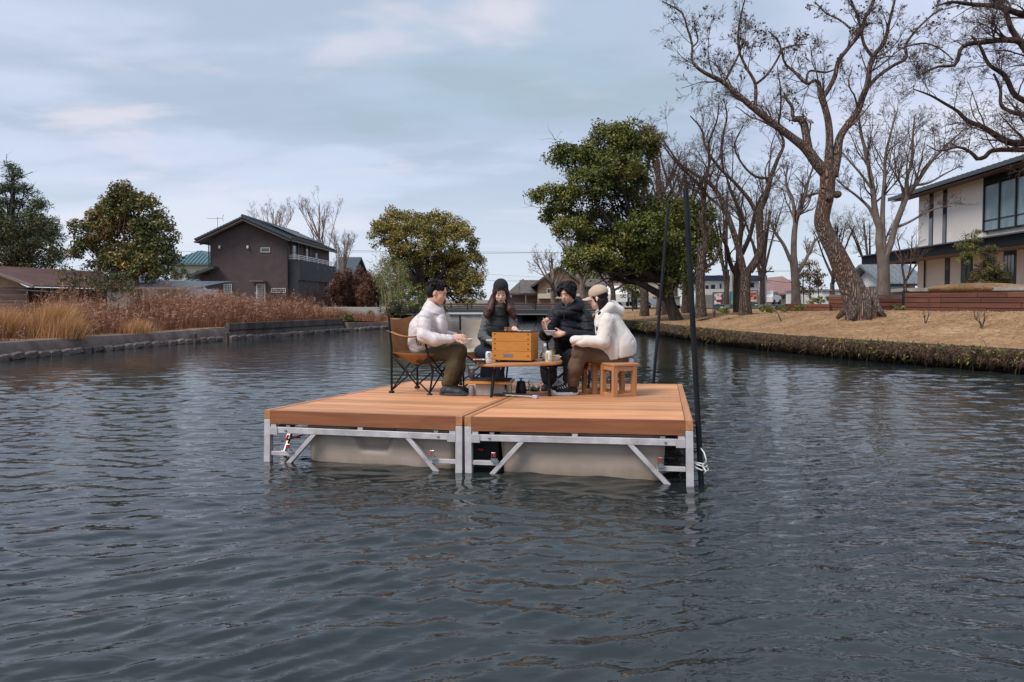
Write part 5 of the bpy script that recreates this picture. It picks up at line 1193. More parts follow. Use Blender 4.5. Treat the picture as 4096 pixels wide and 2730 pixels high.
def simple_house(name, label, group, px0, px1, py_eave, Y, depth, gz, wall, roofm, roof_h, ov=.6, kind='hip', rows=0, wins=(), cat='house'):
    x0, x1 = Pz(px0, 1200, Y).x, Pz(px1, 1200, Y).x; ze = 1.4+(1200-py_eave)*Y/F
    t = thing(name, label, cat, ((x0+x1)/2, Y, gz), group); m = MB(); m.box(((x0+x1)/2, Y+depth/2, (gz+ze)/2-.1), (x1-x0, depth, ze-gz+.2)); m.build('wall', wall, t)
    if kind == 'hip': hip_roof(t, x0, x1, Y, Y+depth, ze+.16, roof_h, ov, roofm, rows=rows)
    elif kind == 'gable':       # gable end faces the camera
        xm = (x0+x1)/2; 
        for yy in (Y, Y+depth-.1): m = MB(); m.add([(x0, yy, ze), (x1, yy, ze), (xm, yy, ze+roof_h), (x0, yy+.1, ze), (x1, yy+.1, ze), (xm, yy+.1, ze+roof_h)], [(0, 1, 2), (5, 4, 3), (0, 3, 4, 1), (1, 4, 5, 2), (2, 5, 3, 0)]); m.build('gable_wall', wall, t)
        s = roof_h/((x1-x0)/2)
        for sg in (-1, 1):
            m = MB(); e = Vector((xm+sg*((x1-x0)/2+ov), Y, ze-ov*s)); k = Vector((xm, Y, ze+roof_h)); n = Vector((sg*s, 0, 1)).normalized()
            p = [e, k, k+Vector((0, depth+ov, 0)), e+Vector((0, depth+ov, 0))]; p = [q-Vector((0, ov*.6, 0)) for q in p]; m.add([q+n*.02 for q in p]+[q+n*.2 for q in p], [(0, 1, 2, 3), (7, 6, 5, 4), (0, 4, 5, 1), (1, 5, 6, 2), (2, 6, 7, 3), (3, 7, 4, 0)]); m.build('roof', roofm, t)
    elif kind == 'ridge':       # ridge runs across the view
        ym = Y+depth/2
        for sg in (-1, 1):
            e = Vector((x0-ov, ym+sg*(depth/2+ov), ze-.1)); k = Vector((x0-ov, ym, ze+roof_h)); L = Vector((x1-x0+2*ov, 0, 0)); n = Vector((0, sg*roof_h, depth/2)).normalized(); p = [e, e+L, k+L, k]
            m = MB(); m.add([q for q in p]+[q+n*.2 for q in p], [(3, 2, 1, 0), (4, 5, 6, 7), (0, 1, 5, 4), (1, 2, 6, 5), (2, 3, 7, 6), (3, 0, 4, 7)]); m.build('roof', roofm, t)
            if rows and sg < 0:
                tb = MB(); nn = int(L.x/.5)
                for i in range(nn): q = e+Vector(((i+.5)*L.x/nn, 0, .2)); r = k+Vector(((i+.5)*L.x/nn, 0, .2)); tb.tube([q, r], .07, 5)
                tag(tb.build('tile_rows', roofm, t), kind='stuff')
        for xx in (x0, x1): m = MB(); m.add([(xx-.02, Y, ze), (xx-.02, ym, ze+roof_h-.03), (xx-.02, Y+depth, ze), (xx+.02, Y, ze), (xx+.02, ym, ze+roof_h-.03), (xx+.02, Y+depth, ze)], [(0, 1, 2), (5, 4, 3), (0, 3, 4, 1), (1, 4, 5, 2), (0, 2, 5, 3)]); m.build('gable_wall', wall, t)
    elif kind == 'flat':
        m = MB(); m.box(((x0+x1)/2, Y+depth/2-ov/2, ze+roof_h/2), (x1-x0+2*ov, depth+ov, roof_h)); m.build('roof', roofm, t)
    for (wx, wy, ww, wh, *r) in wins:
        p = Pz(wx, wy, Y); window(t, (p.x, Y, p.z), ww*Y/F, wh*Y/F, 'y', r[0] if r else None, r[1] if len(r) > 1 else None, r[2] if len(r) > 2 else (1, 0))
    return t
def background():
    GL = 'houses on the left bank'; GR = 'houses beyond the bridge'
    t = simple_house('tiled_house', 'cream house with a teal tiled hip roof between the magnolia and the gabled house', GL, 683, 850, 1062, 78, 9, .8, MT['cream'], MT['tealtile'], 1.7, .7, rows=1, wins=((720, 1100, 26, 18), (800, 1092, 34, 22)))
    simple_house('tiled_annex', 'low outbuilding with dark blue-grey tiled roof left of the gabled house', GL, 735, 830, 1143, 60, 6, .8, MT['darkwall'], MT['rooftile'], .75, .5, kind='ridge', rows=1)
    simple_house('tiled_house', 'house with a dark gable roof far behind the balcony of the gabled house', GL, 1330, 1395, 1110, 84, 10, .8, MT['brownwall'], MT['rooftile'], 2.6, .5, kind='ridge')
    simple_house('tiled_house', 'distant dark-roofed house seen under the magnolia tree', GL, 400, 520, 1150, 72, 9, .8, MT['greyblock'], MT['rooftile'], 1.2, .5, rows=1)
    # old shed at the left edge
    Y = 31; x0, x1 = Pz(-260, 1200, Y).x, Pz(112, 1200, Y).x; t = thing('old_shed', 'old weathered wooden shed with a low rusty roof at the left edge', 'shed', ((x0+x1)/2, Y, .75), GL)
    ze = 1.4+(1200-1150)*Y/F; zr = 1.4+(1200-1085)*(Y+2)/F; xr = Pz(-40, 1200, Y).x
    m = MB(); m.box(((x0+x1)/2, Y+3.05, (.6+ze)/2), (x1-x0, 6, ze-.6)); m.build('wall', MT['darkwall'], t)
    nb = 9
    for i in range(nb):
        z = .72+i*(ze-.72)/nb; rr = random.Random(i); m = MB(); m.bar((x0, Y-.02-.01*rr.random(), z+.07), (x1, Y-.02-.01*rr.random(), z+.07+rr.uniform(-.01, .01)), .03, (ze-.72)/nb-.012, (0, -.12, 1)); m.build('board', MT['oldwood'], t)
    m = MB(); m.add([(x0, Y-.02, ze), (x1, Y-.02, ze), (xr, Y-.02, zr), (x0, Y-.02, zr-.1)], [(0, 1, 2, 3)]); m.build('gable_wall', mat('ochre_plaster', (0.30, 0.21, 0.15), .9, var=.2, scale=3), t)
    e = Pz(140, 1148, Y-.5); m = MB(); m.add([(xr, Y-.6, zr+.1), (e.x, Y-.6, e.z-.02), (e.x, Y-.6, e.z+.05), (xr, Y-.6, zr+.2)], [(0, 1, 2, 3)]); m.bar((xr, Y-.6, zr+.1), (e.x, Y-.6, e.z), .1, .12, (0, 0, 1)); m.build('barge_board', MT['soffit'], t)
    r2 = Pz(225, 1093, Y+6); m = MB()
    p = [Vector((xr-3, Y-.6, zr-.35)), Vector((xr, Y-.6, zr+.16)), Vector((e.x, Y-.6, e.z+.06)), Vector((e.x+.6, Y+6, e.z+.06)), Vector((xr+1.1, Y+6.5, zr+.16)), Vector((xr-3, Y+6.5, zr-.3))]
    m.add(p+[q-Vector((0, 0, .06)) for q in p], [(0, 1, 4, 5), (1, 2, 3, 4), (11, 10, 7, 6), (10, 9, 8, 7), (2, 1, 7, 8), (3, 2, 8, 9)]); m.build('roof', MT['rustroof'], t)
    a = Pz(128, 1163, Y-.6); b = Pz(245, 1170, Y+1); m = MB(); m.bar(a, b, 1.6, .05, (0, -.35, 1)); m.build('lean_to_roof', MT['rooftile'], t)
    # carport
    Y = 36; t = thing('carport', 'grey metal carport with curved panel roof left of the gabled house', 'carport', Pz(650, 1240, Y), GL)
    xs = [510, 560, 615, 670, 730, 798]; zt = 1.4+(1200-1150)*Y/F
    for i in range(5):
        m = MB(); xa, xb = Pz(xs[i], 0, Y).x, Pz(xs[i+1], 0, Y).x
        for k in range(5):
            y0 = Y-.2+k*.75; z0 = zt+.42*math.sin(k/5*1.5); z1 = zt+.42*math.sin((k+1)/5*1.5); m.add([(xa+k*.14+.02, y0, z0), (xb+k*.14-.02, y0, z0), (xb+(k+1)*.14-.02, y0+.75, z1), (xa+(k+1)*.14+.02, y0+.75, z1)], [(0, 1, 2, 3)])
        m.build('roof_panel', MT['metalroof'], t)
    m = MB(); m.bar((Pz(510, 0, Y).x, Y-.22, zt-.05), (Pz(798, 0, Y).x, Y-.22, zt-.05), .08, .12); m.build('beam', MT['soffit'], t)
    for px in (557, 700): m = MB(); x = Pz(px, 0, Y).x; m.bar((x, Y, .4), (x, Y, zt), .12, .12, (0, 1, 0)); m.build('post', MT['frame_white'], t)
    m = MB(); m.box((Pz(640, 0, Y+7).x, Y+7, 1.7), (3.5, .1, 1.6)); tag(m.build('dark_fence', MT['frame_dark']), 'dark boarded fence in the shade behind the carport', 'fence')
    # parked car in carport
    car('parked_car', 'white parked car half hidden behind the reeds under the carport', Pz(725, 1222, 40), 1.1, MT['whitepaint'], .95)
    # low concrete garden wall under the conifers
    a, b = onz(1300, 1235, .85), onz(1530, 1238, .85); a = Pz(1290, 1232, 46.5); b = Pz(1545, 1236, 44)
    m = MB(); m.bar((a.x, a.y, .55), (b.x, b.y, .55), .15, .75, (0, 0, 1)); tag(m.build('garden_wall', mat('pale_garden_wall', (0.30, 0.29, 0.28), .9, var=.1)), 'plain pale concrete garden wall below the rust-brown conifers', 'wall')
    # houses past the bridge
    simple_house('tiled_house', 'small dark-roofed house immediately right of the woman in the beanie', GR, 2045, 2140, 1181, 72, 8, .8, mat('mauve_wall', (0.19, 0.145, 0.135), .9), MT['brownroof'], 1.6, .5)
    simple_house('tiled_house', 'ramshackle brown house with lean-to roof just left of the man in black', GR, 2105, 2215, 1178, 66, 8, .8, MT['oldwood'], MT['brownroof'], 1.3, .6, kind='ridge', wins=((2160, 1200, 22, 12),))
    simple_house('tiled_house', 'two-storey brown house with cream gable bands behind the man in black', GR, 2155, 2318, 1132, 62, 9, .8, mat('brown_siding', (0.235, 0.15, 0.105), .9, var=.1, scale=4), mat('brown_roof', (0.12, 0.085, 0.07), .8), 1.35, .5, kind='gable', wins=((2200, 1165, 26, 20), (2280, 1165, 26, 20)))
    m = MB(); p = Pz(2236, 1185, 61.8); m.box((p.x, 61.8, p.z), (3.8, .25, .45)); tag(m.build('awning', MT['cream']), 'cream ledge band across the front of the two-storey brown house', 'awning')
    simple_house('tiled_house', 'grey-brown house with a long pitched roof behind the beige cap', GR, 2330, 2500, 1150, 70, 9, .8, mat('grey_siding', (0.27, 0.235, 0.21), .9, var=.1), MT['brownroof'], 2.4, .5, kind='ridge', wins=((2478, 1158, 14, 22),))
    t = simple_house('cream_building', 'long plain cream building behind the tree trunks', GR, 2480, 2715, 1118, 64, 10, .9, MT['cream'], MT['soffit'], .25, .3, kind='flat', wins=((2606, 1168, 8, 8, MT['frame_dark'], MT['frame_dark'], (0, 0)), (2590, 1160, 6, 8, MT['frame_dark'], MT['frame_dark'], (0, 0))))
    simple_house('grey_shed', 'small pale grey flat shed right of the cream building', GR, 2650, 2720, 1190, 58, 4, .9, MT['greyblock'], MT['greyblock'], .1, .1, kind='flat', cat='shed')
    # white two-storey shop building with blue roof
    t = simple_house('flat_roofed_building', 'white two-storey building with dark blue roof behind the poster boards', GR, 2812, 3035, 1125, 70, 10, .9, MT['whitepaint'], mat('navy_roof', (0.02, 0.035, 0.07), .5), .55, .6, kind='flat', wins=((2852, 1148, 16, 16, MT['frame_dark'], None, (1, 0)), (3005, 1142, 22, 18, MT['frame_dark'], None, (1, 0)), (2882, 1146, 6, 18, MT['frame_dark'], MT['frame_dark'], (0, 0)), (2828, 1150, 12, 14, MT['frame_dark'], None, (0, 0))))
    p0, p1 = Pz(2815, 1180, 69.2), Pz(2890, 1158, 69.2); m = MB(); m.box(((p0.x+p1.x)/2, 69.2, (p0.z+p1.z)/2), (p1.x-p0.x, 1.4, p1.z-p0.z)); m.build('balcony', MT['frame_white'], t)
    m = MB(); p0 = Pz(2815, 1181, 66); p1 = Pz(3045, 1232, 66); m.box(((p0.x+p1.x)/2, 66, (p0.z+p1.z)/2), (p1.x-p0.x, .3, p0.z-p1.z)); tag(m.build('block_wall', MT['greyblock']), 'grey block wall in front of the white two-storey building', 'wall')
    simple_house('tiled_house', 'low beige house with a dusty pink hip roof left of the straight pale trunk', GR, 3092, 3215, 1180, 74, 8, .9, mat('beige_wall', (0.42, 0.36, 0.31), .9), mat('pink_roof', (0.26, 0.15, 0.14), .7), 1.9, .6, wins=((3135, 1190, 8, 12, MT['frame_dark']), (3153, 1197, 11, 11, MT['frame_white'])))
    simple_house('tiled_house', 'small pale house with brown roof between the posters and the pink-roofed house', GR, 3050, 3072, 1184, 78, 8, .9, MT['cream'], MT['soffit'], .7, .4)
    simple_house('white_building', 'plain white low building seen past the reddish garden trees', GR, 3290, 3400, 1165, 60, 8, .9, MT['whitepaint'], MT['greyblock'], .15, .15, kind='flat', wins=((3340, 1195, 20, 30, MT['greyblock'], MT['greyblock'], (0, 0)),))
    t = simple_house('tiled_house', 'traditional house with grey tiled roofs seen between the leaning tree and the white building', GR, 3545, 3660, 1140, 52, 5, .95, MT['whitepaint'], mat('grey_tile', (0.20, 0.225, 0.25), .5, c2=(0.10, 0.115, 0.13), scale=6), 1.5, .8, kind='ridge', rows=1)
    m = MB(); p = Pz(3560, 1157, 51); m.bar((Pz(3500, 0, 51).x, 50.6, 1.4+(1200-1161)*51/F), (Pz(3650, 0, 51).x, 50.6, 1.4+(1200-1161)*51/F), 1.4, .12, (0, -.35, 1)); m.build('lower_roof', MT['rooftile'], t)
    for i in range(6): m = MB(); x = Pz(3550+i*20, 0, 51.9).x; m.box((x, 51.93, 2.05), (.12, .1, 1.3)); m.build('timber_post', MT['oldwood'], t)
    # poster boards
    cols = [[(0.30, 0.03, 0.05), (0.70, 0.62, 0.60), (0.05, 0.03, 0.10), (0.45, 0.18, 0.12)], [(0.03, 0.30, 0.42), (0.02, 0.02, 0.03), (0.45, 0.25, 0.05), (0.04, 0.20, 0.28)], [(0.45, 0.20, 0.15), (0.20, 0.05, 0.06), (0.55, 0.35, 0.20), (0.35, 0.10, 0.10)]]
    for k, (x0, x1, y0, y1, lab) in enumerate(((2852, 2897, 1169, 1238, 'dark teal board with a crowded red and white poster, leftmost of three'), (2920, 2962, 1167, 1236, 'dark teal board with a blue poster half hidden by two trunks'), (2994, 3033, 1161, 1228, 'dark teal board with a brownish pink poster, rightmost of three'))):
        Y = 46-.8*k; a = Pz(x0, y0, Y); b = Pz(x1, y1, Y); cx = (a.x+b.x)/2; w = b.x-a.x; h = a.z-b.z; t = thing('poster_board', lab, 'sign', (cx, Y, b.z), 'poster boards on the lawn')
        m = MB(); m.box((cx, Y+.06, b.z+h/2), (w, .12, h), bev=.01); m.build('board', MT['tealboard'], t)
        pw, ph = w*.74, h*.64; cz = b.z+h*.60; m = MB(); m.box((cx, Y-.01, cz), (pw+.08, .03, ph+.08)); m.build('mount', MT['frame_white'] if 0 else mat('pale_teal_mount_%d' % k, (.16, .30, .31), .5), t)
        pm, nt, bs = nodes('poster_print'); N, L = nt.nodes, nt.links; bs.inputs['Roughness'].default_value = .3
        tc = N.new('ShaderNodeTexCoord'); vr = N.new('ShaderNodeTexVoronoi'); vr.inputs['Scale'].default_value = 5.5; mp = N.new('ShaderNodeMapping'); mp.inputs['Location'].default_value = (k*3, 0, k); L.new(tc.outputs['Object'], mp.inputs[0]); L.new(mp.outputs[0], vr.inputs['Vector'])
        sp = N.new('ShaderNodeSeparateColor'); L.new(vr.outputs['Color'], sp.inputs[0]); r = N.new('ShaderNodeValToRGB'); e = r.color_ramp.elements
        while len(e) < 4: e.new(.5)
        for i in range(4): e[i].position = (0, .3, .55, .8)[i]; e[i].color = (*cols[k][i], 1)
        r.color_ramp.interpolation = 'CONSTANT'; L.new(sp.outputs[0], r.inputs[0]); L.new(r.outputs[0], bs.inputs['Base Color'])
        m = MB(); m.box((cx, Y-.032, cz), (pw, .012, ph)); po = m.build('poster', pm, t)
        m = MB(); m.box((cx, Y-.045, cz+ph*.43), (pw*.8, .008, ph*.05)); m.box((cx-.05, Y-.045, cz-ph*.38), (pw*.6, .008, ph*.10)); m.build('poster_lettering', MT['whitepaint'] if k != 1 else MT['boardwood'], t)
        m = MB(); m.box((cx+w*.28, Y-.006, b.z+h*.12), (w*.26, .01, .05)); m.build('maker_plate', MT['whitepaint'], t)
    # utility poles and wires
    def pole(px, ptop, pbot, Y, lab, arms=2, w=.16):
        a = Pz(px, pbot, Y); b = Pz(px, ptop, Y); t = thing('utility_pole', lab, 'utility pole', a, 'utility poles'); m = MB(); m.tube([a, b], [w, w*.65], 8); m.build('pole', MT['concrete_light'], t, True)
        m = MB()
        for i in range(arms): m.bar(b+Vector((-.8, 0, -.35-.7*i)), b+Vector((.8, 0, -.35-.7*i)), .09, .09)
        m.build('cross_arms', MT['metalroof'], t)
        m = MB(); m.lathe([(.0, 0), (.22, 0), (.24, .3), (.22, .7), (0, .75)], b+Vector((.32, -.2, -2.2)), 8); m.build('transformer', MT['greyblock'], t) if arms > 1 else None
        return b
    b1 = pole(2926, 1030, 1235, 56, 'concrete utility pole with transformer seen behind the crooked forked tree')
    b2 = pole(3061, 1072, 1235, 62, 'slim concrete utility pole right of the rightmost poster board', 1, .13)
    b3 = pole(3212, 1120, 1215, 66, 'short dark post between the straight trunk and the garden trees', 0, .10)
    b4 = pole(1352, 975, 1215, 74, 'pale pole behind the right end of the gabled house', 0, .12)
    for k, (pts, lab) in enumerate((((Pz(-300, 965, 90), Pz(250, 985, 90), Pz(800, 1008, 90), Pz(2100, 1010, 90), b1+Vector((0, 0, -.3))), 'long overhead wire passing behind the gabled house towards the forked tree'),
                                    ((Pz(1300, 1000, 86), Pz(1900, 1014, 86), Pz(2240, 1012, 86), Pz(2926, 1045, 57)), 'lower of the two close overhead wires above the beanie'),
                                    ((Pz(1700, 1118, 80), Pz(2060, 1125, 80), Pz(2560, 1124, 80), b2+Vector((0, 0, -.3))), 'dark overhead wire passing just above the beanie'),
                                    ((Pz(1700, 1078, 84), Pz(2120, 1108, 84), Pz(2500, 1120, 82)), 'faint slanting wire above the bridge'),
                                    ((b1, Pz(2990, 1115, 58), b2+Vector((0, 0, -.4))), 'sagging wire between the two utility poles'),
                                    ((b2+Vector((0, 0, -.3)), Pz(3140, 1108, 62), Pz(3230, 1085, 62)), 'upper wire right of the slim utility pole'),
                                    ((b2+Vector((0, 0, -1.1)), Pz(3150, 1132, 62), Pz(3240, 1122, 62)), 'lower wire right of the slim utility pole'))):
        q, s = resample([tuple(p) for p in pts], 2.0); m = MB(); m.tube([tuple(p) for p in q], .022 if k not in (3,) else .014, 4, False); tag(m.build('overhead_wire', MT['frame_dark']), lab, 'wire', 'overhead wires')
    car('parked_car', 'white van parked far off beyond the right-hand poster', Pz(3075, 1222, 72), 1.0, MT['whitepaint'], 1.0)
    car('parked_car', 'silver car parked far away beyond the staked green tree', Pz(2527, 1236, 58), 0, mat('silver_paint', (.45, .47, .5), .3, .4), .9)
    car('parked_car', 'white vehicle half hidden behind the cream hood', Pz(2476, 1226, 52), 1.3, MT['whitepaint'], 1.0)
    # tiny figure walking far away
    p = Pz(2541, 1246, 47); person_far(p)

def car(name, label, p, rot, paint, sc):
    t = thing(name, label, 'car', (0, 0, 0), 'parked cars')
    m = MB(); pr = [(-2.1, .35), (2.1, .35), (2.15, .75), (2.0, .95), (1.2, 1.02), (.6, 1.5), (-1.3, 1.52), (-1.95, 1.05), (-2.15, .9)]
    n = len(pr); vs = []
    for s in (-.82, .82):
        for x, z in pr: vs.append((x, s*(.86 if z > 1.2 else 1), z))
    m.add(vs, [tuple(range(n)), tuple(reversed(range(n, 2*n)))]+[((i+1) % n, i, n+i, n+(i+1) % n) for i in range(n)]); m.build('body', paint, t)
    m = MB()
    for s in (-.80, .80): m.add([(1.05, s, 1.06), (.62, s*.93, 1.42), (-1.25, s*.93, 1.44), (-1.7, s, 1.08), (1.05, s*1.02, 1.06), (.62, s*.95, 1.42), (-1.25, s*.95, 1.44), (-1.7, s*1.02, 1.08)], [(0, 1, 2, 3), (7, 6, 5, 4), (0, 4, 5, 1), (1, 5, 6, 2), (2, 6, 7, 3), (3, 7, 4, 0)])
    tag(m.build('windows', MT['glass'], t), kind='stuff')
    m = MB(); m.add([(1.19, -.66, 1.06), (1.19, .66, 1.06), (.64, .6, 1.47), (.64, -.6, 1.47), (1.23, -.66, 1.07), (1.23, .66, 1.07), (.68, .6, 1.48), (.68, -.6, 1.48)], [(3, 2, 1, 0), (4, 5, 6, 7), (0, 1, 5, 4), (2, 3, 7, 6)]); m.build('windscreen', MT['glass'], t)
    R = Matrix.Rotation(math.pi/2, 3, 'X')
    for x in (-1.35, 1.35):
        for s in (-.8, .8): m = MB(); m.lathe([(0, -.1), (.30, -.1), (.32, -.06), (.32, .06), (.30, .1), (0, .1)], (x, s, .32), 14, R); m.build('wheel', MT['blackrub'], t, True)
    for s in (-.6, .6): m = MB(); m.box((2.1, s, .78), (.1, .3, .14), bev=.02); m.build('headlight', MT['frame_white'], t)
    t.location = p; t.rotation_euler = (0, 0, rot); t.scale = (sc, sc, sc); return t
def person_far(p):
    t = thing('person', 'tiny distant figure in dark clothes standing among the far tree trunks', 'person', p)
    m = MB(); b = Vector(p); m.tube([b+Vector((-.08, 0, .05)), b+Vector((-.08, 0, .8))], [.06, .09], 6); m.tube([b+Vector((.08, 0, .05)), b+Vector((.08, 0, .8))], [.06, .09], 6); m.tube([b+Vector((0, 0, .78)), b+Vector((0, 0, 1.1)), b+Vector((0, 0, 1.4)), b+Vector((0, 0, 1.46))], [.14, .16, .19, .07], 8)
    m.tube([b+Vector((-.2, 0, 1.38)), b+Vector((-.24, 0, .85))], [.06, .04], 6); m.tube([b+Vector((.2, 0, 1.38)), b+Vector((.24, 0, .85))], [.06, .04], 6); m.build('clothes', MT['darkcloth'], t, True, 60)
    m = MB(); m.ell(b+Vector((0, 0, 1.6)), (.09, .1, .12), 10, 8); m.build('head', MT['hair'], t, True)
background()

def bridge():
    Y = 45.2; xa, xb = Pz(1590, 0, Y).x, Pz(2420, 0, Y).x
    t = thing('footbridge', 'dark low timber-railed road bridge crossing the end of the canal', 'bridge', ((xa+xb)/2, Y, .9))
    zd = 1.4+(1200-1255)*Y/F; zt = 1.4+(1200-1229)*Y/F; zr = 1.4+(1200-1224)*Y/F
    m = MB(); m.box(((xa+xb)/2, Y+2.5, zd+.12), (xb-xa, 5, .26)); m.build('deck_slab', mat('bridge_dark', (0.05, 0.05, 0.055), .8, var=.2), t)
    m = MB(); m.box(((xa+xb)/2, Y-.06, zd-.05), (xb-xa, .1, .07)); m.build('edge_trim', MT['greyblock'], t)
    top = 1.4+(1200-1226)*Y/F+.35
    for yy in (Y+.1, Y+4.9):
        for z, h in ((.22, .06), (.34, .05), (.46, .05), (.60, .08)): m = MB(); m.bar((xa, yy, zd+z), (xb, yy, zd+z), .08, h); m.build('rail', MT['oldwood'] if yy > Y+1 else mat('rail_dark_%d' % int(z*100), (0.06, 0.05, 0.05), .8), t)
    me = None
    n = int((xb-xa)/1.5)
    for i in range(n+1):
        for yy in (Y+.1, Y+4.9):
            if me is None: m = MB(); m.box((0, 0, .28), (.10, .10, .62)); me = m.mesh('post'); me.materials.append(MT['blackfab'])
            o = bpy.data.objects.new('post', me); COL.objects.link(o); o.location = (xa+i*(xb-xa)/n, yy, zd+.1); adopt(o, t)
    for s, (x0, x1) in enumerate(((Pz(1765, 0, Y).x, Pz(1865, 0, Y).x), (Pz(2085, 0, Y).x, Pz(2135, 0, Y).x))):
        pass
    # white abutment under the left part and dark piers
    x0, x1 = Pz(1775, 0, 44.2).x, Pz(1985, 0, 44.2).x; m = MB(); m.box(((x0+x1)/2, 45.6, .25), (x1-x0, 1.6, .62)); m.build('abutment', mat('white_concrete', (0.50, 0.47, 0.44), .9, c2=(0.34, 0.32, 0.30), scale=1.5), t)
    m = MB(); m.box(((x0+x1)/2, 44.75, .50), (x1-x0-.4, .14, .10)); m.build('abutment_ledge', MT['whitepaint'], t)
    for px in (2075, 2165): x = Pz(px, 0, Y).x; m = MB(); m.box((x, Y+2, .15), (.5, 3.2, .9)); m.build('pier', MT['darkwall'], t)
    m = MB(); m.box((Pz(2200, 0, 50).x, 51.2, .1), (9, .3, 1.5)); m.build('back_wall', MT['darkwall'], t)
    m = MB(); p = Pz(2245, 1262, 44.8); m.box(p, (1.6, .2, .55)); m.build('culvert_shutter', mat('dark_green_steel', (.02, .05, .05), .5), t)
    # stone wing wall on the right bank next to the bridge
    a, b = Pz(2215, 0, 43).x, Pz(2420, 0, 43).x
    w = thing('wing_wall', 'mossy dark stone wing wall where the right bank meets the bridge', 'wall', ((a+b)/2, 43, 0)); rr = random.Random(4)
    for r in range(3):
        for i in range(9):
            m = MB(); m.box((a+(i+.5+.5*(r % 2))*(b-a)/9.5, 43.4+rr.uniform(-.04, .04), .08+r*.24), ((b-a)/9.5-.03, .5, .22), bev=.05); m.build('stone', MT['concrete_dark'], w)
bridge()

def white_building():
    g = 1.05; C = Vector((26.1, 44.0, 0)); d = Vector((-.09, -1, 0)).normalized()      # facade runs towards the viewer
    nrm = Vector((-1, .09, 0)).normalized()       # outward, towards the canal
    t = thing('white_building', 'modern white two-storey building with deep dark eaves and tall windows on the right bank', 'building', (C.x, C.y, g))
    R = Matrix((d, nrm, Vector((0, 0, 1)))).transposed()
    def tt(px, off=0.0):       # distance along facade for a photo column, plane pushed out by off
        k = (px-2048)/F; c = C+nrm*off; return (c.x-k*c.y)/(k*d.y-d.x) if abs(k*d.y-d.x) > 1e-6 else 0
    def zz(px, py, off=0.0):
        s = tt(px, off); Yp = (C+nrm*off+d*s).y; return EYE+(1200-py)*Yp/F
    def P(s, off, z): q = C+d*s+nrm*off; return Vector((q.x, q.y, z))
    def bx(name, m_, s0, s1, o0, o1, z0, z1, par=t, bev=0):
        m = MB(); m.box(P((s0+s1)/2, (o0+o1)/2, (z0+z1)/2), (abs(s1-s0), abs(o1-o0), z1-z0), R, bev); return m.build(name, m_, par)
    LEN = 26; ztop = 8.05; zmid = 4.55
    bx('wall', MT['plaster'], 0, tt(3925), -9, 0, 4.0, ztop)            # upper storey solid part
    sg0 = tt(3925); 
    bx('wall', MT['plaster'], sg0, LEN, -9, -.25, 4.0, ztop)
    bx('wall', MT['plaster'], 0, LEN, -9, 0, g-.3, 4.0)
    bx('window_head', MT['fasciablk'], sg0, LEN, -.25, .03, 7.55, ztop); 
    # big glazed band
    z0 = zz(3925, 930)
    n = 9; W = 1.35
    f = bx('window', MT['frame_dark'], sg0, sg0+n*W, -.24, -.1, z0, 7.55)
    for i in range(n):
        gp = bx('pane', MT['glass_pale'], sg0+i*W+.05, sg0+(i+1)*W-.05, -.1, -.06, z0+.06, 7.5, f)
    for i in range(n+1): bx('mullion', MT['frame_dark'], sg0+i*W-.035, sg0+i*W+.035, -.1, .02, z0, 7.55, f)
    bx('transom', MT['frame_dark'], sg0, sg0+n*W, -.059, -.03, z0+.55, z0+.62, f)
    # curtains of a paler tone behind some panes are left to the glass itself
    # slot windows
    for a, b in ((3711, 3727), (3765, 3781)):
        s0, s1 = tt(a), tt(b); w = bx('window', MT['frame_dark'], s0, s1, .0, .025, 4.6, ztop-.05)
        bx('pane', MT['glass'], s0+.06, s1-.06, .025, .04, 4.75, 6.4, w); bx('pane', MT['fasciablk'], s0+.06, s1-.06, .025, .04, 6.5, ztop-.15, w)
    for a, b, kk in ((3778, 3797, 0), (3842, 3866, 1), (3868, 3884, 1), (4012, 4062, 2), (4110, 4140, 0)):
        s0, s1 = tt(a), tt(b); w = bx('window', MT['frame_dark'], s0, s1, 0, .03, 1.7, 3.95)
        if kk == 2:
            for q in range(3): bx('pane', MT['glass'], s0+.1+(s1-s0-.2)*q/3+.03, s0+.1+(s1-s0-.2)*(q+1)/3-.03, .03, .045, 1.8, 3.85, w)
        else: bx('pane', MT['glass'], s0+.08, s1-.08, .03, .045, 1.8, 3.2, w)
    m = MB(); m.tube([P(tt(3701), .08, 1.3), P(tt(3701), .08, 4.0)], .05, 6); m.build('downpipe', MT['frame_dark'], t)
    # lower canopy: black fascia with a thin sloping metal roof
    bx('fascia', MT['fasciablk'], -3.4, LEN, 1.9, 2.1, 3.86, 4.42)
    bx('canopy_soffit', MT['soffit'], -3.4, LEN, 0, 1.9, 3.88, 3.95)
    m = MB(); q = [P(-3.5, 2.3, 4.44), P(LEN, 2.3, 4.44), P(LEN, 0.0, 4.72), P(-3.5, 0.0, 4.72)]; m.add(q+[v-Vector((0, 0, .07)) for v in q], [(0, 1, 2, 3), (7, 6, 5, 4), (0, 4, 5, 1), (1, 5, 6, 2), (2, 6, 7, 3), (3, 7, 4, 0)]); m.build('lower_roof', MT['metalroof'], t)
    m = MB(); q = [P(-3.5, .0, 4.72), P(0, .0, 4.72), P(0, -9, 4.72), P(-3.5, -9, 4.72)]; m.add(q+[v-Vector((0, 0, .07)) for v in q], [(3, 2, 1, 0), (4, 5, 6, 7), (0, 4, 7, 3), (0, 1, 5, 4)]); m.build('lower_roof', MT['metalroof'], t)
    bx('fascia', MT['fasciablk'], -3.4, -3.3, -9, 1.9, 3.86, 4.42)
    # upper roof
    q = [P(-1.3, 1.35, 8.12), P(LEN, 1.35, 8.12), P(LEN, -10, 9.6), P(-1.3, -10, 9.6)]
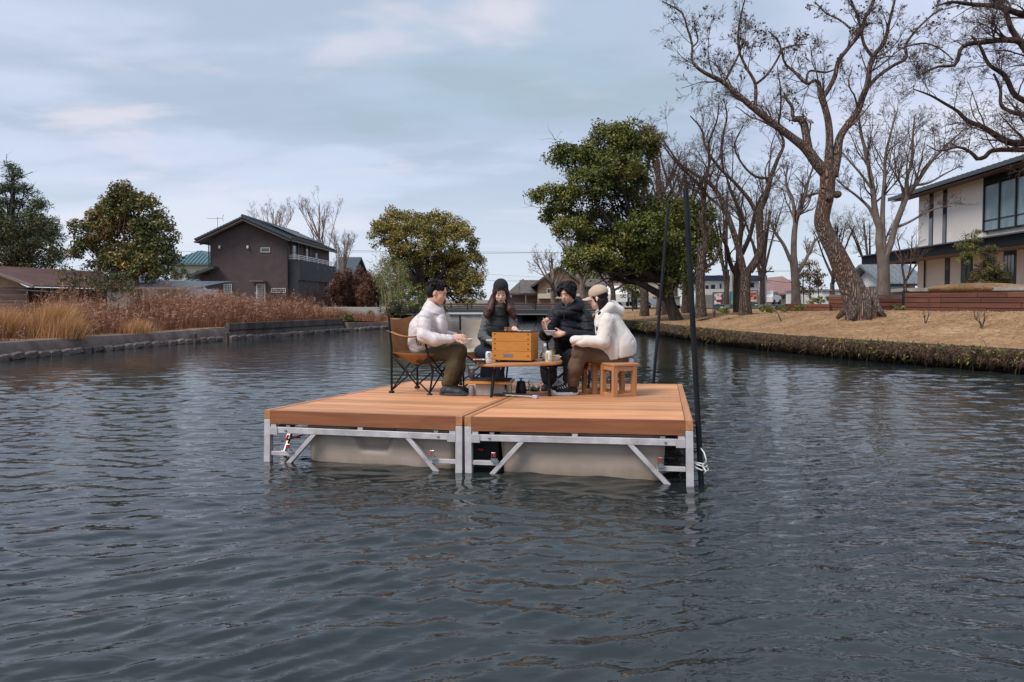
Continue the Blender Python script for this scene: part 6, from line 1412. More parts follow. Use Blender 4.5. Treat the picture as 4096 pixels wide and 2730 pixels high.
    m = MB(); m.add(q+[v-Vector((0, 0, .22)) for v in q], [(0, 1, 2, 3), (7, 6, 5, 4), (0, 4, 5, 1), (1, 5, 6, 2), (2, 6, 7, 3), (3, 7, 4, 0)]); m.build('roof', MT['metalroof'], t)
    m = MB(); q = [P(-1.2, 1.2, 7.88), P(LEN, 1.2, 7.88), P(LEN, 0, 8.03), P(-1.2, 0, 8.03)]; m.add([v-Vector((0, 0, .02)) for v in q]+[v-Vector((0, 0, .05)) for v in q], [(0, 1, 2, 3), (7, 6, 5, 4), (0, 4, 5, 1), (3, 7, 4, 0)]); m.build('soffit', mat('warm_soffit', (0.14, 0.075, 0.055), .8), t)
    me = None
    for i in range(60):
        if me is None: m = MB(); m.bar((0, 0, 0), tuple(Vector((-nrm.x*11.3, -nrm.y*11.3, 1.48))), .035, .02); me = m.mesh('roof_seam'); me.materials.append(MT['metalroof'])
        o = bpy.data.objects.new('roof_seam', me); COL.objects.link(o); o.location = P(-1.2+i*.45, 1.35, 8.13); adopt(o, t)
    bx('wall_vent', MT['frame_dark'], tt(3739), tt(3745), 0, .1, 1.95, 2.15)
    # terrace slab and mound
    tr = thing('terrace', 'pale concrete terrace slab with a grassy mound in front of the white building', 'terrace', (16, 25, 1.3))
    a = Pz(3612, 1172, 28); b = Pz(4160, 1160, 23.5); m = MB(); m.prism([(a.x, a.y), (b.x+1, b.y), (b.x+5, b.y+6), (a.x+2, a.y+5)], 1.74, 1.88); m.build('slab', MT['concrete_light'], tr)
    m = MB(); m.prism([(a.x+.6, a.y+.4), (b.x+1, b.y+.4), (b.x+5, b.y+6), (a.x+2, a.y+5)], 1.0, 1.738); m.build('plinth', MT['greyblock'], tr)
    c = Pz(3925, 1160, 26.6); m = MB(); m.ell((c.x, c.y, 1.82), (1.95, 1.3, .24), 24, 8); m.build('grassy_mound', MT['lawn'], tr, True, 180)
white_building()

def timber_edging():
    def run(pa, pb, Y0, Y1, ztop0, ztop1, rows, lab, seed, zb=None):
        a = Pz(pa, 1240, Y0); b = Pz(pb, 1240, Y1); t = thing('timber_wall', lab, 'wall', (a.x, a.y, .9), 'rust-brown timber walls on the right bank')
        rr = random.Random(seed); v = Vector((b.x-a.x, b.y-a.y, 0)); L = v.length; v.normalize(); nn = Vector((v.y, -v.x, 0)); ang = math.atan2(v.y, v.x)
        zb = zb if zb is not None else 1.02; s = 0; h = .145
        bb = MB(); bb.bar(a+nn*-.06+Vector((0, 0, (zb+ztop0)/2-a.z-.0)), b+nn*-.06+Vector((0, 0, (zb+ztop1)/2-b.z)), .08, min(ztop0, ztop1)-zb-.03); bb.build('backing', MT['oldwood'], t)
        for r in range(rows):
            s = 0
            while s < L-.05:
                w = min(rr.choice((.75, 1.1, 1.6, 2.1)), L-s); q = a+v*(s+w/2); zt = ztop0+(ztop1-ztop0)*(s+w/2)/L; z = zb+(r+.5)*h
                if z+h*.35 < zt:
                    m = MB(); m.box((0, 0, 0), (w-.012, .10+rr.uniform(0, .014), h-.012), bev=.012); me = m.mesh('timber_board'); o = link_mesh('timber_board', me, MT['timber'], t, (q.x, q.y, z)); o.rotation_euler = (0, 0, ang)
                s += w
    run(3622, 4110, 20.6, 17.6, 1.55, 1.70, 5, 'long rust-brown stacked timber wall in front of the terrace at the right', 5)
    run(3470, 3612, 21.6, 21.4, 1.58, 1.56, 4, 'short rust-brown timber wall seen behind the base of the grey tree', 6)
    run(3315, 3480, 27, 26, 1.62, 1.62, 5, 'higher rust-brown timber block partly behind the leaning trunk', 7, .95)
    run(3140, 3320, 28, 26.8, 1.25, 1.22, 2, 'low rust-brown timber edging left of the leaning trunk', 8, .95)
    m = MB(); p = Pz(3623, 1205, 20.9); m.box((p.x, p.y, 1.3), (.16, .12, .75)); tag(m.build('gate_post', MT['frame_dark']), 'black post at the left end of the long timber wall', 'post')
    # path behind crest
timber_edging()

# ------------------------------------------------------------------ floating platform
def latch(parent, x, z, s=1, y=-.02, flip=1):
    m = MB(); m.box((x, y, z), (.05, .02, .03)); m.tube([(x-.014, y-.012, z), (x-.014, y-.02, z+.06*s)], .003, 5); m.tube([(x+.014, y-.012, z), (x+.014, y-.02, z+.06*s)], .003, 5); m.tube([(x-.014, y-.02, z+.06*s), (x+.014, y-.02, z+.06*s)], .003, 5)
    l = m.build('latch', MT['steel'], parent)
    m = MB(); m.box((x+.004*flip, y-.022, z+.045*s), (.014, .012, .034*abs(s)), bev=.004); m.build('grip', MT['red'], l)
def platform(side):
    X0, X1 = (.010, 1.80) if side > 0 else (-1.80, -.010)
    t = thing('floating_platform', 'right half of the floating wooden deck, roped to the near black pole' if side > 0 else 'left half of the floating wooden deck, its tan pontoon marked by a moulded recess', 'platform', (0, 0, 0), 'two halves of the floating deck')
    D = 3.6; bw = .055
    # planks (shared meshes, one object each)
    n = 25; pw = (D-.036)/n; L = X1-X0-2*bw-.008
    m = MB(); m.box((0, 0, 0), (L, pw-.007, .028), bev=.003); pm = m.mesh('plank'); pm.materials.append(MT['deck'])
    rr = random.Random(3 if side > 0 else 4)
    for i in range(n):
        o = bpy.data.objects.new('plank', pm); COL.objects.link(o); o.location = ((X0+X1)/2, .036+pw*(i+.5), -.017+rr.uniform(-.0012, .0012)); adopt(o, t)
    for x in (X0+bw/2, X1-bw/2):
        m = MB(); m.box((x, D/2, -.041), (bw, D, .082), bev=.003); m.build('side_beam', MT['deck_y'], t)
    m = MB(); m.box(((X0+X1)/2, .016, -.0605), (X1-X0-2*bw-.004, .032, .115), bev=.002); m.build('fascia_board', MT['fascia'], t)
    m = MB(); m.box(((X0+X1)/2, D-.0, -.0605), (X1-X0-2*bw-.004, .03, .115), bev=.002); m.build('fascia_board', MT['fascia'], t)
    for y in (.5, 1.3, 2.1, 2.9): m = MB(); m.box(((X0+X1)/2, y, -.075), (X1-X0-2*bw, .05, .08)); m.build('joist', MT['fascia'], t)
    # aluminium frame
    for x in (X0+bw/2, X1-bw/2):
        for y in (bw/2, D/2, D-bw/2):
            m = MB(); m.box((x, y, -.0825-.40), (bw, bw, .80), bev=.004); m.build('post', MT['alu'], t)
        m = MB(); m.box((x, D/4+bw/4, -.17), (.04, D/2-bw-.01, .05), bev=.003); m.box((x, D*3/4-bw/4, -.17), (.04, D/2-bw-.01, .05), bev=.003)
        for y0, y1 in ((bw, D/2-bw/2), (D/2+bw/2, D-bw)): m = MB(); m.box((x, (y0+y1)/2, -.17), (.04, y1-y0-.004, .05), bev=.003); m.build('side_rail', MT['alu'], t)
        for y0, y1 in ((.42, .12), (D/2-.45, D/2-.1), (D/2+.45, D/2+.1)): m = MB(); m.bar((x, y0, -.19), (x, y1, -.62), .035, .035, (1, 0, 0)); m.build('side_brace', MT['alu'], t)
    for y in (.024, D-.024, D/2):
        m = MB(); m.box(((X0+X1)/2, y, -.172), (X1-X0-2*bw-.004, .042, .052), bev=.003); m.build('rail', MT['alu'], t)
    for x, sg in ((X0+bw, 1), (X1-bw, -1)):
        m = MB(); m.bar((x+sg*.42, .024, -.19), (x+sg*.02, .024, -.62), .036, .038, (0, 1, 0), .003); m.build('brace', MT['alu'], t)
        m = MB(); m.box((x+sg*.11, .03, -.375), (.215, .036, .036), bev=.003); m.build('lower_rail', MT['alu'], t)
        m = MB(); m.box((x+sg*.03, .024, -.132), (.05, .036, .026)); m.build('spacer', MT['alu'], t)
        m = MB(); m.box((x+sg*.036, .0, -.178), (.07, .006, .066), bev=.002); m.build('weld_plate', MT['alu'], t)
        m = MB(); m.lathe([(.0, -.004), (.011, -.004), (.011, .004), (0, .006)], (x+sg*.15, -.001, -.170), 10, Matrix.Rotation(math.pi/2, 3, 'X')); m.build('bolt', MT['steel'], t)
        latch(t, x+sg*.19, -.345, 1, -.005, sg)
        m = MB(); m.box((x+sg*.17, .02, -.136), (.035, .02, .018)); m.tube([(x+sg*.17-.02, .01, -.126), (x+sg*.17+.02, .01, -.126)], .004, 6); m.build('clamp', MT['steel'], t)
    m = MB(); m.box(((X0+X1)/2, .024, -.132), (.045, .036, .026)); m.build('spacer', MT['alu'], t)
    # pontoon, slightly narrower at the bottom, with a moulded recess on the left one
    hx0, hx1 = (.27, 1.60) if side > 0 else (-1.46, -.075)
    nx, nz = 44, 18; V = []; y0 = .085
    for j in range(nz+1):
        w = j/nz; z = -.135-.62*w
        for i in range(nx+1):
            u = i/nx; a = hx0+.055*w; b = hx1-.055*w; x = a+(b-a)*u; y = y0+.05*w
            e = min(u, 1-u)*(b-a); y += .05*max(0, 1-e/.06)**2
            if side < 0:
                cx = -.83; hw = .19-.16*((-z-.19)/.13)*.35; q = min(1, max(0, (hw-abs(x-cx))/.035)) * min(1, max(0, (z+.335)/.035)) if z < -.15 else (1 if abs(x-cx) < .19 else 0)
                y += .085*q*q*(3-2*q)
            V.append((x, y, z))
    k = nx+1; Fs = [(j*k+i, (j+1)*k+i, (j+1)*k+i+1, j*k+i+1) for j in range(nz) for i in range(nx)]
    b0 = len(V)
    for z, w in ((-.135, 0), (-.755, 1)):
        for x, y in ((hx0+.055*w, 3.45), (hx1-.055*w, 3.45)): V.append((x, y, z))
    me = bpy.data.meshes.new('pontoon'); Fs += [(b0, b0+1, nx, 0), (b0+1, b0+3, nz*k+nx, nx), (b0+2, b0, 0, nz*k), (b0+2, b0+3, b0+1, b0)]
    me.from_pydata(V, [], Fs); o = link_mesh('pontoon', me, MT['hull'], t, (0, 0, 0)); 
    me.polygons.foreach_set('use_smooth', [True]*(nx*nz)+[False]*4)
    m = MB(); m.box(((hx0+hx1)/2, 1.75, -.128), (hx1-hx0+.02, 3.3, .012)); m.build('pontoon_rim', MT['hull'], t)
    if side > 0:
        m = MB(); m.add([(.03, .20, -.14), (.235, .20, -.14), (.26, .20, -.75), (.03, .20, -.75), (.03, 3.4, -.14), (.235, 3.4, -.14), (.26, 3.4, -.75), (.03, 3.4, -.75)], [(3, 2, 1, 0), (4, 5, 6, 7), (0, 1, 5, 4), (1, 2, 6, 5), (3, 0, 4, 7)]); m.build('black_infill', MT['blackrub'], t)  # plain black box filling the dark region between pontoon and seam
        m = MB(); m.bar((.09, .12, -.285), (.135, .09, -.282), .012, .016); g = m.build('grip', MT['red'], t)
    else:
        m = MB(); m.bar((-1.69, .10, -.285), (-1.60, .30, -.255), .010, .012); m.build('latch_lever', MT['steel'], t)
        m = MB(); m.bar((-1.65, .2, -.262), (-1.57, .2, -.262), .018, .014); m.build('grip', MT['red'], t)
        m = MB(); m.box((-1.62, .02, -.30), (.012, .012, .10), Matrix.Rotation(.35, 3, 'Y')); m.build('latch_arm', MT['steel'], t)
        m = MB(); m.box((-1.585, .01, -.235), (.016, .014, .05), Matrix.Rotation(.5, 3, 'Y')); m.build('grip', MT['red'], t)
    t.location = DECK_O; R = deckrot(-.0211 if side > 0 else -.0063); t.rotation_euler = R.to_euler()
    return t
platform(1); platform(-1)

def poles():
    G = 'black mooring poles beside the deck'
    for (px, py, Y), (qx, qy, Y2), lab, zlow in (((2743, 756, 5.32), (2806, 1948, 5.14), 'taller-looking black mooring pole roped to the near right corner of the deck', -.9), ((2673, 828, 9.75), (2612, 1555, 9.35), 'black mooring pole leaning behind the far right corner of the deck', -.9)):
        a = at(px, py, Y); b = at(qx, qy, Y2); d = (b-a).normalized(); c = a+d*((zlow-a.z)/d.z); t = thing('mooring_pole', lab, 'pole', (b.x, b.y, 0), G)
        m = MB(); m.tube([c, a], .021, 18); m.build('pole', MT['blackpole'], t, True, 40)
        m = MB(); m.tube([a-d*.0005, a-d*.006], [.0215, .020], 18); m.build('end_cap', MT['blackrub'], t, True, 40)
    # white rope: loops round the corner post and the pole
    t = thing('mooring_rope', 'white rope looped round the corner post and the near black pole', 'rope', at(2790, 1860, 5.2))
    P = at(2772, 1862, 5.27); Q = at(2802, 1862, 5.15); mid = (P+Q)/2; ax = (Q-P); Lx = ax.length/2+.045; ax.normalize(); ay = Vector((-ax.y, ax.x, 0)).normalized(); m = MB(); rr = random.Random(1); pts = []
    for k in range(0, 132):
        a = k/22*math.pi; w = (k//44); pts.append(mid+ax*(math.cos(a)*(Lx+.01*w))+ay*(math.sin(a)*(.055+.008*w))+Vector((0, 0, .022-.016*w+.016*math.cos(a+w)-.05*max(0, math.cos(a)-.5))))
    m.tube(pts, .0048, 7); m.build('rope_loops', MT['rope'], t, True, 180)
    m = MB(); m.tube([mid+ax*Lx+Vector((0, -.02, .0)), mid+ax*(Lx+.03)+Vector((0, -.03, .05)), mid+ax*(Lx+.0)+Vector((0, -.02, .10)), mid+ax*(Lx-.04)+Vector((0, 0, .13))], .0048, 7); m.build('rope_tail', MT['rope'], t, True, 180)
    m = MB(); m.tube([mid+ax*(Lx-.01)+Vector((0, -.03, -.01)), mid+ax*(Lx+.02)+Vector((0, -.04, -.035)), mid+ax*(Lx-.01)+Vector((0, -.04, -.055))], .0048, 7); m.build('rope_end', MT['rope'], t, True, 180)
    a = at(2776, 1742, 5.4); b = at(2788, 1772, 5.25); m = MB(); m.tube([a, (a+b)/2+Vector((.008, 0, .01)), b], .004, 6); m.build('rope_line', MT['rope'], t)
    t2 = thing('black_strap', 'thin black band round the near right corner post', 'strap', at(2775, 1800, 5.27)); P = at(2773, 1803, 5.28); m = MB(); m.tube([P+Vector((math.cos(a)*.042, math.sin(a)*.042, .012*math.cos(a))) for a in np.linspace(0, 6.28, 20)], .004, 6); m.build('band', MT['blackrub'], t2)
poles()

# ------------------------------------------------------------------ implicit surfaces for people, clothes and shoes
def smin(a, b, k):
    h = np.maximum(k-np.abs(a-b), 0)/k; return np.minimum(a, b)-h*h*k*.25
class SDF:
    def __init__(s, k=.03): s.p = []; s.k = k
    def cap(s, a, b, r0, r1=None, k=None, puff=0, n=0, sub=False): s.p.append(('c', np.array(a, float), np.array(b, float), r0, r1 if r1 is not None else r0, k or s.k, puff, n, sub)); return s
    def ell(s, c, r, R=None, k=None, sub=False): s.p.append(('e', np.array(c, float), np.array(r, float), np.array(R) if R is not None else np.eye(3), 0, k or s.k, 0, 0, sub)); return s
    def cut(s, p, n, k=.01): s.p.append(('h', np.array(p, float), np.array(n, float)/np.linalg.norm(n), 0, 0, k, 0, 0, True)); return s
    def bounds(s):
        lo = np.full(3, 1e9); hi = -lo
        for q in s.p:
            if q[8]: continue
            if q[0] == 'c':
                r = max(q[3], q[4])+q[6]; lo = np.minimum(lo, np.minimum(q[1], q[2])-r); hi = np.maximum(hi, np.maximum(q[1], q[2])+r)
            else: r = q[2].max(); lo = np.minimum(lo, q[1]-r); hi = np.maximum(hi, q[1]+r)
        return lo, hi
    def mesh(s, name, vox, m, parent, disp=None, noise_amp=0, noise_f=30, seed=0, folds=()):
        lo, hi = s.bounds(); lo -= 4*vox+.01; hi += 4*vox+.01; n = np.ceil((hi-lo)/vox).astype(int)+1
        f = np.full(n, .15, dtype=np.float32); ax = [lo[i]+np.arange(n[i])*vox for i in range(3)]
        for q in s.p:
            k = q[5]
            if q[0] == 'h': sl = (slice(None),)*3
            else:
                if q[0] == 'c': r = max(q[3], q[4])+q[6]; a = np.minimum(q[1], q[2])-r; b = np.maximum(q[1], q[2])+r
                else: r = q[2].max(); a = q[1]-r; b = q[1]+r
                mg = k+.05; i0 = np.clip(((a-mg-lo)/vox).astype(int), 0, n-1); i1 = np.clip(((b+mg-lo)/vox).astype(int)+2, 1, n); sl = tuple(slice(i0[i], i1[i]) for i in range(3))
            X = ax[0][sl[0]][:, None, None]; Y = ax[1][sl[1]][None, :, None]; Z = ax[2][sl[2]][None, None, :]
            if q[0] == 'c':
                d = q[2]-q[1]; L2 = max(d@d, 1e-9); px, py, pz = X-q[1][0], Y-q[1][1], Z-q[1][2]; t = np.clip((px*d[0]+py*d[1]+pz*d[2])/L2, 0, 1)
                rad = q[3]+(q[4]-q[3])*t
                if q[6]: rad = rad+q[6]*(np.abs(np.sin(np.pi*q[7]*t))**.7-.3)
                g = np.sqrt((px-d[0]*t)**2+(py-d[1]*t)**2+(pz-d[2]*t)**2)-rad
            elif q[0] == 'e':
                R = q[3]; px, py, pz = X-q[1][0], Y-q[1][1], Z-q[1][2]; u = [(R[0, i]*px+R[1, i]*py+R[2, i]*pz) for i in range(3)]
                k0 = np.sqrt(sum((u[i]/q[2][i])**2 for i in range(3)))+1e-6; k1 = np.sqrt(sum((u[i]/q[2][i]**2)**2 for i in range(3)))+1e-6; g = k0*(k0-1)/k1
            else: g = -((X-q[1][0])*q[2][0]+(Y-q[1][1])*q[2][1]+(Z-q[1][2])*q[2][2])
            F0 = f[sl]
            if q[8]: f[sl] = -smin(-F0, np.broadcast_to(g, F0.shape), k)
            else: f[sl] = smin(F0, g, k)
        if noise_amp or disp or folds:
            near = np.abs(f) < .05; idx = np.nonzero(near); P = [ax[i][idx[i]] for i in range(3)]
            v = np.zeros(len(P[0])); r = np.random.RandomState(seed)
            if noise_amp:
                for i in range(12):
                    kk = unit(r.normal(size=3)*np.array([1, 1, .8]))*noise_f*r.uniform(.5, 1.6); v += np.sin(P[0]*kk[0]+P[1]*kk[1]+P[2]*kk[2]+2.2*np.sin(P[2]*noise_f*.5+i)+r.uniform(0, 6.28))
                v *= noise_amp/3.0
            for (axv, spacing, amp, warp) in folds:      # narrow creases running across the given direction
                kk = unit(np.array(axv, float))*math.pi/spacing; w = 0
                for i in range(5): q = r.normal(size=3)*13; w = w+np.sin(P[0]*q[0]+P[1]*q[1]+P[2]*q[2]+r.uniform(0, 6.28))
                m_ = 0
                for i in range(3): q = r.normal(size=3)*8; m_ = m_+np.sin(P[0]*q[0]+P[1]*q[1]+P[2]*q[2]+r.uniform(0, 6.28))
                v -= amp*(1-np.abs(np.sin(P[0]*kk[0]+P[1]*kk[1]+P[2]*kk[2]+w*warp)))**3.4*np.clip(.7+.4*m_, .0, 1.4)
            if disp: v = v+disp(*P)
            f[idx] -= v
        return self_nets(name, f, lo, vox, m, parent, s)
def self_nets(name, f, lo, vox, m, parent, s):
    n = f.shape; sg = f < 0
    cn = (n[0]-1, n[1]-1, n[2]-1); acc = np.zeros(cn+(3,), np.float32); cnt = np.zeros(cn, np.float32)
    quads = []
    cid = lambda i, j, k: (i*cn[1]+j)*cn[2]+k
    for a in range(3):
        s0 = [slice(None)]*3; s1 = [slice(None)]*3; s0[a] = slice(0, -1); s1[a] = slice(1, None)
        A, B = f[tuple(s0)], f[tuple(s1)]; cr = sg[tuple(s0)] != sg[tuple(s1)]; idx = np.array(np.nonzero(cr))
        fa = A[cr]; fb = B[cr]; t = fa/(fa-fb); P = idx.T.astype(np.float32); P[:, a] += t
        b, c = (a+1) % 3, (a+2) % 3
        ok = (idx[b] > 0) & (idx[c] > 0) & (idx[b] < cn[b]) & (idx[c] < cn[c]); idx = idx[:, ok]; P = P[ok]; ins = (fa[ok] < 0)
        q = []
        for db, dc in ((1, 1), (0, 1), (0, 0), (1, 0)):
            I = idx.copy(); I[b] -= db; I[c] -= dc; np.add.at(acc, (I[0], I[1], I[2]), P); np.add.at(cnt, (I[0], I[1], I[2]), 1); q.append(cid(I[0], I[1], I[2]))
        q = np.stack(q, 1); q[~ins] = q[~ins][:, ::-1]; quads.append(q)
    quads = np.concatenate(quads); used = np.nonzero(cnt.ravel() > 0)[0]; mp = np.full(cnt.size, -1, np.int64); mp[used] = np.arange(len(used))
    V = acc.reshape(-1, 3)[used]/cnt.ravel()[used][:, None]*vox+lo; quads = mp[quads]
    # two rounds of light smoothing
    for it in range(1):
        S2 = np.zeros_like(V); C2 = np.zeros(len(V))
        for i in range(4):
            a, b = quads[:, i], quads[:, (i+1) % 4]; np.add.at(S2, a, V[b]); np.add.at(C2, a, 1)
        V = V*.5+S2/np.maximum(C2, 1)[:, None]*.5
    o = V.mean(0); me = np_mesh(name, V-o, quads, True)
    return link_mesh(name, me, m, parent, tuple(o))

WOFF = 0.0
def W(px, py, Y): return np.array(at(px, py, Y+WOFF))
def frame(c, f, up=(0, 0, 1), tilt=0.0):
    f = unit(np.array(f, float)); r = unit(np.cross(f, np.array(up, float))); u = np.cross(r, f)
    if tilt: r2 = r*math.cos(tilt)+u*math.sin(tilt); u = np.cross(r2, f); r = r2
    return np.array(c), np.stack([r, f, u], 1)
def L2W(fr, p): return fr[0]+fr[1] @ np.array(p, float)
def head_body(s, fr, sc=1.0, jaw=1.0):
    c, R = fr; e = lambda p, r, k=.02: s.ell(L2W(fr, np.array(p)*sc), np.array(r)*sc, R, k)
    e((0, -.012, .035), (.074, .094, .082), .02); e((0, .022, -.028), (.060*jaw, .066, .082)); e((0, .050, -.088), (.030*jaw, .032, .028)); e((.030*jaw, .035, -.062), (.024, .035, .03)); e((-.030*jaw, .035, -.062), (.024, .035, .03))
    e((.036, .060, -.030), (.022, .020, .02), .02); e((-.036, .060, -.030), (.022, .020, .02), .02); e((0, .072, .028), (.045, .016, .014), .02)
    s.cap(L2W(fr, np.array((0, .082, .004))*sc), L2W(fr, np.array((0, .101, -.030))*sc), .008*sc, .0125*sc, .010); e((.010, .090, -.034), (.007, .009, .006), .006); e((-.010, .090, -.034), (.007, .009, .006), .006)
    e((0, .079, -.062), (.024, .014, .013), .012)
    for sx in (-1, 1): e((sx*.076, -.004, -.012), (.009, .019, .030), .008)
    for sx in (-1, 1): s.ell(L2W(fr, np.array((sx*.030, .092, .002))*sc), np.array((.016, .010, .010))*sc, R, .010, sub=True)
    for sx in (-1, 1): e((sx*.030, .072, -.001), (.015, .012, .011), .006)
def face_parts(t, fr, sc, lips, open_=0, brow=.018):
    R = Matrix(fr[1].tolist())
    for sx in (-1, 1):
        m = MB(); m.ell(L2W(fr, np.array((sx*.031, .0835, -.004))*sc), (.0135*sc, .0035, .0032*sc), 10, 6, R); m.build('eye', MT['hair'], t, True, 180)
        m = MB(); m.ell(L2W(fr, np.array((sx*.033, .0865, .024))*sc), (brow*sc, .0045, .0030*sc), 10, 6, R); m.build('eyebrow', MT['hair'], t, True, 180)
    m = MB(); m.ell(L2W(fr, np.array((0, .0925, -.0585))*sc), (.019*sc, .006, .0038*sc), 12, 6, R); m.ell(L2W(fr, np.array((0, .0915, -.0675-open_))*sc), (.016*sc, .006, .0048*sc), 12, 6, R)
    m.build('lips', lips, t, True, 180)
    if open_: m = MB(); m.ell(L2W(fr, np.array((0, .0915, -.063-open_*.4))*sc), (.013*sc, .006, .003+open_*.3), 10, 6, R); m.build('mouth', MT['hair'], t, True, 180)
def hand(s, wrist, d, nrm, curl=.5, spread=.12, thumb=1, sc=1.0, tcurl=.3):
    # wrist point, finger direction, palm normal (direction the fingers curl towards)
    d = unit(np.array(d, float)); nrm = np.array(nrm, float); nrm = unit(nrm-d*(nrm@d)); sd = np.cross(d, nrm)
    w = np.array(wrist, float); pc = w+d*.055*sc
    R = np.stack([sd, d, nrm], 1); s.ell(pc, np.array((.040, .055, .016))*sc, R, .012); s.ell(w+d*.02*sc, np.array((.028, .04, .020))*sc, R, .015)
    for i, (o, ln) in enumerate(((.028, .070), (.010, .078), (-.010, .073), (-.028, .058))):
        o *= thumb; p = w+d*.095*sc+sd*o*sc; a = spread*o/.028*.5; dd = unit(d+sd*a*thumb*0+sd*(a)); L = ln*sc; r = .0085*sc
        s.cap(w+d*.06*sc+sd*o*.9*sc, p, r*1.05, r, .008); th = 0
        for j, q in enumerate((.45, .32, .23)):
            th += curl*(.6, .9, .7)[j]; v = dd*math.cos(th)+nrm*math.sin(th); p2 = p+v*L*q; s.cap(p, p2, r*(1-.08*j), r*(.92-.08*j), .004); p = p2
    p = w+d*.03*sc+sd*.030*thumb*sc; v = unit(d*.75+sd*thumb*.75+nrm*tcurl); p2 = p+v*.042*sc; s.cap(p, p2, .013*sc, .0105*sc, .010); v2 = unit(d*.95+sd*thumb*.15+nrm*(tcurl+.35)); p3 = p2+v2*.030*sc; s.cap(p2, p3, .0105*sc, .009*sc, .004)

def tufts(t, fr, m, seed, el, n, L):        # locks lying over the crown and ending in a ragged fringe
    r = np.random.RandomState(seed); c, rad = np.array(el[0]), np.array(el[1]); mb = MB()
    for i in range(n):
        q = unit(r.normal(size=3)); 
        if q[2] < -.15 or (q[1] > .30 and q[2] < .55): continue
        d = np.array([q[0]*.9, q[1]*1.0+.25, -.9])+r.normal(0, .25, 3); d = d-q*(d@q); d = unit(d); l = L*r.uniform(.6, 1.3)
        pts = [L2W(fr, c+q*rad*1.0), L2W(fr, c+unit(q+d*.22)*rad*1.035), L2W(fr, c+unit(q+d*.22)*rad*1.03+d*l*.55+q*.004), L2W(fr, c+unit(q+d*.25)*rad*1.0+d*l+q*.002)]
        mb.tube(pts, [.010, .010, .006, .0012], 5)
    o = mb.build('hair_locks', m, t, True, 180); tag(o, kind='stuff')
def shoe(parent, heel, toe, gz, name='shoe', up=None, sole=None, h=.028, L=None, sneaker=False, tilt=0):
    a = np.array([heel[0], heel[1], gz]); b = np.array([toe[0], toe[1], gz]); d = b-a; L = np.linalg.norm(d[:2]); ang = math.atan2(d[1], d[0]); R = np.array(Matrix.Rotation(ang, 3, 'Z')); c = (a+b)/2
    def w(p): return c+R @ np.array(p, float)
    s = SDF(.02); q = L/.29
    s.cap(w((-.095*q, 0, .050)), w((-.03*q, 0, .052)), .040, .040); s.cap(w((-.03*q, 0, .050)), w((.06*q, .0, .036)), .042, .040); s.cap(w((.06*q, 0, .036)), w((.105*q, 0, .026)), .040, .030); s.cap(w((-.095*q, 0, .05)), w((-.08*q, 0, .085)), .036, .034)
    s.cut(w((0, 0, h-.004)), (0, 0, -1), .004); s.cut(w((-.08*q, 0, .105)), (0, 0, 1), .004)
    o = s.mesh(name, .006, up or MT['shoe'], parent)
    out = []
    for i in range(28):
        t = 2*math.pi*i/28; x = math.cos(t); y = math.sin(t); out.append((x*L/2, y*(.046+.008*math.cos(t*1)-.004*math.cos(2*t))))
    m = MB(); n = 28; rows = ((.96, .004), (1.0, .010), (1.0, h*.8), (.97, h+.004)); vs = []; fs = []
    for k, z in rows:
        for x, y in out: vs.append(Vector(w((x*k, y*k, z+(.012*max(0, x/(L/2)-.6)**2*4 if not sneaker else 0)))))
    for r in range(3):
        for i in range(n): fs.append((r*n+i, r*n+(i+1) % n, (r+1)*n+(i+1) % n, (r+1)*n+i))
    fs.append(tuple(reversed(range(n)))); fs.append(tuple(range(3*n, 4*n))); m.add(vs, fs); so = m.build('sole', sole or MT['sole'], o, True, 50)
    if sneaker:
        m = MB(); m.ell(w((.118*q, 0, .034)), (.030, .036, .020), 12, 8, Matrix.Rotation(ang, 3, 'Z')); m.build('toe_cap', MT['white'], o, True, 180)
        for i in range(5):
            x = (.075-.024*i)*q; z = .071+.0085*i; m = MB(); m.tube([w((x, -.030, z-.014)), w((x+.006, 0, z+.006)), w((x, .030, z-.014))], .0042, 6); m.build('lace', MT['white'], o)
        m = MB(); m.tube([w((-.045, 0, .112)), w((-.03, -.03, .125)), w((-.02, -.035, .10)), w((-.03, 0, .11)), w((-.015, .03, .12))], .003, 6); m.build('lace', MT['white'], o)
    return o

# ------------------------------------------------------------------ the four people
def person_base(label, p, group='people having a meal on the deck'):
    return thing('person', label, 'person', p, group)

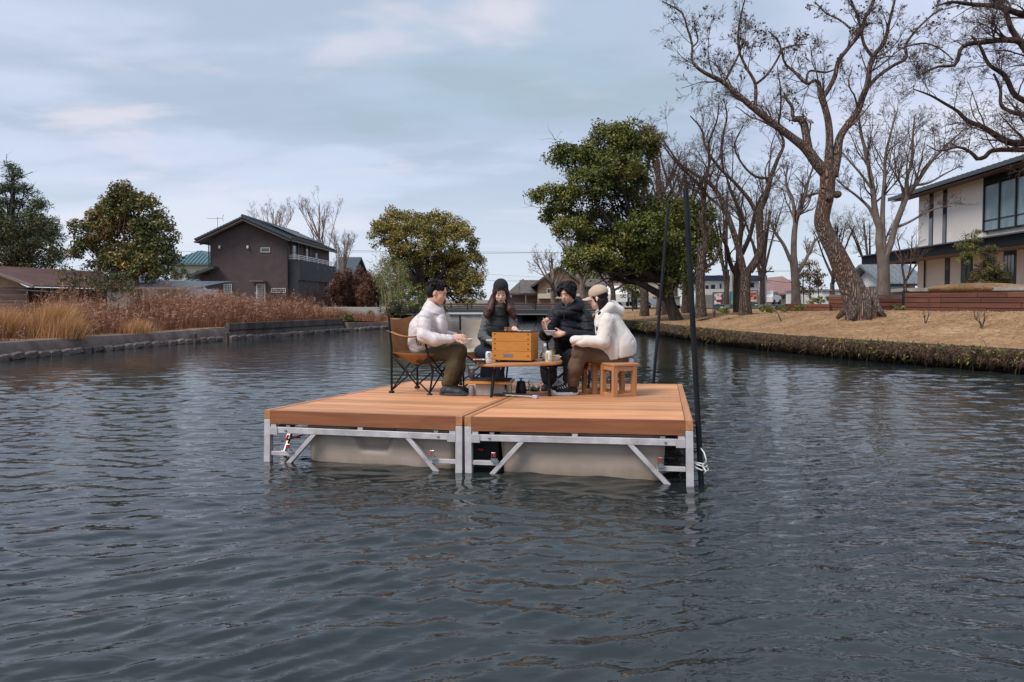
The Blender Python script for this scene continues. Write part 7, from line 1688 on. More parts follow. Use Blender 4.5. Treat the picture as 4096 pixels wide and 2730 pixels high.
def ring_collar(parent, name, m, fdir, ct, rt, st, cb, rb, sb, th=.016, sh=0, vox=.008, hole=None):
    f = unit(np.array(fdir, float)*np.array([1, 1, 0])); r = np.array([f[1], -f[0], 0]); g = SDF(.02); n = 40; T = []; B = []
    for i in range(n):
        a = 2*math.pi*i/n; T.append(ct+f*math.cos(a)*rt+r*math.sin(a)*rt*.9+np.array([0, 0, -st*math.cos(a)])); B.append(cb+f*math.cos(a)*rb+r*math.sin(a)*rb+np.array([0, 0, -sb*math.cos(a)]))
    for i in range(n): g.cap(T[i], B[i], th*.8, th, .012); g.cap(T[i], T[(i+1) % n], th*.85, th*.85, .01); g.cap((T[i]+B[i])/2, (T[(i+1) % n]+B[(i+1) % n])/2, th*.9, th*.9, .01)
    return g.mesh(name, vox, m, parent, noise_amp=.0015, noise_f=40, seed=3)
def man_left():
    global WOFF
    WOFF = .13
    t = person_base('young man in a pale puffy jacket and olive trousers sitting in the brown chair', dk(1800, 1578))
    fr = frame(W(1751, 1172, 7.38), (.93, -.25, -.30), tilt=0)
    b = SDF(.03); head_body(b, fr, 1.04)
    neck = L2W(fr, (0, -.035, -.085)); b.cap(neck, W(1722, 1240, 7.42), .052, .060); b.cap(W(1722, 1250, 7.42), W(1692, 1390, 7.46), .08, .09, .04); b.cap(W(1700, 1272, 7.24), W(1738, 1268, 7.58), .05, .05, .05)
    b.cap(W(1697, 1278, 7.22), W(1702, 1350, 7.14), .045, .040); b.cap(W(1702, 1350, 7.14), W(1814, 1354, 7.2), .038, .026); b.cap(W(1740, 1275, 7.58), W(1766, 1345, 7.62), .045, .04); b.cap(W(1766, 1345, 7.62), W(1826, 1346, 7.48), .036, .026)
    b.cap(W(1695, 1418, 7.40), W(1822, 1408, 7.26), .055, .05); b.cap(W(1822, 1408, 7.26), W(1785, 1560, 7.22), .05, .035); b.cap(W(1700, 1418, 7.52), W(1836, 1405, 7.52), .055, .05); b.cap(W(1836, 1405, 7.52), W(1812, 1555, 7.48), .05, .035)
    hand(b, W(1810, 1350, 7.18), (.95, .15, .05), (.1, .7, -.6), .35, thumb=-1); hand(b, W(1826, 1362, 7.40), (.85, -.35, -.25), (.1, -.3, .9), .45, thumb=-1)
    b.mesh('body', .0075, MT['skin'], t); face_parts(t, fr, 1.04, MT['lips_m'])
    h = SDF(.02); h.ell(L2W(fr, (0, -.018, .062)), (.086, .106, .082), fr[1]); h.ell(L2W(fr, (0, .024, .086)), (.076, .068, .050), fr[1]); h.ell(L2W(fr, (0, -.060, .0)), (.082, .066, .092), fr[1]); h.ell(L2W(fr, (0, .068, .062)), (.066, .028, .036), fr[1])
    h.ell(L2W(fr, (0, .090, -.042)), (.12, .076, .076), fr[1], .010, sub=True)
    for sx in (-1, 1): h.ell(L2W(fr, (sx*.088, -.002, -.03)), (.03, .032, .045), fr[1], .006, sub=True)
    h.cut(L2W(fr, (0, .090, 0)), fr[1] @ np.array((0, 1, .25)), .02)
    tufts(t, fr, MT['hair'], 1, ((0, -.018, .062), (.088, .108, .084)), 130, .03)
    h.mesh('hair', .006, MT['hair'], t, noise_amp=.0022, noise_f=150, seed=1, folds=((fr[1] @ np.array((.7, .7, .1)), .022, .0045, .8),))
    j = SDF(.03); j.cap(W(1688, 1372, 7.46), W(1702, 1318, 7.45), .160, .176, .05); j.cap(W(1702, 1318, 7.45), W(1722, 1274, 7.44), .178, .130, .05); j.cap(W(1700, 1270, 7.27), W(1734, 1264, 7.58), .080, .080, .05); j.ell(W(1764, 1305, 7.40), (.075, .13, .15), None, .06)
    j.cap(W(1696, 1275, 7.22), W(1694, 1345, 7.14), .078, .074, .03); j.cap(W(1694, 1345, 7.14), W(1742, 1360, 7.13), .074, .070, .02); j.cap(W(1742, 1360, 7.13), W(1800, 1358, 7.16), .070, .052, .02); j.cap(W(1800, 1358, 7.16), W(1809, 1357, 7.17), .044, .044, .01); j.cap(W(1744, 1275, 7.58), W(1768, 1340, 7.60), .072, .062, .03); j.cap(W(1768, 1340, 7.60), W(1818, 1346, 7.48), .060, .046, .03)
    j.cut(W(1690, 1424, 7.46), (0, 0, -1), .03); j.cap(neck, W(1726, 1236, 7.42), .058, .062, .004, sub=True)
    j.mesh('jacket', .008, MT['jacket_white'], t, noise_amp=.0022, noise_f=22, seed=2, folds=(((.3, 0, 1), .13, .012, .28), ((1, .4, .9), .055, .007, .9)))
    ring_collar(t, 'collar', MT['jacket_white'], (.97, -.2, 0), W(1742, 1219, 7.41), .080, .055, W(1734, 1248, 7.42), .118, .035, .013)
    for px, py, yy in ((1786, 1240, 7.30),): m = MB(); m.ell(W(px, py, yy), (.006, .006, .006), 8, 6); m.build('snap', MT['black'], t)
    q = SDF(.035); q.ell(W(1692, 1420, 7.47), (.14, .15, .095)); q.cap(W(1700, 1424, 7.40), W(1820, 1408, 7.26), .088, .082, .04); q.cap(W(1820, 1408, 7.26), W(1812, 1470, 7.22), .080, .078); q.cap(W(1812, 1470, 7.22), W(1792, 1530, 7.20), .080, .072); q.cap(W(1792, 1530, 7.20), W(1786, 1549, 7.2), .062, .052, .02)
    q.cap(W(1705, 1420, 7.55), W(1838, 1406, 7.50), .085, .080, .04); q.cap(W(1838, 1406, 7.50), W(1832, 1472, 7.46), .078, .076); q.cap(W(1832, 1472, 7.46), W(1812, 1538, 7.46), .078, .056)
    q.mesh('trousers', .0105, MT['olive'], t, noise_amp=.005, noise_f=20, seed=3, folds=(((.5, .2, 1), .11, .008, .6), ((1, .3, -.4), .065, .006, .7)))
    WOFF = 0.0
    shoe(t, W(1757, 1575, 7.30)[:2], W(1872, 1575, 7.22)[:2], deckz(-.62, 7.27)); shoe(t, W(1778, 1560, 7.58)[:2], W(1888, 1560, 7.50)[:2], deckz(-.55, 7.55))
man_left()

def woman_middle():
    t = person_base('young woman in a dark beanie with long auburn hair seated behind the wooden box', dk(1960, 1560))
    fr = frame(W(2003, 1172, 7.90), (.04, -.93, -.30)); b = SDF(.03); head_body(b, fr, .97, .95)
    neck = L2W(fr, (0, -.035, -.085)); b.cap(neck, W(1998, 1238, 8.02), .045, .05); b.cap(W(1998, 1250, 8.02), W(1965, 1390, 8.2), .07, .08, .04); b.cap(W(1956, 1252, 8.04), W(2038, 1252, 8.02), .04, .04, .05)
    b.cap(W(1950, 1256, 8.04), W(1932, 1350, 7.98), .036, .032); b.cap(W(1932, 1350, 7.98), W(1990, 1382, 7.62), .030, .022); b.cap(W(2042, 1256, 8.02), W(2070, 1352, 7.92), .036, .032); b.cap(W(2070, 1352, 7.92), W(2074, 1330, 7.55), .030, .022)
    b.cap(W(1948, 1415, 8.12), W(1950, 1420, 7.8), .07, .05); b.cap(W(1950, 1420, 7.8), W(1955, 1540, 7.85), .05, .03); b.cap(W(1990, 1415, 8.12), W(1995, 1420, 7.8), .07, .05); b.cap(W(1995, 1420, 7.8), W(1990, 1540, 7.85), .05, .03)
    hand(b, W(2076, 1330, 7.52), (-.25, -.6, .35), (-.7, .1, -.5), 1.0, thumb=1, sc=.92); hand(b, W(1992, 1384, 7.58), (.6, -.7, .1), (0, 0, -1), .5, thumb=1, sc=.92)
    b.mesh('body', .0075, MT['skin2'], t); face_parts(t, fr, .97, MT['lips'], .006, .014)
    h = SDF(.02); h.ell(L2W(fr, (0, -.015, .040)), (.082, .100, .085), fr[1])
    for sx in (-1, 1):
        h.cap(L2W(fr, (sx*.070, -.01, .03)), L2W(fr, (sx*.082, -.005, -.09)), .024, .030); h.cap(L2W(fr, (sx*.082, -.005, -.09)), W(1960 if sx > 0 else 2040, 1238, 7.88), .032, .040); h.cap(W(1960 if sx > 0 else 2042, 1238, 7.88), W(1950 if sx > 0 else 2055, 1262, 7.88), .042, .036); h.cap(W(1950 if sx > 0 else 2055, 1262, 7.88), W(1957 if sx > 0 else 2061, 1284, 7.87), .030, .012); h.cap(L2W(fr, (sx*.075, -.04, -.05)), W(1948 if sx > 0 else 2052, 1256, 7.97), .04, .045)
        h.cap(L2W(fr, (sx*.050, .065, .062)), L2W(fr, (sx*.071, .038, -.01)), .013, .010)
    h.cap(L2W(fr, (0, -.06, 0)), L2W(fr, (0, -.08, -.08)), .06, .05); h.ell(L2W(fr, (0, .095, -.035)), (.063, .06, .088), fr[1], .008, sub=True)
    h.mesh('hair', .006, MT['hairbrown'], t, noise_amp=.0015, noise_f=80, seed=4, folds=(((1, .1, .12), .018, .007, .35),))
    for k in range(5): x = (-.042, -.02, .002, .024, .045)[k]; m = MB(); m.tube([L2W(fr, (x*.6, .082, .072)), L2W(fr, (x, .090, .045)), L2W(fr, (x*1.15, .088, .020))], [.0035, .003, .001], 5); m.build('fringe', MT['hairbrown'], t)
    c = SDF(.02); c.ell(L2W(fr, (0, -.020, .065)), (.089, .108, .098), fr[1]); c.cap(L2W(fr, (-.05, -.05, -.01)), L2W(fr, (.05, -.05, -.01)), .055, .055)
    pl = L2W(fr, (0, .06, .058)); nn = fr[1] @ np.array((0, .38, -.92)); c.cut(pl, nn, .006)
    c.mesh('beanie', .006, MT['beanie'], t, disp=lambda x, y, z: .0018*np.sin(np.arctan2(y-fr[0][1], x-fr[0][0])*44))
    cf = SDF(.01); 
    v = SDF(.03); v.cap(W(1968, 1385, 8.17), W(1985, 1300, 8.05), .145, .150, .05, .008, 3); v.cap(W(1985, 1300, 8.05), W(1997, 1258, 8.03), .148, .115, .04); v.cap(W(1962, 1258, 8.03), W(2034, 1258, 8.02), .066, .066, .04); v.cap(W(1999, 1250, 8.0), W(2002, 1226, 7.96), .082, .066, .03); v.cap(W(2000, 1240, 7.96), L2W(fr, (0, -.02, -.03)), .050, .058, .004, sub=True)
    v.mesh('vest', .008, MT['vest'], t, noise_amp=.003, noise_f=28, seed=5, folds=(((.2, 0, 1), .085, .011, .2), ((1, 0, .6), .08, .006, .5)))
    ring_collar(t, 'collar', MT['vest'], (.04, -.93, 0), W(2001, 1224, 7.95), .066, .012, W(1999, 1254, 7.99), .085, .015, .018)
    a = SDF(.025); a.cap(W(1952, 1256, 8.03), W(1930, 1345, 7.97), .062, .056); a.cap(W(1930, 1345, 7.97), W(1984, 1380, 7.66), .054, .038); a.mesh('sleeve', .008, MT['greyknit'], t, noise_amp=.003, noise_f=45, seed=6, folds=(((.3, 0, 1), .045, .008, .8),))
    a = SDF(.025); a.cap(W(2042, 1256, 8.02), W(2068, 1345, 7.92), .060, .054); a.cap(W(2068, 1345, 7.92), W(2077, 1332, 7.58), .052, .036); a.mesh('sleeve', .008, MT['greyknit'], t, noise_amp=.003, noise_f=45, seed=7, folds=(((-.3, 0, 1), .045, .008, .8),))
    q = SDF(.04); q.ell(W(1958, 1410, 8.14), (.19, .17, .12)); q.cap(W(1945, 1412, 8.1), W(1948, 1424, 7.83), .095, .085); q.cap(W(1948, 1424, 7.83), W(1952, 1556, 7.86), .085, .088); q.cap(W(1992, 1412, 8.1), W(1992, 1424, 7.83), .095, .085); q.cap(W(1992, 1424, 7.83), W(1990, 1556, 7.86), .085, .08)
    q.mesh('trousers', .010, MT['navy'], t, noise_amp=.005, noise_f=25, seed=8)
    for px in (1952, 1990): shoe(t, W(px, 1560, 7.98)[:2], W(px+2, 1560, 7.74)[:2], deckz(-.2, 7.85))
    m = MB(); m.tube([W(2066, 1296, 7.50), W(2070, 1325, 7.48)], .0045, 6); o = m.build('utensil_handle', MT['darkcloth']); 
    tg = thing('tongs', 'dark-handled tongs held by the woman in the beanie over the wooden box', 'tongs', W(2070, 1325, 7.48)); m = MB(); m.tube([W(2063, 1278, 7.50), W(2071, 1335, 7.44)], .005, 6); m.tube([W(2067, 1278, 7.52), W(2074, 1335, 7.46)], .005, 6); m.build('arms', mat('dark_red_wood', (.08, .02, .02), .5), tg); bpy.data.objects.remove(o)
woman_middle()

def man_right():
    t = person_base('young man in a black puffy coat eating from a bowl with chopsticks behind the table', dk(2240, 1560))
    fr = frame(W(2268, 1175, 7.98), (-.52, -.80, -.27), tilt=-.05); b = SDF(.03); head_body(b, fr, 1.0)
    neck = L2W(fr, (0, -.035, -.085)); b.cap(neck, W(2275, 1245, 8.1), .05, .06); b.cap(W(2275, 1255, 8.1), W(2288, 1400, 8.28), .09, .10, .04); b.cap(W(2222, 1264, 8.05), W(2332, 1264, 8.1), .05, .05, .05)
    b.cap(W(2217, 1268, 8.03), W(2182, 1345, 7.88), .042, .038); b.cap(W(2182, 1345, 7.88), W(2180, 1312, 7.62), .036, .026); b.cap(W(2340, 1270, 8.05), W(2352, 1350, 7.88), .042, .038); b.cap(W(2352, 1350, 7.88), W(2254, 1336, 7.62), .036, .026)
    b.cap(W(2270, 1430, 8.2), W(2195, 1428, 7.85), .08, .055); b.cap(W(2195, 1428, 7.85), W(2186, 1550, 7.88), .052, .032); b.cap(W(2300, 1430, 8.2), W(2290, 1428, 7.85), .08, .055); b.cap(W(2290, 1428, 7.85), W(2290, 1550, 7.95), .052, .032)
    hand(b, W(2181, 1314, 7.60), (-.15, -.35, .75), (.5, -.6, .1), 1.15, thumb=1, tcurl=.6); hand(b, W(2254, 1334, 7.60), (-.92, -.1, -.15), (0, -.75, .4), .75, thumb=1, tcurl=.4)
    b.mesh('body', .0075, MT['skin'], t); face_parts(t, fr, 1.0, MT['lips_m'])
    h = SDF(.02); h.ell(L2W(fr, (0, -.020, .056)), (.100, .114, .084), fr[1]); h.ell(L2W(fr, (0, -.05, -.01)), (.094, .074, .085), fr[1])
    for sx in (-1, 1): h.cap(L2W(fr, (sx*.012, .078, .088)), L2W(fr, (sx*.062, .072, .050)), .020, .026); h.cap(L2W(fr, (sx*.064, .072, .052)), L2W(fr, (sx*.086, .036, -.008)), .028, .020); h.cap(L2W(fr, (sx*.075, 0, .03)), L2W(fr, (sx*.082, -.01, -.02)), .028, .022)
    h.ell(L2W(fr, (0, .100, -.030)), (.060, .055, .082), fr[1], .008, sub=True); h.ell(L2W(fr, (-.008, .112, .040)), (.032, .045, .050), fr[1], .010, sub=True)
    tufts(t, fr, MT['hair'], 2, ((0, -.020, .056), (.100, .114, .084)), 110, .036)
    h.mesh('hair', .006, MT['hair'], t, noise_amp=.002, noise_f=110, seed=11, folds=((fr[1] @ np.array((1, .3, .2)), .02, .0035, .5),))
    j = SDF(.03); j.cap(W(2284, 1400, 8.24), W(2275, 1318, 8.12), .19, .20, .05, .010, 2); j.cap(W(2275, 1318, 8.12), W(2274, 1272, 8.1), .20, .15, .05); j.cap(W(2224, 1268, 8.05), W(2330, 1266, 8.1), .088, .09, .05)
    j.cap(W(2216, 1268, 8.02), W(2182, 1340, 7.88), .086, .078, .03, .011, 3); j.cap(W(2182, 1340, 7.88), W(2184, 1328, 7.66), .074, .056, .03, .009, 2); j.cap(W(2340, 1270, 8.04), W(2350, 1346, 7.88), .092, .082, .03, .011, 3); j.cap(W(2350, 1346, 7.88), W(2266, 1340, 7.65), .080, .056, .03, .010, 3)
    # tall padded collar and hood
    for k in range(12):
        a0 = 2*math.pi*k/12; a1 = 2*math.pi*(k+1)/12; cc = W(2274, 1232, 8.05)
        g = lambda a: cc+np.array([math.cos(a)*.112, math.sin(a)*.105, .000+.050*math.sin(a)+.040*math.cos(a)]); j.cap(g(a0), g(a1), .050, .050, .05)
    j.cap(W(2312, 1205, 8.16), W(2318, 1235, 8.18), .06, .075, .04); j.ell(L2W(fr, (0, .03, -.02)), (.080, .10, .12), fr[1], .006, sub=True)
    j.cap(W(2276, 1262, 8.09), W(2276, 1244, 8.08), .15, .12, .05); j.ell(L2W(fr, (0, .02, -.04)), (.074, .10, .13), fr[1], .006, sub=True)
    j.mesh('coat', .008, MT['jacket_black'], t, noise_amp=.0018, noise_f=22, seed=12, folds=(((.15, 0, 1), .105, .018, .18), ((1, .2, .5), .09, .007, .5)))
    ring_collar(t, 'collar', MT['jacket_black'], (-.52, -.8, 0), W(2268, 1222, 8.03), .088, .035, W(2274, 1256, 8.07), .125, .035, .026)
    m = MB(); m.tube([W(2252, 1236, 7.86), W(2256, 1262, 7.86), W(2254, 1300, 7.86)], .004, 5); m.build('zip', MT['blackrub'], t)
    q = SDF(.04); q.ell(W(2285, 1425, 8.22), (.19, .18, .13)); q.cap(W(2268, 1430, 8.2), W(2196, 1436, 7.86), .10, .10, .05); q.cap(W(2196, 1436, 7.86), W(2196, 1508, 7.88), .105, .095); q.cap(W(2300, 1430, 8.2), W(2285, 1432, 7.88), .10, .095, .05); q.cap(W(2285, 1432, 7.88), W(2280, 1520, 7.95), .095, .085); q.cap(W(2196, 1508, 7.88), W(2190, 1552, 7.9), .05, .045)
    q.mesh('trousers', .009, MT['darkcloth'], t, noise_amp=.004, noise_f=22, seed=13, folds=(((.6, .2, 1), .08, .009, .5),))
    shoe(t, W(2200, 1560, 8.0)[:2], W(2172, 1560, 7.76)[:2], deckz(.4, 7.9)); shoe(t, W(2285, 1555, 8.05)[:2], W(2268, 1555, 7.8)[:2], deckz(.65, 7.9))
man_right()

def woman_right():
    t = person_base('woman in a beige cap and cream hooded jacket sitting on the wooden stool', dk(2300, 1580))
    fr = frame(W(2391, 1193, 7.34), (-.90, .28, -.16)); b = SDF(.03); head_body(b, fr, .97, .95)
    neck = L2W(fr, (0, -.035, -.085)); b.cap(neck, W(2420, 1262, 7.37), .045, .05); b.cap(W(2425, 1275, 7.37), W(2462, 1400, 7.36), .075, .09, .04); b.cap(W(2424, 1282, 7.22), W(2432, 1280, 7.52), .045, .045, .05)
    b.cap(W(2428, 1288, 7.18), W(2412, 1372, 7.13), .038, .034); b.cap(W(2412, 1372, 7.13), W(2300, 1364, 7.16), .032, .022); b.cap(W(2430, 1288, 7.54), W(2415, 1372, 7.52), .038, .034); b.cap(W(2415, 1372, 7.52), W(2305, 1362, 7.42), .032, .022)
    b.cap(W(2462, 1440, 7.30), W(2322, 1408, 7.25), .06, .05); b.cap(W(2322, 1408, 7.25), W(2294, 1550, 7.31), .05, .032); b.cap(W(2470, 1440, 7.48), W(2325, 1408, 7.5), .075, .055); b.cap(W(2325, 1408, 7.5), W(2290, 1545, 7.55), .05, .032)
    hand(b, W(2326, 1364, 7.17), (-.5, .1, -.1), (0, 0, -1), .8, sc=.80, thumb=1); hand(b, W(2330, 1362, 7.43), (-.5, -.1, -.1), (0, 0, -1), .8, sc=.80, thumb=-1)
    b.mesh('body', .0075, MT['skin2'], t); face_parts(t, fr, .97, MT['lips'])
    h = SDF(.02); h.ell(L2W(fr, (0, -.025, .03)), (.080, .092, .080), fr[1]); h.ell(L2W(fr, (0, -.055, -.045)), (.066, .052, .078), fr[1]); h.cap(L2W(fr, (.060, -.02, -.02)), L2W(fr, (.052, -.03, -.13)), .026, .03); h.cap(L2W(fr, (-.060, -.02, -.02)), L2W(fr, (-.052, -.03, -.13)), .026, .03); h.cap(L2W(fr, (-.066, .030, .02)), L2W(fr, (-.070, .02, -.04)), .012, .006)
    h.cap(W(2398, 1250, 7.2), W(2384, 1345, 7.16), .016, .008)
    h.ell(L2W(fr, (0, .105, -.035)), (.085, .075, .09), fr[1], .008, sub=True); h.mesh('hair', .006, MT['hair'], t, noise_amp=.003, noise_f=80, seed=21)
    c = SDF(.02); c.ell(L2W(fr, (0, -.018, .052)), (.090, .110, .092), fr[1]); pl = L2W(fr, (0, .02, .012)); nn = fr[1] @ np.array((0, -.22, -.97)); c.cut(pl, nn, .005); c.mesh('cap_crown', .006, MT['cap'], t, noise_amp=.002, noise_f=40, seed=22)
    m = MB(); vs = []; nr, na = 6, 18
    for i in range(nr+1):
        for k in range(na+1):
            a = math.pi*(k/na); r = i/nr; x = math.cos(a)*(.074+.004*r); y = .058+math.sin(a)*.030+r*math.sin(a)**.6*.085; z = .030-.05*r*.35-(.018*(x/.075)**2)*(.4+.6*r); vs.append((x, y, z))
    top = [Vector(L2W(fr, v)) for v in vs]; bot = [Vector(L2W(fr, (v[0], v[1], v[2]-.004))) for v in vs]; n = len(vs); k1 = na+1; fs = []
    for i in range(nr):
        for k in range(na): a = i*k1+k; fs.append((a, a+1, a+k1+1, a+k1)); fs.append((n+a, n+a+k1, n+a+k1+1, n+a+1))
    for k in range(na): fs.append((nr*k1+k, nr*k1+k+1, n+nr*k1+k+1, n+nr*k1+k))
    m.add(top+bot, fs); m.build('cap_brim', MT['cap'], t, True, 50)
    m = MB(); m.ell(L2W(fr, (0, -.018, .146)), (.008, .008, .005), 8, 6); m.build('cap_button', MT['cap'], t)
    j = SDF(.03); j.cap(W(2432, 1292, 7.36), W(2462, 1385, 7.36), .150, .215, .05); j.cap(W(2462, 1385, 7.36), W(2467, 1500, 7.36), .210, .215, .05); j.cap(W(2424, 1280, 7.22), W(2432, 1278, 7.52), .078, .078, .05)
    hp = W(2470, 1440, 7.36); j.cut(W(2381, 1457, 7.2), (.22, 0, -1), .012); j.cut(W(2378, 1440, 7.36), (-1, 0, -.12), .02)
    j.mesh('jacket', .008, MT['fleece'], t, noise_amp=.0015, noise_f=17, seed=23, folds=(((1, .3, .12), .17, .012, .35), ((1, -.6, .3), .10, .006, .5)))
    a = SDF(.03); a.cap(W(2426, 1288, 7.18), W(2412, 1368, 7.12), .076, .070); a.cap(W(2412, 1368, 7.12), W(2330, 1368, 7.13), .068, .055); a.cap(W(2330, 1368, 7.13), W(2296, 1362, 7.15), .056, .048); a.mesh('sleeve', .008, MT['fleece'], t, noise_amp=.003, noise_f=26, seed=24, folds=(((1, .2, -.7), .10, .008, .45), ((1, 0, .8), .07, .005, .6)))
    a = SDF(.03); a.cap(W(2430, 1288, 7.54), W(2416, 1370, 7.54), .078, .074); a.cap(W(2416, 1370, 7.54), W(2302, 1360, 7.42), .070, .048); a.mesh('sleeve', .009, MT['fleece'], t, noise_amp=.006, noise_f=26, seed=25)
    hd = SDF(.03); P1, P2, P3, P4 = W(2390, 1300, 7.18), W(2400, 1268, 7.22), W(2440, 1232, 7.28), W(2482, 1246, 7.36); 
    hd.cap(P1, P2, .028, .040); hd.cap(P2, P3, .044, .055); hd.cap(P3, P4, .055, .050); hd.cap(P3, W(2450, 1222, 7.44), .055, .055); hd.cap(W(2450, 1222, 7.44), P4, .055, .05); hd.cap(W(2450, 1222, 7.44), W(2400, 1255, 7.52), .05, .04); hd.cap(W(2400, 1255, 7.52), W(2388, 1300, 7.5), .04, .03); hd.ell(L2W(fr, (0, -.01, -.05)), (.075, .095, .12), fr[1], .006, sub=True)
    hd.mesh('hood', .008, MT['fleece'], t, noise_amp=.004, noise_f=22, seed=26)
    m = SDF(.02); m.ell(W(2512, 1446, 7.30), (.058, .08, .045)); m.mesh('shirt_tail', .008, mat('pale_shirt', (.66, .60, .64), .7), t, noise_amp=.005, noise_f=60, seed=30)
    q = SDF(.04); q.ell(W(2472, 1444, 7.38), (.17, .19, .10)); q.cap(W(2462, 1446, 7.27), W(2325, 1408, 7.25), .098, .092, .05); q.cap(W(2325, 1408, 7.25), W(2300, 1472, 7.26), .084, .082); q.cap(W(2300, 1472, 7.26), W(2293, 1536, 7.3), .082, .062)
    q.cap(W(2470, 1444, 7.48), W(2330, 1408, 7.48), .095, .088, .05); q.cap(W(2330, 1408, 7.48), W(2305, 1472, 7.5), .086, .08); q.cap(W(2305, 1472, 7.5), W(2288, 1536, 7.54), .08, .06); q.cut(W(2293, 1549, 7.3), (0, 0, -1), .006)
    q.mesh('trousers', .0105, MT['browncloth'], t, noise_amp=.004, noise_f=20, seed=27, folds=(((.6, .2, 1), .11, .008, .6), ((1, .3, -.4), .065, .006, .7)))
    shoe(t, W(2314, 1575, 7.31)[:2], W(2207, 1575, 7.27)[:2], deckz(.6, 7.3), 'sneaker', MT['darkcloth'], MT['white'], .032, sneaker=True); shoe(t, W(2292, 1560, 7.6)[:2], W(2190, 1560, 7.55)[:2], deckz(.55, 7.55), 'sneaker', MT['darkcloth'], MT['white'], .032, sneaker=True)
woman_right()

# ------------------------------------------------------------------ folding chairs, stools, table
def camp_chair(label, c, yaw, fab, darkarm, seed):
    t = thing('folding_chair', label, 'chair', (0, 0, 0), 'folding camp chairs on the deck'); h = .25; TB = .011
    BL, BR, FL, FR = Vector((-h, -h, 0)), Vector((h, -h, 0)), Vector((-h, h, 0)), Vector((h, h, 0)); Z = lambda v, z: Vector((v.x, v.y, z)); M = MT['black']
    for v in (BL, BR, FL, FR): m = MB(); m.box((v.x, v.y, .018), (.045, .045, .036), bev=.006); m.build('foot', MT['blackrub'], t)
    for v, s in ((BL, -1), (BR, 1)): m = MB(); m.tube([Z(v, .02), Z(v, .5), Vector((v.x*1.02, v.y-.03, .88))], TB*1.15, 8); m.build('back_pole', M, t, True)
    for v in (FL, FR): m = MB(); m.tube([Z(v, .02), Vector((v.x*1.05, v.y+.05, .27)), Vector((v.x*1.0, v.y-.02, .46)), Vector((v.x*1.08, v.y-.06, .66))], TB, 8); m.build('front_pole', M, t, True)
    for a, b in ((BL, FL), (FL, FR), (FR, BR), (BR, BL)):
        for p, q in ((a, b), (b, a)): m = MB(); m.tube([Z(p, .04), Z(q, .44)], TB*.85, 8); m.build('cross_tube', M, t, True)
        m = MB(); m.ell((a+b)/2+Vector((0, 0, .24)), (.012, .012, .012), 8, 6); m.build('pivot', MT['steel'], t)
    def sheet(name, fn, nu, nv, m_, th=.004):
        vs = [Vector(fn(i/nu, j/nv)) for j in range(nv+1) for i in range(nu+1)]; k = nu+1; n = len(vs); m = MB(); fs = []
        for j in range(nv):
            for i in range(nu): a = j*k+i; fs.append((a, a+1, a+k+1, a+k)); fs.append((n+a, n+a+k, n+a+k+1, n+a+1))
        for i in range(nu): fs.append((i, n+i, n+i+1, i+1)); a = nv*k+i; fs.append((a, a+1, n+a+1, n+a))
        for j in range(nv): a = j*k; fs.append((a, a+k, n+a+k, n+a)); a = j*k+nu; fs.append((a, n+a, n+a+k, a+k))
        m.add(vs+[v-Vector((0, 0, th)) if abs(vs[k].z-vs[0].z) < .08 else v-Vector((0, th, 0)) for v in vs], fs); return m.build(name, m_, t, True, 60)
    sheet('seat_fabric', lambda u, v: ((u-.5)*.50, (v-.5)*.52, .465-.155*(1-(2*u-1)**2)*(1-(abs(2*v-1))**2.4)-.01*math.sin(9*u)), 16, 14, fab)
    sheet('back_fabric', lambda u, v: ((u-.5)*.51, -.25-.04*v-.10*(1-(2*u-1)**2)*(.7+.3*math.sin(3*v))+.12*(1-v)**2*(1-(2*u-1)**2)*.6, .40+.47*v-.05*v*(1-(2*u-1)**2)), 16, 12, fab)
    for s in (-1, 1): sheet('arm_strap', lambda u, v: (s*(.265+.012*math.sin(math.pi*v)+(u-.5)*.055), -.29+.54*v, .70-.04*v-.045*math.sin(math.pi*min(1, v*1.1))+.012*abs(2*u-1)), 4, 12, darkarm)
    m = MB(); c0 = Vector((.27, .13, .625)); m.lathe([(.036, 0), (.038, .008), (.034, .006)], c0, 14); 
    for k in range(7): a = k/7*6.28; m.tube([c0+Vector((math.cos(a)*.036, math.sin(a)*.036, 0)), c0+Vector((math.cos(a+.5)*.022, math.sin(a+.5)*.022, -.07))], .003, 4)
    m.tube([c0+Vector((math.cos(a)*.023, math.sin(a)*.023, -.07)) for a in np.linspace(0, 6.28, 9)], .003, 4); m.build('cup_holder', MT['blackfab'], t)
    t.location = (c[0], c[1], deckz(c[0], c[1])); t.rotation_euler = (0, 0, yaw)
camp_chair('brown canvas folding chair under the man in the pale jacket', (-1.0, 7.66), -math.pi/2-.46, MT['brownfab'], MT['brownfab'], 1)
camp_chair('beige canvas folding chair behind the woman in the beanie', (-.36, 8.34), math.pi+.15, MT['beigefab'], mat('dark_brown_strap', (.06, .04, .025), .7), 2)
camp_chair('black folding chair mostly hidden behind the man in the black coat', (.73, 8.38), math.pi-.25, MT['blackfab'], MT['blackfab'], 3)

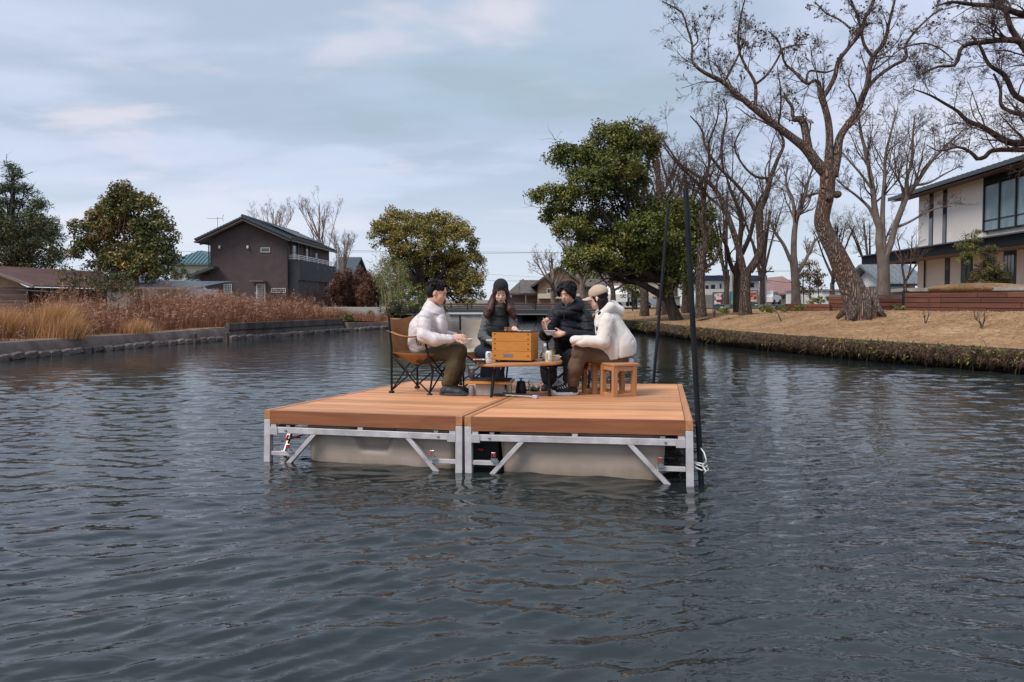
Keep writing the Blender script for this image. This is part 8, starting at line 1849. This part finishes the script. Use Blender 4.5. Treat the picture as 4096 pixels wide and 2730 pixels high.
def stool(label, c, yaw, h=.325, w=.275, d=.27):
    t = thing('wooden_stool', label, 'stool', (0, 0, 0), 'wooden box-frame stools'); q = .045
    for x in (-w/2+q/2, w/2-q/2):
        for y in (-d/2+q/2, d/2-q/2): m = MB(); m.box((x, y, h/2), (q, q, h), bev=.003); m.build('leg', MT['stoolwood'], t)
    for z in (.022, h-.025):
        for y in (-d/2+q/2, d/2-q/2): m = MB(); m.box((0, y, z), (w-2*q-.002, q*.8, .042), bev=.003); m.build('rail', MT['tablewood'], t)
        for x in (-w/2+q/2, w/2-q/2): m = MB(); m.box((x, 0, z), (q*.8, d-2*q-.002, .042), bev=.003); m.build('rail', MT['tablewood'], t)
    m = MB(); m.box((0.012, 0, h+.014), (w+.02, d+.01, .026), bev=.004); m.build('seat', MT['tablewood'], t)
    t.location = (c[0], c[1], deckz(c[0], c[1])+.001); t.rotation_euler = (0, 0, yaw)
stool('near wooden box-frame stool, its seat board jutting out right of the woman in cream', (1.115, 7.13), .40)
stool('second wooden box-frame stool, behind and left of the near one', (.955, 7.50), .40, .31)

def table():
    z = .748; c = Vector((.08, 7.27, 0)); t = thing('low_table', 'low oval wooden table with four black splayed legs', 'table', (c.x, c.y, deckz(c.x, c.y)))
    yaw = .02; m = MB(); out = []
    for k in range(56):
        a = 2*math.pi*k/56; ca, sa = math.cos(a), math.sin(a); x = .455*abs(ca)**.72*(1 if ca > 0 else -1); y = .275*abs(sa)**.72*(1 if sa > 0 else -1); out.append((x*math.cos(yaw)-y*math.sin(yaw), x*math.sin(yaw)+y*math.cos(yaw)))
    n = 56; vs = []; fs = []
    for s, dz in ((.985, -.034), (1.0, -.028), (1.0, -.005), (.99, 0)):
        for x, y in out: vs.append((c.x+x*s, c.y+y*s, z+dz+.010*x/.455))
    for r in range(3):
        for i in range(n): fs.append((r*n+i, r*n+(i+1) % n, (r+1)*n+(i+1) % n, (r+1)*n+i))
    fs += [tuple(reversed(range(n))), tuple(range(3*n, 4*n))]; m.add(vs, fs); m.build('tabletop', MT['tablewood'], t, True, 40)
    for (px, py, tx) in ((1965, 1590, 1978), (2198, 1587, 2192)):
        p = dk(px, py); m = MB(); q = at(tx, 1465, p.y+.08); m.tube([p, q], [.016, .021], 12); m.build('leg', MT['black'], t, True, 40); m = MB(); m.ell(at(tx, 1472, p.y+.055), (.007, .007, .009), 8, 6); m.build('screw', MT['steel'], t)
    for px, py, dy in ((1985, 1562, 0), (2180, 1560, 0)):
        p = dk(px, py); m = MB(); m.tube([p, Vector((p.x+(.02 if px < 2000 else -.02), p.y-.10, z-.035))], [.016, .021], 12); m.build('leg', MT['black'], t, True, 40)
    # three-tier wooden box grill
    th = .29; ct, st = math.cos(th), math.sin(th); R = Matrix(((ct, st, 0), (-st, ct, 0), (0, 0, 1))); nl = at(1968, 1445, 7.17); w, d = .425, .30
    o = Vector((nl.x, nl.y, z+.002)); t2 = thing('wooden_box_grill', 'orange-brown three-tier wooden box with dark pegs and a metal plate on the table', 'box', (o.x, o.y, z))
    def P(x, y, zz): return o+R @ Vector((x, y, zz))
    zs = [.018, .108, .218-.006, .312]; zs = [.018, .112, .213, .312]
    for i in range(3):
        m = MB(); m.box(P(w/2, d/2, (zs[i]+zs[i+1])/2), (w, d, zs[i+1]-zs[i]-.0018), R, .0025); tier = m.build('tier', MT['boxwood'], t2)
        for zz in ((.25, .78) if i else (.50,)):
            for x in (.032, w-.032): m = MB(); m.lathe([(0, -.002), (.0075, -.002), (.0075, .0015), (0, .0018)], P(x, -.0005, zs[i]+(zs[i+1]-zs[i])*zz), 12, R @ Matrix.Rotation(math.pi/2, 3, 'X')); m.build('peg', MT['blackrub'], tier)
    m = MB(); m.box(P(w*.415, -.001, zs[0]+.050), (.098, .004, .036), R, .001); m.build('metal_plate', mat('etched_plate', (.30, .30, .31), .4, .8, c2=(.23, .23, .24), scale=60), t2)
    m = MB(); m.box(P(w/2, d/2, .316), (w+.006, d+.006, .006), R); m.build('rim_plate', MT['black'], t2)
    for x in (.04, w-.04):
        for y in (.04, d-.04): m = MB(); m.lathe([(.014, 0), (.014, .018)], P(x, y, 0), 10); m.build('foot', MT['blackrub'], t2)
    m = MB(); m.box(P(w/2, d/2, .022), (w-.02, d-.01, .01), R); m.build('base_plate', MT['black'], t2)
    m = MB(); m.box(P(-.035, .03, .222), (.075, .012, .022), R, .003); m.build('side_handle', MT['alu'], t2)
    # food on top
    rr = random.Random(2); f1 = mat('grilled_food', (.42, .13, .03), .45, c2=(.12, .04, .015), scale=40, bump=.5); f2 = mat('raw_meat', (.62, .22, .20), .4, c2=(.75, .42, .38), scale=50)
    tf = thing('grilled_food', 'browned pieces of food sticking up on the grill top near its left half', 'food', P(.13, .12, .32))
    for i in range(4):
        s = SDF(.01); p = np.array(P(.11+.018*i, .10+.03*rr.random(), .325)); s.ell(p, (.012, .014, .014+.01*rr.random())); s.cap(p, p+np.array((rr.uniform(-.01, .01), 0, .03)), .009, .006); s.mesh('food_piece', .004, f1, tf, noise_amp=.003, noise_f=200, seed=i)
    tm = thing('meat_slices', 'thin pinkish meat slices laid along the right half of the grill top', 'meat', P(.28, .12, .32))
    for i in range(6): m = MB(); m.ell(P(.22+.03*i, .10+.02*(i % 2), .322), (.022, .035, .005), 10, 6, Matrix.Rotation(rr.random(), 3, 'Z')); m.build('slice', f2 if i % 3 else f1, tm, True, 180)
    # small things on the table
    def wrapmesh(verts, cx, cy, r, z0, face=-math.pi/2):      # flat print wrapped round a can
        return [(cx+math.cos(face+x/r)*r, cy+math.sin(face+x/r)*r, z0+zz) for x, zz in verts]
    def can(name, label, x, y, z0, body, r=.033, h=.122, grp='drink cans'):
        t = thing(name, label, 'can', (x, y, z0), grp); m = MB(); m.lathe([(.026, 0), (r-.002, .006), (r, .012), (r, h-.014), (r-.006, h-.004), (r-.007, h)], (x, y, z0), 28); m.build('body', body, t, True, 40)
        m = MB(); m.lathe([(r-.0075, h-.001), (r-.0105, h-.004), (0, h-.004)], (x, y, z0), 20); m.build('lid', MT['steel'], t, True); m = MB(); m.box((x, y-.004, z0+h-.002), (.010, .018, .0015)); m.build('pull_tab', MT['steel'], t); return t
    def text(s, size, cx, cy, r, z0, m_, par, face=-math.pi/2, rot=False, name='lettering'):
        cu = bpy.data.curves.new('txt', 'FONT'); cu.body = s; cu.size = size; cu.align_x = 'CENTER'; cu.offset = size*.012; ob = bpy.data.objects.new('txt', cu); COL.objects.link(ob); bpy.context.view_layer.update()
        me = bpy.data.meshes.new_from_object(ob.evaluated_get(bpy.context.evaluated_depsgraph_get())); bpy.data.objects.remove(ob); v = [(-p.co.y if rot else p.co.x, p.co.x if rot else p.co.y) for p in me.vertices]
        q = wrapmesh(v, cx, cy, r, z0, face); oc = Vector((cx, cy, z0))
        for i, p in enumerate(q): me.vertices[i].co = Vector(p)-oc
        me.materials.clear(); me.name = name; o = link_mesh(name, me, m_, par, oc); tag(o, kind='stuff'); return o
    silver = mat('white_can_print', (.74, .74, .74), .3, .2); ink = mat('black_ink', (.01, .01, .012), .4); orange = mat('orange_print', (.80, .28, .02), .4); yel = mat('yellow_print', (.80, .62, .03), .4); blue = mat('navy_print', (.02, .03, .12), .4)
    p = at(1955, 1452, 7.06); x, y = p.x, p.y; c1 = can('beer_can', 'white beer can with a black disc and gold star, left of the wooden box', x, y, z-.004, silver)
    def flat(pts, name, m_, par, x, y, r, z0, face=-math.pi/2):
        # fan of a flat emblem wrapped round the can
        V = wrapmesh(pts, x, y, r, z0, face); m = MB(); c = (sum(v[0] for v in pts)/len(pts), sum(v[1] for v in pts)/len(pts)); cv = wrapmesh([c], x, y, r, z0, face)[0]; n = len(V); m.add(V+[cv], [(i, (i+1) % n, n) for i in range(n)]); return m.build(name, m_, par)
    fc = -math.pi/2+.1
    flat([(math.cos(a)*.019, math.sin(a)*.019) for a in np.linspace(0, 2*math.pi, 25)[:-1]], 'disc_emblem', ink, c1, x, y, .0335, z+.083, fc)
    flat([(math.sin(i*math.pi/5)*(.0155 if i % 2 == 0 else .0066), math.cos(i*math.pi/5)*(.0155 if i % 2 == 0 else .0066)) for i in range(10)], 'star_emblem', orange, c1, x, y, .0339, z+.083, fc)
    text('SAPPORO', .0145, x, y, .0336, z+.045, ink, c1, fc); text('\u9ed2\u30e9\u30d9\u30eb', .0085, x, y, .0336, z+.012, ink, c1, fc)
    flat([(.020+math.cos(a)*.005, math.sin(a)*.006) for a in np.linspace(0, 2*math.pi, 13)[:-1]], 'gold_spot', yel, c1, x, y, .0336, z+.014, fc)
    p = at(2195, 1449, 7.1); x, y = p.x, p.y; c2 = can('drink_can', 'white drink can with black and yellow lettering in front of the plastic bottle', x, y, z+.0, silver, .0345)
    m = MB(); m.lathe([(.0349, .098), (.0349, .108)], (x, y, z), 28); 
    flat([(-.022, -.05), (-.006, -.05), (-.006, .05), (-.022, .05)], 'yellow_panel', yel, c2, x, y, .0349, z+.058)
    text('LEMON', .024, x, y, .0353, z+.060, blue, c2, -math.pi/2-.35, True); text('4%', .014, x, y, .0352, z+.062, mat('pale_red', (.55, .15, .10), .5), c2, -math.pi/2+.4); flat([(.012+math.cos(a)*.008, math.sin(a)*.008) for a in np.linspace(0, 2*math.pi, 13)[:-1]], 'yellow_spot', yel, c2, x, y, .0352, z+.038)
    text('SOUR', .010, x, y, .0352, z+.016, ink, c2, -math.pi/2+.2)
    p = at(2210, 1444, 7.26); can('drink_can', 'dark can with gold print half hidden behind the white lemon can', p.x, p.y, z+.002, mat('dark_can', (.03, .025, .02), .3, .4, c2=(.45, .33, .05), scale=30), .0345)
    p = at(2180, 1446, 7.2); t3 = thing('plastic_bottle', 'clear plastic bottle with a white cap and pale label, right of the wooden box', 'bottle', (p.x, p.y, z)); clear = mat('clear_plastic', (.52, .46, .46), .12, trans=.55)
    m = MB(); m.lathe([(.024, 0), (.029, .008), (.029, .11), (.027, .125), (.013, .155), (.0125, .165)], (p.x, p.y, z), 20); m.build('bottle_body', clear, t3, True, 50); m = MB(); m.lathe([(.0296, .035), (.0296, .095)], (p.x, p.y, z), 20); m.build('bottle_label', mat('pale_label', (.62, .55, .60), .5), t3, True); m = MB(); m.lathe([(.0155, .162), (.0155, .187), (.014, .189), (0, .189)], (p.x, p.y, z), 18); m.build('cap', MT['white'], t3, True, 40)
    p = at(2215, 1447, 7.14); bowl((p.x+.02, p.y+.11, z), 'white bowl behind the lemon can with chopsticks resting across it', None)
    for k in range(2):
        a, b = at(2160, 1425+k*2, 7.16), at(2238, 1424-k*3, 7.2); m = MB(); m.tube([a, b], [.0022, .0032], 6); tag(m.build('chopstick', MT['bamboo']), '%s of two chopsticks lying across the bowl on the table' % ('nearer' if k == 0 else 'farther'), 'chopstick', 'chopsticks')
    p = at(1918, 1450, 7.1); t4 = thing('meat_tray', 'black plastic tray of raw meat hanging over the left end of the table', 'tray', (p.x, p.y, z)); m = MB(); m.prism([(p.x-.075, p.y-.04), (p.x+.075, p.y-.06), (p.x+.09, p.y+.05), (p.x-.06, p.y+.07)], z+.003, z+.022); m.build('tray', MT['blackrub'], t4)
    for i in range(4): m = MB(); m.ell((p.x-.05+.03*i, p.y+.01*(i % 2), z+.028), (.020, .028, .009), 10, 6); m.build('slice', f2 if i != 3 else MT['bowl'], t4, True, 180)
    m = MB(); q = at(2002, 1466, 7.03); m.add([q, q+Vector((.005, 0, 0)), q+Vector((.004, 0, -.035)), q+Vector((.0, -.002, -.030)), q+Vector((0, .001, 0)), q+Vector((.005, .001, 0)), q+Vector((.004, .001, -.035)), q+Vector((0, -.001, -.03))], [(0, 1, 2, 3), (7, 6, 5, 4), (0, 3, 7, 4), (1, 5, 6, 2)]); m.build('price_tag', MT['white'], t)
    return z
def bowl(p, label, held=None, r=.066, h=.045):
    t = thing('bowl', label, 'bowl', tuple(p), 'white paper bowls'); m = MB(); m.lathe([(r*.55, 0), (r*.56, .004), (r*.80, h*.5), (r*.84, h*.62), (r*.95, h*.95), (r*1.05, h), (r*1.05, h+.003), (r*.93, h+.002), (r*.80, h*.55), (r*.5, .006), (0, .006)], p, 30); m.build('shell', MT['bowl'], t, True, 60)
    m = MB(); m.lathe([(r*.86, h*.74), (r*.4, h*.80), (0, h*.78)], p, 24); m.build('broth', mat('broth', (.42, .27, .15), .3, c2=(.55, .4, .25), scale=60), t, True); return t
table()
b1 = W(1866, 1367, 7.34); bowl((b1[0], b1[1], b1[2]-.018), 'white bowl held in both hands by the man in the pale jacket')
b2 = W(2199, 1334, 7.52); bowl((b2[0], b2[1], b2[2]-.018), 'white bowl held up by the man in the black coat', None, .064)
for k in range(2):
    m = MB(); m.tube([W(2173+k*5, 1272+k*2, 7.50), W(2189+k*1.5, 1324, 7.49)], [.0034, .0022], 6); tag(m.build('chopstick', MT['bamboo']), ('left' if k == 0 else 'right')+' one of two chopsticks held by the man in the black coat', 'chopstick', 'chopsticks')

def under_table():
    # board resting on two concrete blocks
    p = dk(1955, 1582); z = deckz(p.x, p.y); G = 'concrete blocks under the orange board'
    for (x0, x1, y, lab) in ((1903, 1968, 7.22, 'left grey concrete block under the orange board'), (1970, 2018, 7.24, 'right grey concrete block under the orange board, behind the front table leg')):
        a, b = at(x0, 1580, y), at(x1, 1580, y); zz = deckz((a.x+b.x)/2, y); m = MB(); m.box(((a.x+b.x)/2, y+.09, zz+.062), (b.x-a.x, .18, .122), bev=.006); tag(m.build('concrete_block', MT['concrete_light']), lab, 'block', G)
    a, b = at(1863, 1535, 7.2), at(2040, 1535, 7.2); zt = deckz(-.2, 7.2)+.128; m = MB(); R = Matrix.Rotation(-.10, 3, 'Z'); m.box(((a.x+b.x)/2+.02, 7.36, zt+.012), (b.x-a.x+.03, .38, .022), R, .003); tag(m.build('orange_board', MT['boardwood']), 'orange-edged wooden board on grey blocks beneath the table', 'board')
    m = MB(); m.box(((a.x+b.x)/2+.03, 7.42, zt+.027), (b.x-a.x-.04, .30, .006), R, .002); tag(m.build('black_mat', MT['blackfab']), 'flat black cloth lying on the orange board', 'cloth')
    # tumbler / canister
    t = None
    for (px, y0, Y, r, h, nm, lab) in ((1886, 1572, 7.22, .030, .112, 'gas_canister', 'grey metal cylinder standing below the left end of the orange board'), (1886, 1500, 7.55, .036, .12, 'gas_canister', 'white-topped grey canister with a triangle mark standing on the orange board')):
        q = at(px, y0, Y); zz = deckz(q.x, Y) if h < .115 else zt+.030; t = thing(nm, lab, 'canister', (q.x, Y, zz), 'small gas canisters'); m = MB(); m.lathe([(r*.9, 0), (r, .006), (r, h*.86), (r*.8, h), (0, h)], (q.x, Y, zz), 22); m.build('body', mat(nm+'_grey', (.28, .29, .31), .35, .4), t, True, 40)
        if h > .115:
            m = MB(); m.lathe([(r*1.02, h*.84), (r*.86, h*1.0), (r*.3, h*1.04), (0, h*1.04)], (q.x, Y, zz), 20); m.build('cap', MT['white'], t, True, 50); m = MB(); m.add([(q.x-.008, Y-r-.002, zz+.075), (q.x+.008, Y-r-.002, zz+.075), (q.x, Y-r-.002, zz+.058)], [(0, 1, 2)]); m.build('triangle_mark', MT['white'], t)
    # can beside the block
    q = dk(2036, 1578); t = thing('drink_can', 'white and yellow can standing on the deck between the block and the black kettle', 'can', q, 'drink cans'); m = MB(); m.lathe([(.026, 0), (.031, .006), (.0325, .012), (.0325, .108), (.027, .118), (0, .116)], q, 24); m.build('body', MT['white'], t, True, 40)
    m = MB(); r = .0329; vs = [(q.x+math.cos(a)*r, q.y+math.sin(a)*r, q.z+z) for z in (.012, .108) for a in np.linspace(-.9, -.1, 8)]; m.add(vs, [(i, i+1, i+9, i+8) for i in range(7)]); m.build('yellow_panel', mat('yellow_can_print', (.75, .45, .03), .4), t, True)
    # kettle
    q = dk(2084, 1573); t = thing('kettle', 'matt black gooseneck kettle standing on the deck', 'kettle', q); K = mat('matt_black_steel', (.020, .020, .022), .42, .3)
    m = MB(); m.lathe([(.060, 0), (.062, .006), (.058, .05), (.047, .118), (.044, .126)], q, 28); m.build('body', K, t, True, 40); m = MB(); m.lathe([(.046, .124), (.040, .134), (.012, .140), (.007, .144), (.007, .152), (.022, .158), (.022, .165), (0, .167)], q, 22); m.build('lid', K, t, True, 40)
    m = MB(); a = q; m.tube([a+Vector((.055, -.01, .03)), a+Vector((.085, -.01, .035)), a+Vector((.090, -.01, .08)), a+Vector((.082, -.01, .12)), a+Vector((.094, -.01, .148))], [.009, .008, .006, .005, .0045], 8); m.build('spout', K, t, True, 180); m = MB(); m.tube([a+Vector((-.03, .04, .11)), a+Vector((-.02, .085, .105)), a+Vector((-.02, .095, .06)), a+Vector((-.02, .08, .03))], .008, 8); m.build('handle', K, t, True, 180)
    # chrome bar lying on the deck
    a, b = dk(1976, 1585), dk(2150, 1596); t = thing('torch_tool', 'chrome and black rod-shaped tool lying across the deck seam', 'tool', a); u = Vector((0, 0, .018)); m = MB(); m.tube([a+(b-a)*.28+u, a+(b-a)*.92+u], .011, 12); m.build('barrel', MT['steel'], t, True, 60); m = MB(); m.bar(a+u*.8, a+(b-a)*.30+u, .018, .026); m.build('handle', MT['blackrub'], t); m = MB(); m.bar(a+(b-a)*.90+u, b+u, .036, .034, bev=.005); m.build('head', MT['alu'], t); m = MB(); m.bar(a+(b-a)*.22+u*2.0+Vector((0, .03, 0)), a+(b-a)*.62+u*1.6+Vector((0, .03, 0)), .016, .012); m.build('lever', MT['blackrub'], t)
    # greens in a bag and a plastic bag
    q = dk(2136, 1566); gl = mat('thin_plastic', (.62, .58, .55), .25, trans=.45, bump=.6, bscale=60); s = SDF(.02); s.ell(tuple(q+Vector((0, .04, .03))), (.065, .05, .045)); s.ell(tuple(q+Vector((-.03, .05, .06))), (.03, .03, .03)); t = thing('vegetable_bag', 'crumpled clear bag with dark green vegetables right of the kettle', 'bag', q); s.mesh('bag', .008, gl, t, noise_amp=.012, noise_f=70, seed=5)
    s = SDF(.02); s.ell(tuple(q+Vector((.01, -.005, .02))), (.055, .035, .026)); s.mesh('vegetables', .007, mat('dark_greens', (.035, .06, .02), .7, c2=(.015, .03, .01), scale=60), t, noise_amp=.010, noise_f=110, seed=6)
    q = dk(2240, 1560); s = SDF(.02); s.ell(tuple(q+Vector((0, .10, .05))), (.09, .06, .055)); s.ell(tuple(q+Vector((-.04, .10, .08))), (.04, .04, .05)); t = thing('plastic_bag', 'crumpled white plastic bag behind the sneakers', 'bag', q); s.mesh('bag', .008, mat('white_plastic', (.66, .68, .74), .3, trans=.15, bump=.8, bscale=50), t, noise_amp=.016, noise_f=60, seed=7)
    q = dk(2100, 1560)
under_table()
